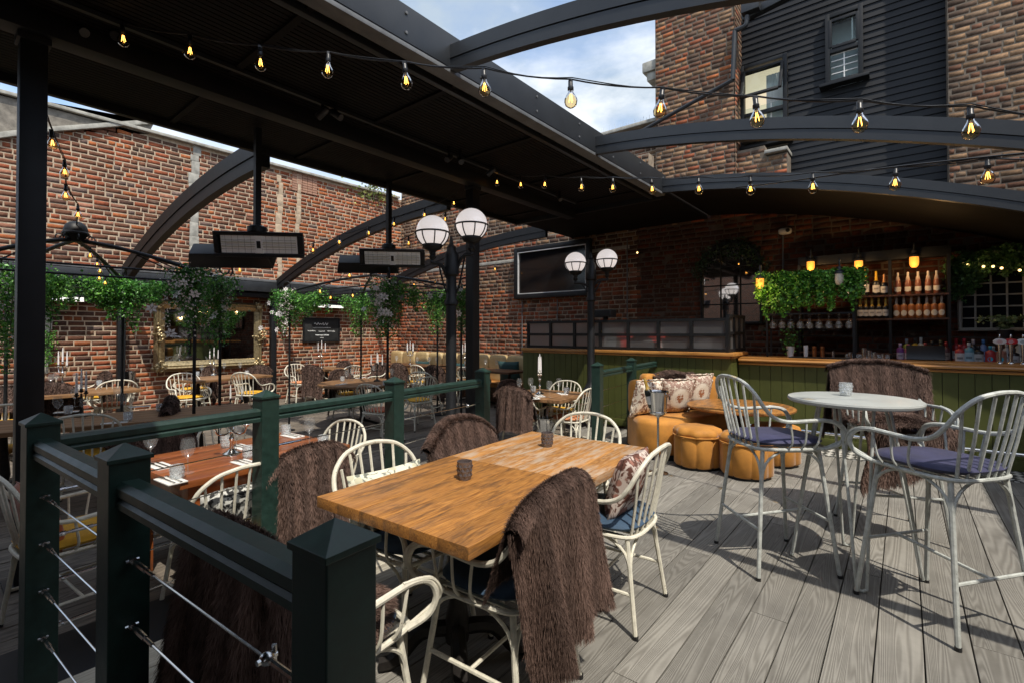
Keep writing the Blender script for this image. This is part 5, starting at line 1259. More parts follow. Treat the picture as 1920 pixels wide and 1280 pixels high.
def hang_points(base, n, drop, g, spread=.06, taper=True, strands=14):
    """points of trailing strands hanging from positions base (k,3)"""
    base = np.asarray(base); k = len(base); out = []
    for q in range(strands):
        b_ = base[g.integers(0, k)]; b = b_[:3] + g.normal(0, spread * .5, 3) * np.array([1, 1, .5]); ln = drop * g.uniform(.35, 1.05) * (b_[3] if len(b_) > 3 else 1); m = max(3, int(n / strands * (.4 + .9 * ln / drop)))
        t = g.uniform(0, 1, m) ** (1.1 if taper else 1); w_ = spread * (.62 - .38 * t)
        p = b[None] + np.stack([g.normal(0, 1, m) * w_ + np.sin(t * 5 + q) * .02, g.normal(0, 1, m) * w_, -t * ln], 1); out.append(p)
    return np.concatenate(out)
def flower_mesh():
    if 'fl' not in TABLES:
        V = []; F = []
        for k in range(6):
            a = k * math.pi / 3; c, s = math.cos(a), math.sin(a); o = len(V)
            for (r, w_, z) in ((.006, 0, 0), (.034, .017, .012), (.066, 0, .004), (.034, -.017, .012), (.036, 0, .004)): V.append((c * r - s * w_, s * r + c * w_, z))
            F += [(o, o + 1, o + 4), (o + 1, o + 2, o + 4), (o + 2, o + 3, o + 4), (o + 3, o, o + 4)]
        TABLES['fl'] = np_mesh('flower', np.array(V), [np.array(F)], M_petal, np.tile((.80, .76, .74), (len(V), 1)))
    return TABLES['fl']
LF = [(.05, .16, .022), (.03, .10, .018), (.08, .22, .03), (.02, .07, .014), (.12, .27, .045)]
def garland(lab, base, n, drop, seed, spread=.07, strands=16, flowers=0, white=0, size=.034, face=Vector((.63, -.78, 0)), frange=None, cols=None, group='trailing ivy garlands'):
    g = np.random.default_rng(seed); base = np.asarray([tuple(b) for b in base], float); b4 = base; base = base[:, :3]; c0 = base.mean(0)
    root = thing('ivy_garland', lab, 'ivy', tuple(c0), group=group); b4 = b4 - np.concatenate([c0, np.zeros(b4.shape[1] - 3)])
    foliage('foliage', hang_points(b4, int(n * 1.8), drop, g, spread, strands=int(strands * 1.5)), seed, root, size * .84, [tuple(1.6 * q for q in k_) for k_ in (cols or LF)])
    vs = MB()
    for q in range(min(strands, 10)):
        b = base[g.integers(0, len(base))] - c0; l = drop * g.uniform(.4, .9); vs.tube([b, b + np.array([g.normal(0, .02), g.normal(0, .02), -l * .5]), b + np.array([g.normal(0, .03), g.normal(0, .03), -l])], .003, 4)
    kind(vs.build('stems', M_leafstem, root), 'stuff')
    for k in range(flowers):
        f = link('flower', flower_mesh(), root); b = base[g.integers(0, len(base))] - c0
        f.location = Vector(b) + face * (spread * 2.1 + .02) + Vector((g.normal(0, .06), g.normal(0, .06), -g.uniform(-.02, (frange or drop) * .8)))
        f.rotation_euler = (R(70) + g.normal(0, .4), g.normal(0, .5), math.atan2(face.x, -face.y) + g.normal(0, .5)); s = g.uniform(.6, .95); f.scale = (s,) * 3
    if white:
        P = hang_points(base + np.array(face) * spread * 1.9, white, drop * .85, g, spread * .75, strands=5) - c0
        foliage('blossom', P, seed + 5, root, .022, [(.62, .56, .52), (.70, .66, .60), (.5, .42, .40)], M_petal, 0.0)
    return root
M_leafstem = plain('ivy_stem', (.05, .07, .02), rough=.8)
# ================================================================== GAZEBOS
def gazebo(lab, posts, ztop, finial, ball, scrolls, ring=True):
    root = thing('gazebo', lab, 'gazebo', (finial.x, finial.y, FL)); O = Vector((finial.x, finial.y, FL))
    for p in posts:
        b = Vector((p.x, p.y, FL)) - O; h = ztop - FL
        MB().tube([b, b + _Zv * h], .0165, 8).blob(b + _Zv * h, (.03, .03, .03), 8, 6).blob(b + _Zv * (h - .25), (.024, .024, .03), 8, 6).build('post', M_black, root)
        MB().lathe([(.09, 0), (.09, .012), (.03, .02), (.018, .05)], 12, tuple(b)).build('post_foot', M_black, root)
        t = (Vector((finial.x, finial.y, finial.z)) - O); a = b + _Zv * h; dv_ = t - a
        MB().tube(catmull([a, a + dv_ * .33 + _Zv * .0, a + dv_ * .7 + _Zv * -.02, t - _Zv * .07], 6), .019, 8).build('roof_arm', M_black, root)
        MB().tube([a + dv_ * .12 - _Zv * .1, a + dv_ * .5 - _Zv * .03], .007, 5).build('stay_rod', M_black, root)
        if scrolls:
            out = (a - t); out.z = 0; out.normalize(); pts = []
            for k in range(22):
                th = k / 21 * 2 * math.pi * 1.15 - .9; r = .085 - .045 * k / 21; pts.append(a + out * (.05 + r * math.cos(th)) + _Zv * (.09 + r * math.sin(th)))
            MB().tube(pts, .010, 6).build('scroll', M_black, root)
    if ring:
        n = len(posts)
        for i in range(n):
            a, b = Vector((posts[i].x, posts[i].y, ztop)) - O, Vector((posts[(i + 1) % n].x, posts[(i + 1) % n].y, ztop)) - O
            for dz in (-.03, -.12): MB().tube([a + _Zv * dz, b + _Zv * dz], .010, 6).build('ring_bar', M_black, root)
    f = Vector((0, 0, finial.z - FL))
    if ball:
        MB().lathe([(.0, -.10), (.05, -.09), (.085, -.03), (.105, -.015), (.105, .0), (.095, .01), (.095, .03), (.08, .075), (.045, .105), (0, .115)], 22, tuple(f), cap=False).build('finial', M_black, root)
        for k in range(8):
            a = k * math.pi / 4; e = Vector((math.cos(a), math.sin(a), 0)); pts = []
            for q in range(14):
                th = q / 13 * 5.4 - .4; r = .034 - .016 * q / 13; pts.append(f + e * (.115 + r * math.cos(th)) + _Zv * (-.055 + r * math.sin(th)))
            MB().tube(pts, .006, 5).build('finial_scroll', M_black, root)
    else: MB().blob(f - _Zv * .02, (.05, .05, .07), 10, 8).build('finial', M_black, root)
    return root
n2 = 6.3; g2N = LD(-.257 * n2, n2); ex, ey = Vector((1, 0, 0)), Vector((0, 1, 0)); SX, SY = .416 * n2, .214 * n2
g2 = [g2N, g2N + ey * SY, g2N + ey * SY - ex * SX, g2N - ex * SX]; g2c = (g2[0] + g2[2]) / 2; ZR = 2.12
gazebo('black iron gazebo with ivy clad posts before the chalkboard wall', g2, ZR, Vector((g2c.x, g2c.y, 2.42)), False, True)
pg = [PD(230, 600, 6.1), PD(365, 600, 5.1), PD(413, 600, 5.7)]; extra = [PD(-40, 600, 4.0), PD(12, 600, 5.2)]
allp = [extra[0], pg[1], pg[2], pg[0], extra[1]]; fin1 = PD(142, 437, 4.75)
gazebo('black iron gazebo with ball finial beside the tall left column', allp, 2.10, fin1, True, True)
# ivy on the gazebos
def around(p, z, r=.10, n=40):
    out = []
    for k in range(n):
        a = random.choice((ex, ey, -ex, -ey)); q = random.random() ** 1.6 * (.10 + r * 1.5); out.append((p.x + a.x * q + random.uniform(-.03, .03), p.y + a.y * q + random.uniform(-.03, .03), z + random.uniform(-.05, .06), max(.28, 1.05 - q * 2.2)))
    return out
def swag(a, b, za, zb, n=14, sag=.1): return [tuple(Vector((a.x, a.y, za)).lerp(Vector((b.x, b.y, zb)), t) - Vector((0, 0, sag * 4 * t * (1 - t)))) for t in np.linspace(0, 1, n)]
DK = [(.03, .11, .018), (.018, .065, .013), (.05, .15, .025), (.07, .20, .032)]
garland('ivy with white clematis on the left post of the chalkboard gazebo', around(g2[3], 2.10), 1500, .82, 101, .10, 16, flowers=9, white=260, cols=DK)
garland('ivy swag running right from the left post of the chalkboard gazebo', swag(g2[3], g2[3].lerp(g2[0], .42), 2.14, 2.10), 1500, .34, 102, .09, 18)
garland('ivy hanging from the far post of the chalkboard gazebo', around(g2[2], 2.06, .16), 1500, .78, 103, .13, 16)
garland('ivy with cascading white clematis on the near post of the chalkboard gazebo', around(g2[0], 2.10, .12), 1700, .80, 104, .12, 16, flowers=10, white=330, cols=DK)
garland('ivy swag right of the near post of the chalkboard gazebo', swag(g2[0], g2[1], 2.14, 2.08), 1200, .36, 105, .09, 14, flowers=2)
garland('ivy with one white flower on the right post of the chalkboard gazebo', around(g2[1], 2.10, .10), 1000, .68, 106, .10, 12, flowers=3, white=90, cols=DK)
st = G(820, 776, FL); stand_ = thing('flower_stand', 'slim black pole on a round foot carrying ivy beyond the street lamp', 'plant stand', (st.x, st.y, FL))
MB().lathe([(.2, 0), (.2, .012), (.04, .03), (.017, .06)], 20).build('foot', M_black, stand_); MB().tube([(0, 0, .05), (0, 0, 2.35)], .018, 8).build('pole', M_black, stand_)
garland('ivy hanging from the slim pole beyond the street lamp', around(st, 2.22, .14), 1500, .92, 107, .15, 16)
garland('bright ivy trailing down the slim post left of the gilt mirror', around(pg[0], 2.08, .16), 2300, .62, 108, .11, 18, cols=[(.05, .17, .02), (.03, .11, .016), (.08, .22, .03), (.02, .07, .012)])
garland('ivy swag left of the slim post by the gilt mirror', swag(pg[0], pg[0].lerp(extra[1], .35), 2.10, 2.12), 1200, .30, 109, .09, 14)
garland('ivy with white clematis on the post in front of the gilt mirror', around(pg[1], 2.09, .08), 1300, .85, 110, .11, 16, flowers=9, white=300, cols=DK)
garland('ivy swag between slim posts in front of the gilt mirror', swag(pg[0], pg[1], 2.10, 2.12), 1500, .22, 111, .08, 16, cols=DK)
garland('ivy with white blossom on the post right of the mirror centre', around(pg[2], 2.08, .07), 1200, .80, 112, .11, 16, flowers=7, white=320, cols=DK)
garland('ivy swag above the tall black column at left', swag(extra[1], PD(125, 600, 5.6), 2.14, 2.10), 1700, .32, 113, .10, 18)
garland('ivy with white flowers hanging at the left photo edge', around(PD(18, 600, 4.6), 2.02, .16), 2600, .85, 114, .16, 18, flowers=10, white=300)
# ================================================================== STREET LAMPS
def globe(r, root, c):
    MB().lathe([(r * math.cos(a), r * math.sin(a)) for a in np.linspace(-1.15, math.pi / 2 - .001, 22)], 30, c).build('globe', M_opal, root, smooth=60)
    cage = MB()
    ring = [(c[0] + (r + .006) * math.cos(a), c[1] + (r + .006) * math.sin(a), c[2] - r * .06) for a in np.linspace(0, 2 * math.pi, 30, endpoint=False)]
    cage.tube(ring, r * .055, 6, closed=True)
    for k in range(8):
        a = k * math.pi / 4 + .2; cage.tube([(c[0] + (r + .006) * math.cos(e) * math.cos(a), c[1] + (r + .006) * math.cos(e) * math.sin(a), c[2] + (r + .006) * math.sin(e)) for e in np.linspace(-.06, -1.02, 7)], r * .04, 5)
    cage.build('cage', M_black, root)
    MB().lathe([(r * .62, -r * .80), (r * .62, -r * .92), (r * .50, -r * 1.08), (r * .22, -r * 1.2), (r * .16, -r * 1.5), (r * .26, -r * 1.56), (r * .1, -r * 1.75), (r * .1, -r * 1.8)][::-1], 16, c).build('gallery', M_black, root)
def street_lamp(lab, base, g1, g2_, r, zt, rot=None):
    root = thing('street_lamp', lab, 'street lamp', tuple(base)); h = zt - base.z
    O = Vector(base)
    MB().lathe([(.11, 0), (.11, .55), (.13, .57), (.10, .60), (.06, .70), (.056, h * .72), (.075, h * .725), (.075, h * .74), (.058, h * .75), (.056, h * .84), (.085, h * .85), (.08, h * .93), (.05, h * .95), (.052, h * .965), (.025, h * .975), (.018, h), (.0, h + .04)], 14).build('column', M_black, root)
    for gp in (g1, g2_):
        c = gp - O; low = c - _Zv * r * 1.8; a0 = Vector((0, 0, h * .80)); hd = Vector((low.x, low.y, 0)); 
        MB().tube(catmull([a0, a0 + hd * .5 + _Zv * ((low.z - a0.z) * .9 - .02), Vector((low.x, low.y, low.z - .02)), low], 5), .020, 8).tube(catmull([a0 - _Zv * .12, a0 + hd * .35 - _Zv * .02, a0 + hd * .7 + _Zv * (low.z - a0.z)], 5), .011, 6).build('arm', M_black, root)
        globe(r, root, tuple(c))
    return root
street_lamp('nearer black street lamp with two opal globes beside the square column', (lambda p: Vector((p.x, p.y, FL)))(PD(846, 600, 5.3)), PD(811, 435, 5.15), PD(884, 421, 5.25), .172, PD(847, 448, 5.3).z)
street_lamp('farther black street lamp with two opal globes in front of the large screen', (lambda p: Vector((p.x, p.y, 0)))(PD(1108, 600, 7.55)), PD(1079, 493, 7.5), PD(1138, 487, 7.55), .163, PD(1108, 476, 7.55).z)
# ================================================================== PATIO HEATERS
def heater(lab, hub, top, faces):
    root = thing('patio_heater', lab, 'patio heater', tuple(hub))
    MB().box((0, 0, (top - hub.z) / 2 + .04), (.055, .055, top - hub.z - .04)).build('drop_rod', M_black, root); MB().lathe([(.09, .02), (.09, .07), (.05, .09)], 14).build('rod_collar', M_black, root)
    for (dx, dy, dz, L_, yaw, tilt, dark) in faces:
        h = empty('heater_head'); h.parent = root; h.location = (dx, dy, dz); h.rotation_euler = (R(tilt), 0, yaw)
        W_ = .25
        MB().add([(-L_ / 2, -.02, -W_ / 2), (L_ / 2, -.02, -W_ / 2), (L_ / 2, -.02, W_ / 2), (-L_ / 2, -.02, W_ / 2), (-L_ / 2 + .03, .10, -W_ / 2 + .05), (L_ / 2 - .03, .10, -W_ / 2 + .05), (L_ / 2 - .03, .10, W_ / 2 - .05), (-L_ / 2 + .03, .10, W_ / 2 - .05)],
                 [(0, 1, 2, 3), (7, 6, 5, 4), (0, 4, 5, 1), (1, 5, 6, 2), (2, 6, 7, 3), (3, 7, 4, 0)]).build('housing', M_plast, h, bevel=.012)
        fr = MB().box((0, -.03, W_ / 2 - .018), (L_, .03, .036)).box((0, -.03, -W_ / 2 + .018), (L_, .03, .036)).box((-L_ / 2 + .02, -.03, 0), (.04, .03, W_ - .075)).box((L_ / 2 - .02, -.03, 0), (.04, .03, W_ - .075)); fr.build('bezel', M_plast, h, bevel=.008)
        for s in (-1, 1):
            MB().box((s * L_ * .225, -.024, 0), (L_ * .40, .006, W_ - .08)).build('reflector', M_heat, h)
            for k in range(2): MB().tube([(s * L_ * .225 - L_ * .19, -.036, -.02 + .04 * k), (s * L_ * .225 + L_ * .19, -.036, -.02 + .04 * k)], .006, 6).build('heating_tube', M_lampoff, h)
            gr = MB()
            for k in range(-2, 3): gr.tube([(s * L_ * .225 + k * L_ * .07, -.046, -W_ / 2 + .04), (s * L_ * .225 + k * L_ * .07, -.046, W_ / 2 - .04)], .0012, 4)
            for k in (-1, 0, 1): gr.tube([(s * L_ * .225 - L_ * .19, -.046, k * .045), (s * L_ * .225 + L_ * .19, -.046, k * .045)], .0012, 4)
            kind(gr.build('grille', M_steel, h), 'stuff')
        MB().box((0, -.035, 0), (.075, .02, W_ - .078)).build('centre_plate', M_heat, h); MB().box((0, -.047, .0), (.035, .008, .07)).build('badge', M_plast, h)
    return root
hub = PD(482, 440, 4.8)
fy = TH + R(7)
heater('twin headed black patio heater nearer the left column, bright reflector facing us', hub, CZ, [(.03, .02, -.10, .84, fy, 14, 0), (-.31, -.095, -.20, .80, fy + math.pi, 38, 1)])
hub2 = PD(729, 470, 6.4)
heater('twin headed black patio heater hanging beside the globe lamp', hub2, CZ, [(.06, .02, -.10, .84, fy, 22, 0), (-.31, -.095, -.17, .80, fy + math.pi, 38, 1)])
for (px, py, l) in ((612, 573, 'slim wall heater with pale reflector above the chalkboard'), (95, 558, 'slim wall heater under the eaves box behind the left column')):
    p = PX(px, py, XW + .22); w_h = thing('wall_heater', l, 'heater', tuple(p))
    MB().box((0, 0, .03), (.14, .95, .10)).build('housing', M_plast, w_h, bevel=.012)
    for s in (-1, 1): MB().box((.078, s * .22, -.01), (.01, .40, .11), ry=R(-25)).build('reflector', M_heat, w_h)
    MB().box((.085, 0, -.01), (.012, .03, .12), ry=R(-25)).build('divider', M_lampamb if False else M_steel, w_h)
# ================================================================== WALL ITEMS (left)
a, b = PX(287, 563, XW + .05), PX(492, 690, XW + .05); a2_, b2_ = PX(287, 690, XW + .05), PX(492, 568, XW + .05)
y0, y1 = a.y, b.y; z0, z1 = (a2_.z + b.z) / 2, (a.z + b2_.z) / 2
mir = thing('mirror', 'large ornate gilt framed mirror on the brick wall at left', 'mirror', (XW + .05, (y0 + y1) / 2, (z0 + z1) / 2), R(2)); w_, h_ = y1 - y0, z1 - z0
MB().box((.0, 0, 0), (.02, w_ - .2, h_ - .2)).build('mirror_plate', M_mirror, mir)
prof = [(0, .0), (.02, .05), (.05, .085), (.08, .06), (.10, .075), (.14, .05), (.17, .04), (.19, .015)]
for (sy, sz) in ((1, 0), (-1, 0), (0, 1), (0, -1)):
    vs = []; fs = []; k = len(prof)
    for e in (-1, 1):
        for (ins, x) in prof:
            if sy: vs.append((x, sy * (w_ / 2 - ins), e * (h_ / 2 - ins)))
            else: vs.append((x, e * (w_ / 2 - ins), sz * (h_ / 2 - ins)))
    for i in range(k - 1): fs.append((i, i + 1, k + i + 1, k + i))
    MB().add(vs, fs).build('frame_rail', M_gilt, mir, smooth=20)
g = np.random.default_rng(5)
for cy, cz in ((1, 1), (1, -1), (-1, 1), (-1, -1), (1, 0), (-1, 0)):
    mb = MB()
    for k in range(16):
        aa = g.uniform(0, 6.28); rr = g.uniform(0, .12); mb.blob((.07 + g.uniform(0, .04), cy * (w_ / 2 - .07) + rr * math.cos(aa), cz * (h_ / 2 - .07) + rr * math.sin(aa) * (1 if cz else 2.2)), tuple(g.uniform(.018, .05, 3)), 7, 5)
    for q in range(3):
        pts = [];  c0 = Vector((.11, cy * (w_ / 2 - .08) + g.normal(0, .05), cz * (h_ / 2 - .08) + g.normal(0, .05)))
        for k in range(14): th = k * .5; r = .06 - .0035 * k; pts.append(c0 + Vector((0, r * math.cos(th), r * math.sin(th))))
        mb.tube(pts, .012, 5)
    kind(mb.build('acanthus_ornament', M_gilt, mir), 'stuff')
a, b = PX(569, 597, XW + .03), PX(635, 639, XW + .03)
cb = thing('chalkboard', 'black chalkboard menu with faint handwriting on the brick wall', 'chalkboard', (XW + .03, (a.y + b.y) / 2, (a.z + b.z) / 2)); w_, h_ = b.y - a.y, a.z - b.z
MB().box((0, 0, 0), (.03, w_, h_)).build('board', M_board, cb, bevel=.004)
for s in (-1, 1): MB().box((.012, s * w_ / 2, 0), (.035, .04, h_ + .04)).build('frame_bar', M_black, cb); MB().box((.012, 0, s * h_ / 2), (.034, w_ - .04, .04)).build('frame_bar', M_black, cb)
def scribble(y, z, L_, hh, r, seed):
    g = np.random.default_rng(seed); pts = []; n = int(L_ / hh * 4)
    for k in range(n): pts.append((.0175, y - L_ / 2 + L_ * k / n + g.normal(0, hh * .12), z + hh * .5 * math.sin(k * 1.9 + g.uniform(-.5, .5)) * g.uniform(.4, 1.0)))
    return MB().tube(catmull(pts, 3), r, 4)
for i, (fy_, fz, fl_, fh, r) in enumerate(((0, .27, .40, .14, .008), (0, .10, .52, .04, .004), (-.28, -.05, .22, .06, .006), (0, -.07, .20, .05, .005), (.27, -.06, .22, .07, .006), (-.08, -.24, .20, .06, .009), (.12, -.24, .18, .06, .009), (0, -.35, .10, .03, .005))):
    scribble(w_ * fy_, h_ * fz, w_ * fl_, h_ * fh, r, 60 + i).build('chalk_writing', M_chalk, cb)
# plants on the wall top
p = PX(700, 357, XW + .1); wp = thing('wall_plant', 'small yellow green plant growing at the wall top near the corner', 'plant', tuple(p))
foliage('foliage', np.random.default_rng(3).normal(0, 1, (260, 3)) * np.array([.12, .30, .16]), 4, wp, .07, [(.22, .25, .06), (.12, .17, .04), (.32, .30, .10)], droop=0); MB().tube([(0, 0, -.3), (0, .03, .1)], .012, 5).build('stem', M_leafstem, wp)
p = PX(88, 650, XW + .12); g_ = garland('small pale climber on the brick wall just right of the left column', [(p.x, p.y, p.z + .25, 1.0)], 260, .6, 131, .08, 5, white=40)
# ================================================================== BACK WALL ITEMS
a, b = PY(967, 458, YB - .10), PY(1107, 556, YB - .10); zt_, zb_ = PY(1036, 459, YB - .1).z, PY(1036, 556, YB - .1).z
tv = thing('television', 'large dark wall screen in a black picture frame on the back wall', 'screen', ((a.x + b.x) / 2, YB - .10, (zt_ + zb_) / 2)); w_, h_ = b.x - a.x, zt_ - zb_
MB().box((0, .03, 0), (w_ - .1, .06, h_ - .1)).build('screen', M_tv, tv)
for s in (-1, 1):
    MB().box((s * (w_ / 2 - .03), 0, 0), (.10, .10, h_ + .04)).build('frame_bar', M_black, tv, bevel=.012); MB().box((0, 0, s * (h_ / 2 - .03)), (w_ - .16, .098, .10)).build('frame_bar', M_black, tv, bevel=.012)
    MB().box((s * (w_ / 2 - .095), -.012, 0), (.016, .06, h_ - .18)).build('silver_edge', M_pot, tv); MB().box((0, -.012, s * (h_ / 2 - .095)), (w_ - .20, .06, .016)).build('silver_edge', M_pot, tv)
for (px, y0, y1, lab) in ((979, 562, 664, 'thin grey conduit pipe below the left corner of the large screen'), (1045, 562, 602, 'thin grey conduit pipe below the middle of the large screen'), (1176, 448, 598, 'thin grey conduit pipe right of the farther street lamp'), (1468, 436, 505, 'thin conduit pipe under the security camera')):
    p, q = PY(px, y0, YB - .04), PY(px, y1, YB - .04); tag(MB().tube([p, q], .013, 6).build('conduit', M_lead), lab, 'pipe')
p = PY(1472, 434, YB - .1); sc_ = thing('security_camera', 'white security camera high on the dark wall above the ivy', 'camera', tuple(p)); MB().blob((0, 0, 0), (.10, .06, .055), 12, 8, 3).build('housing', M_pot, sc_); MB().lathe([(.03, 0), (.03, .03), (0, .032)], 12, M=Matrix.Translation((.05, -.055, 0)) @ Matrix.Rotation(R(90), 4, 'X')).build('lens', M_plast, sc_); MB().box((-.03, .05, 0), (.05, .08, .05)).build('bracket', M_pot, sc_)
def arch_mirror(lab, px0, px1, ytop, ybot, yspring, nx, ny, fm, back, ivy_lab, ivn, seed, Y=YB - .06, cols=None):
    p0, p1 = PY(px0, 600, Y), PY(px1, 600, Y); xm = (p0.x + p1.x) / 2; pxm = (px0 + px1) / 2
    zt, zb, zs = PY(pxm, ytop, Y).z, PY(pxm, ybot, Y).z, PY(pxm, yspring, Y).z; W_ = p1.x - p0.x
    root = thing('arched_mirror', lab, 'mirror', (xm, Y, 0)); arc = [(W_ / 2 * math.cos(t), zs + (zt - zs) * math.sin(t)) for t in np.linspace(0, math.pi, 18)]
    poly = [(W_ / 2, zb)] + arc + [(-W_ / 2, zb)]
    Mx = Matrix(((1, 0, 0, 0), (0, 0, 1, 0), (0, 1, 0, 0), (0, 0, 0, 1)))
    MB().prism(poly, -.01, .01, Mx).build('mirror_plate', back, root, smooth=0)
    MB().tube([(x, -.02, z) for x, z in poly], .035, 6, closed=True).build('frame', fm, root)
    for i in range(1, nx):
        x = -W_ / 2 + W_ * i / nx; zz = zs + (zt - zs) * math.sqrt(max(0, 1 - (2 * x / W_) ** 2)) * (.98 if nx < 4 else .55); MB().tube([(x, -.022, zb), (x, -.022, zz)], .012, 5).build('glazing_bar', fm, root)
    for j in range(1, ny + 1):
        z = zb + (zs - zb) * j / ny; MB().tube([(-W_ / 2, -.024, z), (W_ / 2, -.024, z)], .011, 5).build('glazing_bar', fm, root)
    if nx >= 4:
        for s in (-1, 1): MB().tube(catmull([(-s * W_ * .05, -.024, zs), (s * W_ * .22, -.024, zs + (zt - zs) * .45), (s * W_ * .36, -.024, zs + (zt - zs) * .62)], 4), .012, 5).build('tracery_bar', fm, root)
    rim = [(xm + x * 1.08, Y - .06, z * 1.0 + .04) for x, z in catmull_2(poly[:-1], 3) if True]
    garland(ivy_lab, rim, ivn, .42, seed, .11, 44, cols=cols, size=.045)
    return root
def catmull_2(pts, n): return [(p.x, p.y) for p in catmull([(x, z, 0) for x, z in pts], n)]
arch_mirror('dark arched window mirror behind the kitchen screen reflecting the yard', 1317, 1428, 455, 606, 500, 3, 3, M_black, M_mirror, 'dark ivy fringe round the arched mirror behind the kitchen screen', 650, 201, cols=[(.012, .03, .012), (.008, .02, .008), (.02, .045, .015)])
M_dmir = plain('dark_mirror', (.006, .006, .007), rough=.6, spec=.1)
arch_mirror('white arched window grille with dark panes at the right end of the bar', 1800, 1985, 470, 618, 508, 6, 5, plain('white_trellis', (.45, .42, .36), rough=.7), M_dmir, 'thick ivy round the white arched grille at the right end of the bar', 8500, 202, cols=[(.05, .12, .045), (.035, .085, .03), (.07, .16, .05), (.10, .20, .06)])
# ================================================================== KITCHEN COUNTER AND BAR
KY, KZ, KX1 = 6.92, 1.175, -1.82; KX0 = PY(981, 653, KY).x
def clad_counter(name, lab, segs, z_top, nose=.05, thick=.045, boardw=.115, deep=.62):
    root = thing(name, lab, 'counter'); 
    for (a, b, rz_) in segs:
        L_ = (b - a).length; t = (b - a).normalized(); n = int(round(L_ / boardw)); bw_ = L_ / n; nn = Vector((t.y, -t.x, 0))
        bm_ = MB().box((0, 0, 0), (bw_ - .005, .016, z_top - .06 - .02)).mesh('cladding_board', M_olive, smooth=0, bevel=.003)
        base = MB().bar(a + _Zv * (z_top / 2 - .03) - nn * .03, b + _Zv * (z_top / 2 - .03) - nn * .03, .05, z_top - .08); base.build('carcass', M_black, root)
        for i in range(n):
            o = link('cladding_board', bm_, root); p = a + t * bw_ * (i + .5); o.location = (p.x, p.y, (z_top - .04) / 2); o.rotation_euler.z = math.atan2(t.y, t.x)
        MB().bar(a + nn * .012 + _Zv * .06, b + nn * .012 + _Zv * .06, .02, .11).build('skirting', M_olive, root, bevel=.004)
        MB().bar(a + nn * .014 + _Zv * (z_top - .062), b + nn * .014 + _Zv * (z_top - .062), .024, .03).build('top_moulding', M_ctop, root, bevel=.006)
    return root
kc = clad_counter('kitchen_counter', 'olive green boarded kitchen counter with an oak top below the black screen', [(Vector((KX0, KY, 0)), Vector((KX1, KY, 0)), 0), (Vector((KX1, KY, 0)), Vector((KX1, 7.32, 0)), 0)], KZ)
MB().box(((KX0 + KX1) / 2 + .03, KY + .33, KZ - .022), (KX1 - KX0 + .06, .78, .044)).build('countertop', M_ctop, kc, bevel=.008)
BYF, BZ = 7.28, 1.115; BX1 = 3.0
bar = clad_counter('bar_counter', 'long olive green boarded bar with a varnished oak top and steel foot rail', [(Vector((KX1 + .02, BYF, 0)), Vector((BX1, BYF, 0)), 0)], BZ - .03, boardw=.135)
MB().box(((KX1 + BX1) / 2, BYF + .22, BZ - .02), (BX1 - KX1 - .04, .56, .04)).build('countertop', M_ctop, bar, bevel=.008)
MB().tube([(KX1 + .03, BYF - .055, BZ - .045), (BX1, BYF - .055, BZ - .045)], .022, 8).build('bullnose', M_ctop, bar)
MB().tube([(KX1 + .1, BYF - .14, .20), (BX1, BYF - .14, .20)], .019, 10).build('foot_rail', M_steel, bar)
for i in range(5): x = KX1 + .3 + i * 1.05; MB().tube([(x, BYF - .14, .20), (x, BYF - .02, .20)], .011, 6).build('rail_bracket', M_steel, bar)
structure(MB().box((.6, 8.15, -.06), (7.6, 1.7, .10)).build('bar_floor', M_black))
# black framed reeded glass kitchen screen
ks = thing('kitchen_screen', 'black steel framed screen of reeded glass panes on the kitchen counter', 'glass screen')
sx0, sx1, sy, szb, szt = PY(991, 640, KY + .10).x, KX1 - .06, KY + .10, KZ + .002, PY(1372, 596, KY + .10).z
cols_, rows_ = 7, 2
def screen(x_0, y_0, x_1, y_1, nc, zb, zt):
    a, b = Vector((x_0, y_0, 0)), Vector((x_1, y_1, 0)); t = (b - a).normalized(); L_ = (b - a).length; zs = [zb + .025, (zb + zt) / 2, zt - .02]
    for i in range(nc + 1): p = a + t * L_ * i / nc; MB().bar(p + _Zv * zb, p + _Zv * zt, .045, .045).build('frame_post', M_black, ks)
    for z in zs: MB().bar(a + _Zv * z + t * .024, b + _Zv * z - t * .024, .040, .042).build('frame_rail', M_black, ks)
    for i in range(nc):
        for j in range(2):
            p = a + t * L_ * (i + .5) / nc; w_ = L_ / nc - .06; h_ = zs[1] - zs[0] - .05; mb = MB(); k = 14; vs = []; fs = []
            for q in range(k + 1):
                u = -w_ / 2 + w_ * q / k; off = .004 * (q % 2)
                vs += [(u, off, -h_ / 2 - .01), (u, off, h_ / 2 + .01)]
            for q in range(k): fs.append((q * 2, q * 2 + 2, q * 2 + 3, q * 2 + 1))
            mb.add(vs, fs).build('reeded_pane', M_reed, ks, Matrix.Translation((p.x, p.y, (zs[j] + zs[j + 1]) / 2)) @ Matrix.Rotation(math.atan2(t.y, t.x), 4, 'Z'))
screen(sx0, sy, sx1, sy, cols_, szb, szt); screen(sx1, sy + .045, sx1, sy + .85, 3, szb, szt + .05)
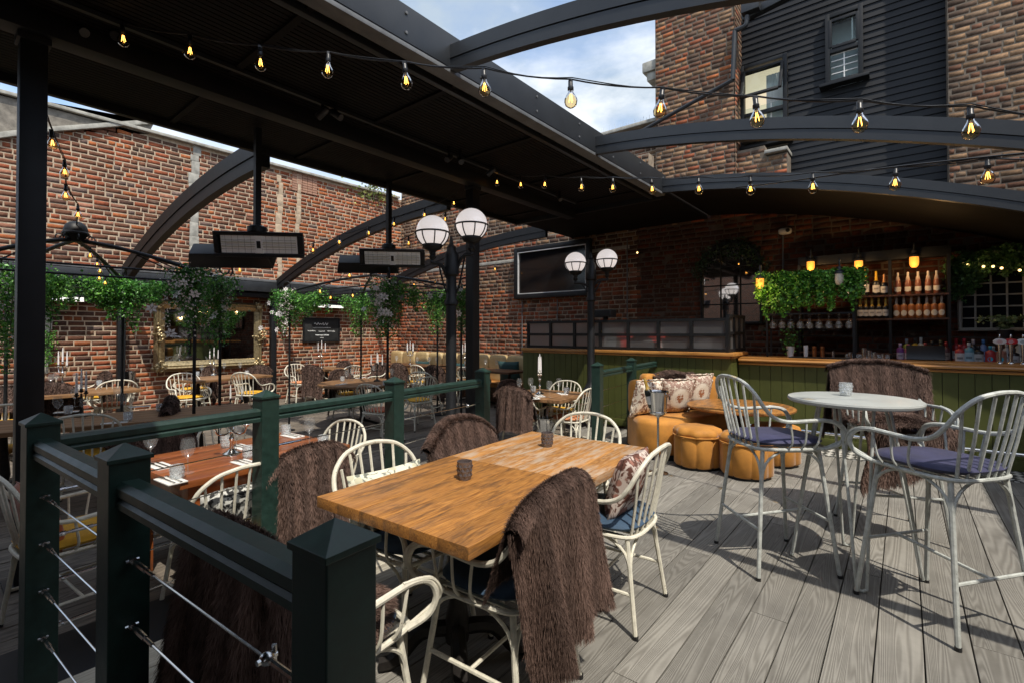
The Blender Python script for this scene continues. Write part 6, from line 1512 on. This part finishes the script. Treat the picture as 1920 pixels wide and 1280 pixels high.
for (px, l, c, w_) in ((1062, 'white plates stacked behind the reeded glass at left', M_pot, .22), (1228, 'long stack of white plates behind the reeded glass', M_pot, .30), (1150, 'pale box behind the middle of the reeded glass', M_lead, .2), (1320, 'steel tray behind the right panes of the reeded glass', M_steel, .3)):
    p = PY(px, 640, KY + .32); o = MB()
    if 'plates' in l:
        for k in range(7): o.lathe([(.04, 0), (w_ / 2, .012), (w_ / 2, .016), (.03, .006)], 18, (0, 0, .02 * k))
    else: o.box((0, 0, .09), (w_, .16, .18)).box((0, 0, .19), (w_ * .9, .12, .02))
    o = o.build('plate_stack' if 'plates' in l else 'kitchen_box', c, bevel=0); o.location = (p.x, p.y, KZ + .001); tag(o, l, 'plates' if 'plates' in l else 'box')
for (px, l) in ((1175, 'red packet behind the upper reeded panes at left'), (1235, 'red packet behind the upper reeded panes in the middle')):
    p = PY(px, 620, KY + .30); tag(MB().box((p.x, p.y, KZ + .22), (.24, .10, .07)).box((p.x, p.y, KZ + .09), (.12, .08, .18)).build('packet', plain('red_card' + str(px), (.45, .06, .05), rough=.5), bevel=.006), l, 'packet')
p = PY(1133, 588, KY + .6); ov = thing('grill_box', 'small dark metal box with a grille above the kitchen screen', 'appliance', (p.x, p.y, p.z)); MB().box((0, 0, 0), (.36, .2, .13)).build('case', M_graph, ov, bevel=.008); MB().box((0, -.103, 0), (.30, .01, .09)).build('grille', M_black, ov)
MB().box((0, .05, -.24), (.06, .06, .36)).build('stand', M_black, ov)
# bar planter frame with ivy and lamps
pf = thing('bar_rack', 'slim black overhead rack standing on the bar with hanging glasses', 'glass rack'); PYY = BYF + .24
xr0, xr1 = PY(1438, 560, PYY).x, PY(1600, 560, PYY).x; zr = PY(1520, 512, PYY).z; zg = PY(1520, 588, PYY).z
for x in (xr0, xr1):
    for y in (PYY, PYY + .26): MB().bar((x, y, BZ), (x, y, zr), .022, .022).build('upright', M_black, pf)
for z in (zr - .02, zg): 
    for y in (PYY, PYY + .26): MB().bar((xr0, y, z), (xr1, y, z), .02, .02).build('rack_bar', M_black, pf)
for k in range(9): x = xr0 + (xr1 - xr0) * (k + .5) / 9; MB().bar((x, PYY, zg - .01), (x, PYY + .26, zg - .01), .01, .01).build('glass_runner', M_black, pf)
for k in range(9):
    for j in range(2):
        x = xr0 + (xr1 - xr0) * (k + .5) / 9; o = wine_glass(Vector((x, PYY + .06 + .13 * j, zg - .015)), 'clear glass hanging upside down under the bar rack', 'glasses hanging under the bar rack', .85); o.rotation_euler.x = math.pi
xi0, xi1 = PY(1422, 540, PYY - .05).x, PY(1616, 540, PYY - .05).x
garland('thick bright ivy hanging along the rack above the bar', [(x, PYY - .05 + random.uniform(-.06, .2), zr + .02, .52 + .48 * abs(math.sin(x * 9.0 + 1.3 * math.sin(x * 23)))) for x in np.linspace(xi0, xi1, 90)], 9500, .60, 301, .045, 100, cols=[(.06, .20, .02), (.04, .13, .015), (.10, .28, .035), (.025, .085, .012), (.15, .33, .06)], size=.038)
def swan_lamp(p, lab, lit, post=0.0):
    root = thing('swan_neck_lamp', lab, 'lamp', tuple(p))
    MB().tube(catmull([(0, .06, .02), (0, .06, .19), (0, .04, .235), (0, .01, .235), (0, 0, .19), (0, 0, .14)], 5), .010, 7).build('neck', M_graph, root)
    MB().lathe([(.0, .15), (.03, .145), (.036, .10), (.055, .085), (.060, .06), (.052, .055), (0, .055)], 14, cap=False).build('cap', M_graph, root)
    MB().lathe([(.050, .056), (.052, -.02), (.046, -.06), (.028, -.085), (0, -.09)], 14, cap=False).build('lamp_glass', M_lampamb if lit else M_lampoff, root)
    return root
lamp_px = ((1425, 530, PYY - .10, 'swan neck lamp glowing at the left end of the bar ivy', 1), (1574, 522, PYY - .12, 'unlit cream swan neck lamp in front of the bar ivy', 0), (1520, 498, 8.55, 'amber lamp half hidden above the middle of the bar ivy', 1), (1610, 497, 8.55, 'amber lamp above the right end of the bar ivy', 1), (1714, 490, 8.55, 'amber lamp glowing over the wine bottles', 1))
for (px, py, Y, l, lit) in lamp_px: swan_lamp(PY(px, py, Y), l, lit)
for i in (0, 2, 3, 4):
    px, py, Y, l, _ = lamp_px[i]; p = PY(px, py, Y); ld = bpy.data.lights.new('lamp_glow', 'POINT'); ld.energy = 2.4; ld.color = (1, .6, .25); ld.shadow_soft_size = .04
    lo_ = bpy.data.objects.new('lamp_glow', ld); COL.objects.link(lo_); lo_.location = p + Vector((0, -.22, -.14))
# back bar shelving
SYB = 8.62; bs = thing('back_bar_shelves', 'black back bar shelving full of bottles behind the bar', 'shelves')
sxa, sxb = PY(1500, 560, SYB).x, PY(1779, 560, SYB).x; smid = PY(1669, 560, SYB).x; s1x = PY(1605, 560, SYB).x
zsh = [PY(1690, 553, SYB).z, PY(1690, 597, SYB).z, PY(1690, 662, SYB).z]; zst = PY(1690, 484, SYB).z
for x in (sxa, s1x, smid, sxb): MB().box((x, SYB + .05, (zst + .8) / 2), (.035, .26, zst - .8)).build('upright', M_black, bs)
MB().box(((sxa + sxb) / 2, SYB + .1, zst + .06), (sxb - sxa + .06, .16, .14)).build('top_rail', M_black, bs, bevel=.004)
for z in zsh: MB().box(((sxa + sxb) / 2, SYB + .05, z - .012), (sxb - sxa, .27, .024)).build('shelf', M_dwood, bs)
MB().box(((sxa + 3.0) / 2, SYB + .05, .42), (3.0 - sxa, .5, .80)).build('back_counter', M_dwood, bs, bevel=.006)
MB().box(((sxa + 3.0) / 2, SYB + .03, BZ - .075), (3.0 - sxa, .56, .04)).build('back_worktop', M_dwood, bs, bevel=.006)
ZBK = BZ - .054
fc = lambda p: (-p.x, -p.y)
def row(pxs, z, spec, lab, grp, jitter=0):
    for px in pxs:
        p = PY(px, 600, SYB); p = Vector((p.x, SYB, z)); tinted_bottle(spec.get('nm', 'wine_bottle'), lab, p, spec['body'], spec['foil'], spec['label'], spec.get('h', .31), spec.get('r', .042), spec.get('fz', .62), spec.get('lz', (.15, .42)), face=fc(p), oval=spec.get('oval', False), group=grp, lab2=spec.get('l2'))
CHB = dict(nm='champagne_bottle', body=(.006, .007, .012), foil=(.60, .36, .05), label=(.60, .60, .62), l2=(.3, .3, .33))
mg = PY(1622, 552, SYB); tinted_bottle('champagne_bottle', 'big dark champagne magnum with orange gold foil on the upper bar shelf', Vector((mg.x, SYB, zsh[0])), CHB['body'], (.75, .36, .03), CHB['label'], .42, .052, .66, (.14, .40), face=fc(mg), lab2=(.3, .3, .33))
for (px, h, l, fo) in ((1643, .35, 'middle sized dark champagne bottle with yellow foil right of the magnum', (.70, .42, .04)), (1658, .30, 'smallest dark champagne bottle with peach foil on the upper bar shelf', (.70, .36, .16))):
    p = PY(px, 552, SYB); tinted_bottle('champagne_bottle', l, Vector((p.x, SYB, zsh[0])), CHB['body'], fo, CHB['label'], h, .043, .64, (.14, .42), face=fc(p), lab2=(.3, .3, .33))
for i, px in enumerate((1590, 1600)): row((px,), zsh[0], dict(CHB, h=.32), 'dark champagne bottle with white label behind the bar ivy', 'champagne behind the bar ivy')
row((1613, 1624, 1635, 1648, 1661), zsh[1], dict(CHB, h=.30), 'dark champagne bottle with pale foil label in the lower shelf row', 'champagne bottles on the lower shelf')
row((1684, 1703, 1722, 1741, 1757), zsh[0], dict(body=(.20, .07, .045), foil=(.62, .56, .53), label=(.62, .60, .58), h=.31, r=.036, fz=.80, lz=(.16, .34)), 'rosé wine bottle with white label on the upper right bar shelf', 'rosé bottles on the upper shelf')
row((1681, 1695, 1709, 1723, 1738, 1752, 1766), zsh[1], dict(body=(.32, .11, .032), foil=(.55, .42, .33), label=(.70, .66, .58), h=.31, oval=True, lz=(.10, .36), nm='champagne_bottle'), 'amber rosé champagne bottle with round white label on the lower right shelf', 'amber champagne bottles on the lower shelf')
for px in (1552, 1558): row((px,), zsh[0], dict(body=(.05, .03, .02), foil=(.1, .02, .02), label=(.6, .6, .58), h=.30), 'wine bottle with white label glimpsed through the bar ivy', 'wine bottles glimpsed through the ivy')
# spirits along the back worktop
SP = [(1688, .21, (.16, .04, .25), (.5, .4, .6), (.5, .45, .55), 'purple gin bottle at the left of the till'), (1700, .26, (.35, .36, .06), (.3, .35, .4), (.55, .55, .15), 'yellow labelled gin bottle left of the till'), (1703, .20, (.45, .12, .22), (.4, .1, .2), (.6, .5, .5), 'pink gin bottle left of the till'), (1716, .27, (.45, .30, .02), (.05, .04, .03), (.6, .42, .05), 'golden yellow spirit bottle behind the till'), (1727, .28, (.4, .4, .36), (.6, .6, .55), (.5, .48, .4), 'clear spirit bottle with pale cap behind the till'), (1735, .22, (.12, .03, .02), (.3, .05, .04), (.3, .1, .08), 'dark red liqueur bottle behind the till'), (1748, .24, (.06, .02, .02), (.03, .03, .03), (.2, .08, .07), 'brown spirit bottle behind the right of the till'), (1764, .25, (.05, .08, .03), (.1, .1, .05), (.25, .3, .1), 'green liqueur bottle behind the right of the till'), (1774, .23, (.1, .03, .03), (.3, .02, .02), (.3, .25, .22), 'slim spirit bottle at the right shelf upright'),
      (1793, .27, (.40, .03, .03), (.45, .02, .03), (.66, .60, .56), 'red gin bottle with white label, left of the pair by the taps'), (1808, .27, (.40, .03, .03), (.45, .02, .03), (.66, .60, .56), 'red gin bottle with white label, right of the pair by the taps'), (1825, .26, (.02, .02, .025), (.45, .40, .42), (.10, .10, .12), 'black bottle with pale capsule beside the red gin pair'), (1844, .26, (.14, .22, .45), (.05, .16, .40), (.22, .38, .70), 'pale blue gin bottle with blue cap behind the taps'), (1862, .19, (.05, .30, .36), (.4, .4, .4), (.05, .42, .52), 'turquoise labelled bottle behind the taps'), (1888, .22, (.35, .36, .38), (.5, .5, .5), (.55, .56, .6), 'clear bottle with round emblem label between the taps'), (1912, .26, (.5, .5, .46), (.6, .6, .55), (.66, .64, .55), 'square clear spirit bottle at the right photo edge')]
for (px, h, bo, fo, la, l) in SP:
    p = PY(px, 660, SYB - .10 + (.14 if h > .25 else 0)); tinted_bottle('spirit_bottle', l, Vector((p.x, p.y, ZBK)), bo, fo, la, h * 1.15, .042, lz=(.16, .48), face=fc(p), square=True, lab2=tuple(c * .45 for c in la))
SP2 = [(1800, .20, (.45, .04, .04), (.4, .03, .03), (.66, .6, .56), 'short red and white gin bottle in front of the red gin pair'), (1817, .22, (.12, .30, .36), (.5, .5, .5), (.40, .52, .56), 'sky blue square gin bottle at the front of the bar back'), (1835, .19, (.03, .025, .02), (.02, .02, .02), (.50, .48, .45), 'black bottle with white diamond label at the front of the bar back'), (1857, .19, (.40, .04, .04), (.05, .30, .40), (.50, .05, .05), 'red square bottle with turquoise round label at the front'), (1877, .19, (.40, .16, .10), (.2, .2, .2), (.45, .22, .15), 'copper square bottle with turquoise dot behind the first tap'), (1901, .17, (.03, .02, .02), (.04, .04, .04), (.55, .52, .5), 'small dark bottle with white label between the second and third tap')]
for (px, h, bo, fo, la, l) in SP2:
    p = PY(px, 670, 8.15); sb_ = tinted_bottle('spirit_bottle', l, Vector((p.x, p.y, ZBK - .0)), bo, fo, la, h * 1.2, .048, lz=(.08, .56), face=fc(p), square=True, lab2=None if 'turq' in l else tuple(c * .4 for c in la))
    if 'turquoise' in l:
        V = []; r_ = .0505; fa = math.atan2(-p.y, -p.x); F = []
        for k in range(14): a = k * 2 * math.pi / 14; t = fa + .5 * math.cos(a); V.append((r_ * math.cos(t), r_ * math.sin(t), h * 1.2 * .32 + .026 * math.sin(a)))
        link('round_label', np_mesh('round_label', np.array(V), [np.array([list(range(14))])], M_tint, np.tile((.05, .45, .60), (14, 1))), sb_)
MB().box((.6, 8.16, ZBK - .05), (4.4, .30, .09)).build('front_ledge', M_dwood, bs)
# till, tray, shakers, glasses, plant pot on the bar
p = PY(1735, 662, 7.72); till = thing('till_screen', 'black till screen lying tilted on the bar', 'till', (p.x, p.y, BZ)); MB().box((0, 0, .09), (.36, .02, .21), rx=R(-38)).build('screen', M_plast, till, bevel=.006); MB().box((0, .08, .03), (.2, .16, .06)).build('foot', M_plast, till, bevel=.006)
p0, p1 = PY(1480, 664, BYF + .1), PY(1592, 667, BYF + .1); tag(MB().box(((p0.x + p1.x) / 2, BYF + .14, BZ + .008), (p1.x - p0.x, .22, .016)).build('bar_mat', M_plast, bevel=.004), 'long black rubber bar mat on the oak bar top', 'bar mat')
p = PY(1482, 662, BYF + .34); pot = thing('plant_pot', 'white tapered pot with a small plant on the bar below the ivy', 'plant pot', (p.x, p.y, BZ)); MB().lathe([(.035, 0), (.052, .145), (.046, .145), (.04, .12), (0, .12)], 18).build('pot', M_pot, pot); foliage('foliage', np.random.default_rng(2).normal(0, 1, (160, 3)) * np.array([.05, .05, .09]) + np.array([0, 0, .24]), 8, pot, .035, DK, droop=-.3)
for (px, h, r, m, l) in ((1511, .16, .028, M_pot, 'white cylindrical holder on the back bar'), (1527, .15, .027, plain('copper', (.55, .24, .1), rough=.3, metal=1), 'left copper cocktail shaker on the back bar'), (1542, .15, .027, MATS['copper'], 'right copper cocktail shaker on the back bar'), (1620, .14, .028, M_steel, 'tall steel cup left on the bar mat'), (1630, .11, .026, M_steel, 'middle steel cup on the bar mat'), (1640, .085, .026, M_steel, 'short steel cup on the bar mat'), (1656, .07, .022, M_steel, 'small steel measure at the right of the cups'), (1594, .08, .024, M_steel, 'small steel cup beside the bar mat'), (1562, .09, .016, M_steel, 'slim steel jigger on the bar mat')):
    p = PY(px, 660, BYF + .32); o = MB().lathe([(r * .85, 0), (r * .85, .004), (r, h * .9), (r * .96, h), (r * .9, h), (r * .8, .01)], 14, cap=True).build('bar_cup', m); o.location = (p.x, p.y, BZ); tag(o, l, 'bar cup')
for k in range(10):
    p = PY(1508 + k * 7, 628, SYB); wine_glass(Vector((p.x, SYB - .02 + .08 * (k % 2), PY(1550, 628, SYB).z)), 'stemmed glass in the dim row behind the bar rack', 'glasses on the dim back shelf', .7)
MB().box(((PY(1500, 628, SYB).x + PY(1605, 628, SYB).x) / 2, SYB + .03, PY(1550, 628, SYB).z - .012), (PY(1605, 628, SYB).x - PY(1500, 628, SYB).x, .25, .022)).build('glass_shelf', M_black, bs)
for k in range(9):
    p = PY(1590 + k * 9, 655, SYB - .2); tumb(Vector((p.x, p.y, ZBK)), 'cut tumbler in the long row behind the steel cups', 'tumblers on the back bar')
# beer taps
for i, (px, c, l) in enumerate(((1875, (.62, .58, .56), 'beer tap with a white oval badge, leftmost of the three'), (1896, (.45, .015, .02), 'beer tap with a red oval badge, middle of the three'), (1919, (.66, .72, .72), 'beer tap with a pale green edged badge, rightmost of the three'))):
    p = PY(px, 673, BYF + .22); tp = thing('beer_tap', l, 'beer tap', (p.x, p.y, BZ), math.atan2(p.x, -p.y) + R(180))
    fcx = Vector((-p.x, -p.y, 0)).normalized(); tp.rotation_euler.z = math.atan2(fcx.x, -fcx.y)
    MB().lathe([(.030, 0), (.026, .008), (.014, .02), (.013, .10), (.020, .19), (.022, .21), (.012, .22)], 14).build('font_column', M_steel, tp)
    Mo = Matrix.Translation((0, -.005, .235)) @ Matrix.Rotation(R(90), 4, 'X') @ Matrix.Diagonal((1, .62, 1, 1))
    MB().lathe([(.052, -.010), (.055, 0), (.052, .010), (0, .010)], 24, M=Mo).build('badge_rim', M_pot if i != 1 else MATS['red_card1175'], tp)
    mm = plain('badge_%d' % i, c, rough=.3, var=.05); Mo2 = Matrix.Translation((0, -.017, .235)) @ Matrix.Rotation(R(90), 4, 'X') @ Matrix.Diagonal((1, .6, 1, 1)); MB().lathe([(.046, 0), (.046, .003), (0, .003)], 24, M=Mo2).build('badge_face', mm, tp)
    for q in range(3): MB().box((0, -.0215, .247 - .012 * q), (.05 - .02 * abs(q - 1), .001, .005)).build('badge_mark', (M_pot if i == 1 else MATS['red_card1175'] if i == 0 else M_green), tp)
    MB().lathe([(.008, .262), (.011, .30), (.007, .31), (0, .312)], 10).build('tap_handle', M_steel, tp)
p = PY(1885, 616, 8.5); fern = thing('fern', 'pale fern standing below the white arched grille', 'plant', (p.x, p.y, p.z - .02)); gg = np.random.default_rng(9)
V = []
for k in range(16):
    a = gg.uniform(0, 6.28)
    for t in np.linspace(.1, 1, 16): V.append((math.cos(a) * t * .26, math.sin(a) * t * .10, .16 * math.sin(t * 2.4) + gg.normal(0, .004)))
foliage('fronds', V, 12, fern, .04, [(.20, .28, .13), (.12, .2, .08), (.28, .36, .18)], droop=.1); MB().lathe([(.06, -.10), (.08, 0), (.07, 0)], 12).build('pot', M_plast, fern)
fairy = thing('fairy_lights', 'tiny warm fairy lights hung across the white arched grille', 'fairy lights'); ps = [PY(x, y, 8.72) for x, y in ((1815, 497), (1844, 500), (1862, 500), (1878, 503), (1912, 507))]
MB().tube(catmull(ps, 5), .003, 4).build('cable', M_black, fairy)
for q in ps: MB().blob(q, (.016, .016, .016), 8, 6).build('bulb', M_fairy, fairy)
# ================================================================== STRING LIGHTS
BM_ = {}
def bulb_parts():
    if not BM_:
        BM_['bulb'] = MB().lathe([(.012, .0), (.014, -.013), (.024, -.030), (.032, -.048), (.0335, -.061), (.029, -.079), (.016, -.091), (0, -.095)], 16, cap=False).mesh('bulb', M_bulb)
        BM_['socket'] = MB().lathe([(.009, .046), (.012, .042), (.0125, .02), (.0155, .016), (.0155, .0), (.012, -.006)], 12).box((0, 0, .05), (.022, .013, .015)).mesh('socket', M_plast)
        f = MB()
        for k in range(4):
            a = k * math.pi / 2 + .4; f.tube([(math.cos(a) * .004, math.sin(a) * .004, -.022), (math.cos(a) * .011, math.sin(a) * .011, -.062)], .0010, 5)
        BM_['filament'] = f.mesh('filament', M_fil); BM_['stem'] = MB().tube([(0, 0, 0), (0, 0, -.028)], .004, 6).mesh('glass_stem', M_cut)
    return BM_
def string(lab, pts, ends, sag=.03, s=1.0, cable=True, warp=None):
    root = thing('string_lights', lab, 'string lights', group=None); B = bulb_parts(); tops = []
    for p in pts:
        b = link('bulb', B['bulb'], root); b.location = p + Vector((0, 0, .05 * s)); b.scale = (s,) * 3; b.rotation_euler = (random.uniform(-.09, .09), random.uniform(-.09, .09), random.random() * 6)
        for nm in ('socket', 'filament', 'stem'): link({'stem': 'glass_stem'}.get(nm, nm), B[nm], b)
        tops.append(p + Vector((0, 0, .108 * s)))
    allp = ([ends[0]] if ends[0] else []) + tops + ([ends[1]] if ends[1] else []); line = []
    for i in range(len(allp) - 1):
        a, b_ = allp[i], allp[i + 1]
        for k in range(6): t = k / 6; line.append(a.lerp(b_, t) - Vector((0, 0, sag * (b_ - a).length * 4 * t * (1 - t))))
    line.append(allp[-1])
    MB().tube(line, .0042 * s, 5).build('cable', M_plast, root)
    MB().tube([q + Vector((.004, .004, .006 + .005 * math.sin(i * .8))) for i, q in enumerate(line)], .003 * s, 4).build('catenary_wire', M_black, root)
    return root
A_, B_ = PD(230, 72, 3.15), PD(1820, 242, 2.25)
px1 = ((143, 58), (230, 75), (356, 98), (488, 120), (615, 133), (760, 153), (908, 166), (1070, 188), (1240, 205), (1418, 223), (1612, 232), (1820, 244))
string('nearest string of filament bulbs crossing from the canopy to the upper right', [PV(x, y, A_, B_) for x, y in px1], (PV(90, 20, A_, B_), PV(1990, 219, A_, B_)), s=1.05)
A_, B_ = PD(932, 343, 6.3), PD(1852, 330, 2.9)
px2 = ((932, 343), (976, 347), (1022, 347), (1090, 352), (1149, 353), (1222, 356), (1310, 356), (1407, 356), (1524, 352), (1679, 345), (1852, 332))
string('second string of filament bulbs passing below the farthest roof rib', [PV(x, y, A_, B_) for x, y in px2], (PV(905, 312, A_, B_), PV(1990, 296, A_, B_)), s=1.05)
tag(MB().tube(catmull([PV(1380, 352, A_, B_), PV(1480, 340, A_, B_), PV(1640, 318, A_, B_), PV(1800, 300, A_, B_), PV(1960, 284, A_, B_)], 6), .006, 5).build('cable', M_plast), 'black cable running up to the right above the second string of bulbs', 'cable')
colp = Vector((-4.38, 0, 0))
string('short string of bulbs hanging beside the tall left column to the finial', [PD(97, 270, 3.5), PD(121, 324, 3.9), PD(123, 368, 4.2), PD(146, 404, 4.6)], (PD(80, 195, 3.2), PD(143, 425, 4.7)), s=.95)
string('string of small bulbs along the arm of the left gazebo', [PD(169, 480, 4.9), PD(182, 497, 5.1), PD(188, 509, 5.3), PD(186, 522, 5.5), PD(197, 531, 5.7)], (PD(150, 450, 4.7), PD(215, 540, 5.9)), s=.75)
A_, B_ = PD(405, 518, 6.4), PD(848, 378, 6.6)
string('string of bulbs rising from the left gazebo past the heaters to the canopy', [PV(x, y, A_, B_) for x, y in ((405, 518), (449, 507), (494, 496), (587, 470), (636, 455), (691, 438), (739, 421), (796, 404))], (PV(388, 510, A_, B_), PV(850, 366, A_, B_)), s=.9)
A_, B_ = PD(655, 517, 6.5), PD(853, 384, 6.5)
string('string of bulbs from the chalkboard gazebo up behind the globe lamp', [PV(x, y, A_, B_) for x, y in ((655, 517), (684, 487), (766, 457), (835, 412), (851, 382))], (PV(632, 528, A_, B_), PV(858, 360, A_, B_)), s=.9)
A_, B_ = PY(770, 534, 8.4), PY(1010, 470, 8.4)
string('string of tiny bulbs on the back wall left of the large screen', [PV(x, y, A_, B_) for x, y in ((776, 534), (816, 530), (853, 520), (928, 505))], (PV(735, 548, A_, B_), PV(975, 495, A_, B_)), s=.95)
string('tiny bulbs tucked among the ivy of the chalkboard gazebo', [PD(600, 547, 6.9), PD(620, 559, 6.9), PD(661, 555, 6.9)], (PD(575, 543, 6.9), PD(690, 548, 6.9)), s=.8)
# ================================================================== SPOTLIGHTS
def spot(p, yaw, lab, lit=True, s=1.0):
    root = thing('spotlight', lab, 'spotlight', tuple(p)); 
    MB().box((0, 0, (CZ + .03 - p.z) / 2 + .02), (.02, .02, CZ + .03 - p.z)).build('bracket', M_black, root)
    yaw = math.atan2(p.x, -p.y) + yaw * (.5 if lit else 1)
    M_ = Matrix.Rotation(yaw, 4, 'Z') @ Matrix.Rotation(R(55), 4, 'X')
    MB().lathe([(.026, .06), (.030, .05), (.032, -.06), (.029, -.065)], 14, M=M_).build('barrel', M_graph, root)
    MB().lathe([(.028, -.064), (0, -.064)], 14, M=M_, cap=False).build('lens', M_spot if lit else M_lampoff, root)
for i, (px, py, d, yaw, lit) in enumerate(((150, 55, 3.2, .9, 1), (222, 66, 3.3, -.7, 1), (605, 212, 4.25, -2.2, 0), (630, 215, 4.3, .9, 0), (842, 297, 5.3, -.9, 1), (863, 301, 5.4, .5, 1), (921, 322, 5.9, -2.0, 0), (1049, 372, 7.0, .3, 0))):
    t_ = ('first from the left under the canopy', 'second from the left under the canopy', 'unlit, left of the pair above the first heater', 'unlit, right of the pair above the first heater', 'left of the lit pair above the globe lamps', 'right of the lit pair above the globe lamps', 'unlit, just before the second string of bulbs', 'unlit, deepest under the canopy')[i]
    spot(PD(px, py, d), yaw, 'small black spotlight, ' + t_, bool(lit))
for (px, py, l) in ((1143, 406, 'left tiny lit spotlight on the dark back wall'), (1151, 408, 'right tiny lit spotlight on the dark back wall'), (1195, 474, 'tiny lit bulb on the dark pier behind the farther lamp')):
    p = PY(px, py, YB - .25); r_ = thing('wall_spotlight', l, 'spotlight', tuple(p)); MB().blob((0, 0, 0), (.018, .018, .018), 8, 6).build('lens', M_fairy, r_); MB().tube([(0, .02, 0), (0, .24, .02)], .012, 6).build('arm', M_black, r_); MB().lathe([(.028, .0), (.028, .07), (.01, .08)], 10, M=Matrix.Rotation(R(-90), 4, 'X')).build('barrel', M_black, r_)
# ================================================================== LABELS OF ALIKE THINGS: tell them apart by their place
bpy.context.view_layer.update()
ORDW = ['leftmost', 'second from left', 'third from left', 'fourth from left', 'fifth from left', 'sixth from left', 'seventh from left', 'eighth from left', 'ninth from left', 'tenth from left']
_by = {}
for o in SC.objects:
    if o.parent is None and 'label' in o: _by.setdefault(o['label'], []).append(o)
for lab, os_ in _by.items():
    if len(os_) < 2: continue
    os_.sort(key=lambda o: proj(o.matrix_world.translation)[0]); n = len(os_)
    for i, o in enumerate(os_):
        w_ = 'rightmost' if i == n - 1 else ORDW[i] if i < len(ORDW) and i <= n // 2 + 1 else (ORDW[n - 1 - i].replace('left', 'right') if n - 1 - i < len(ORDW) else 'number %d from left' % (i + 1))
        o['label'] = '%s, %s' % (lab, w_)
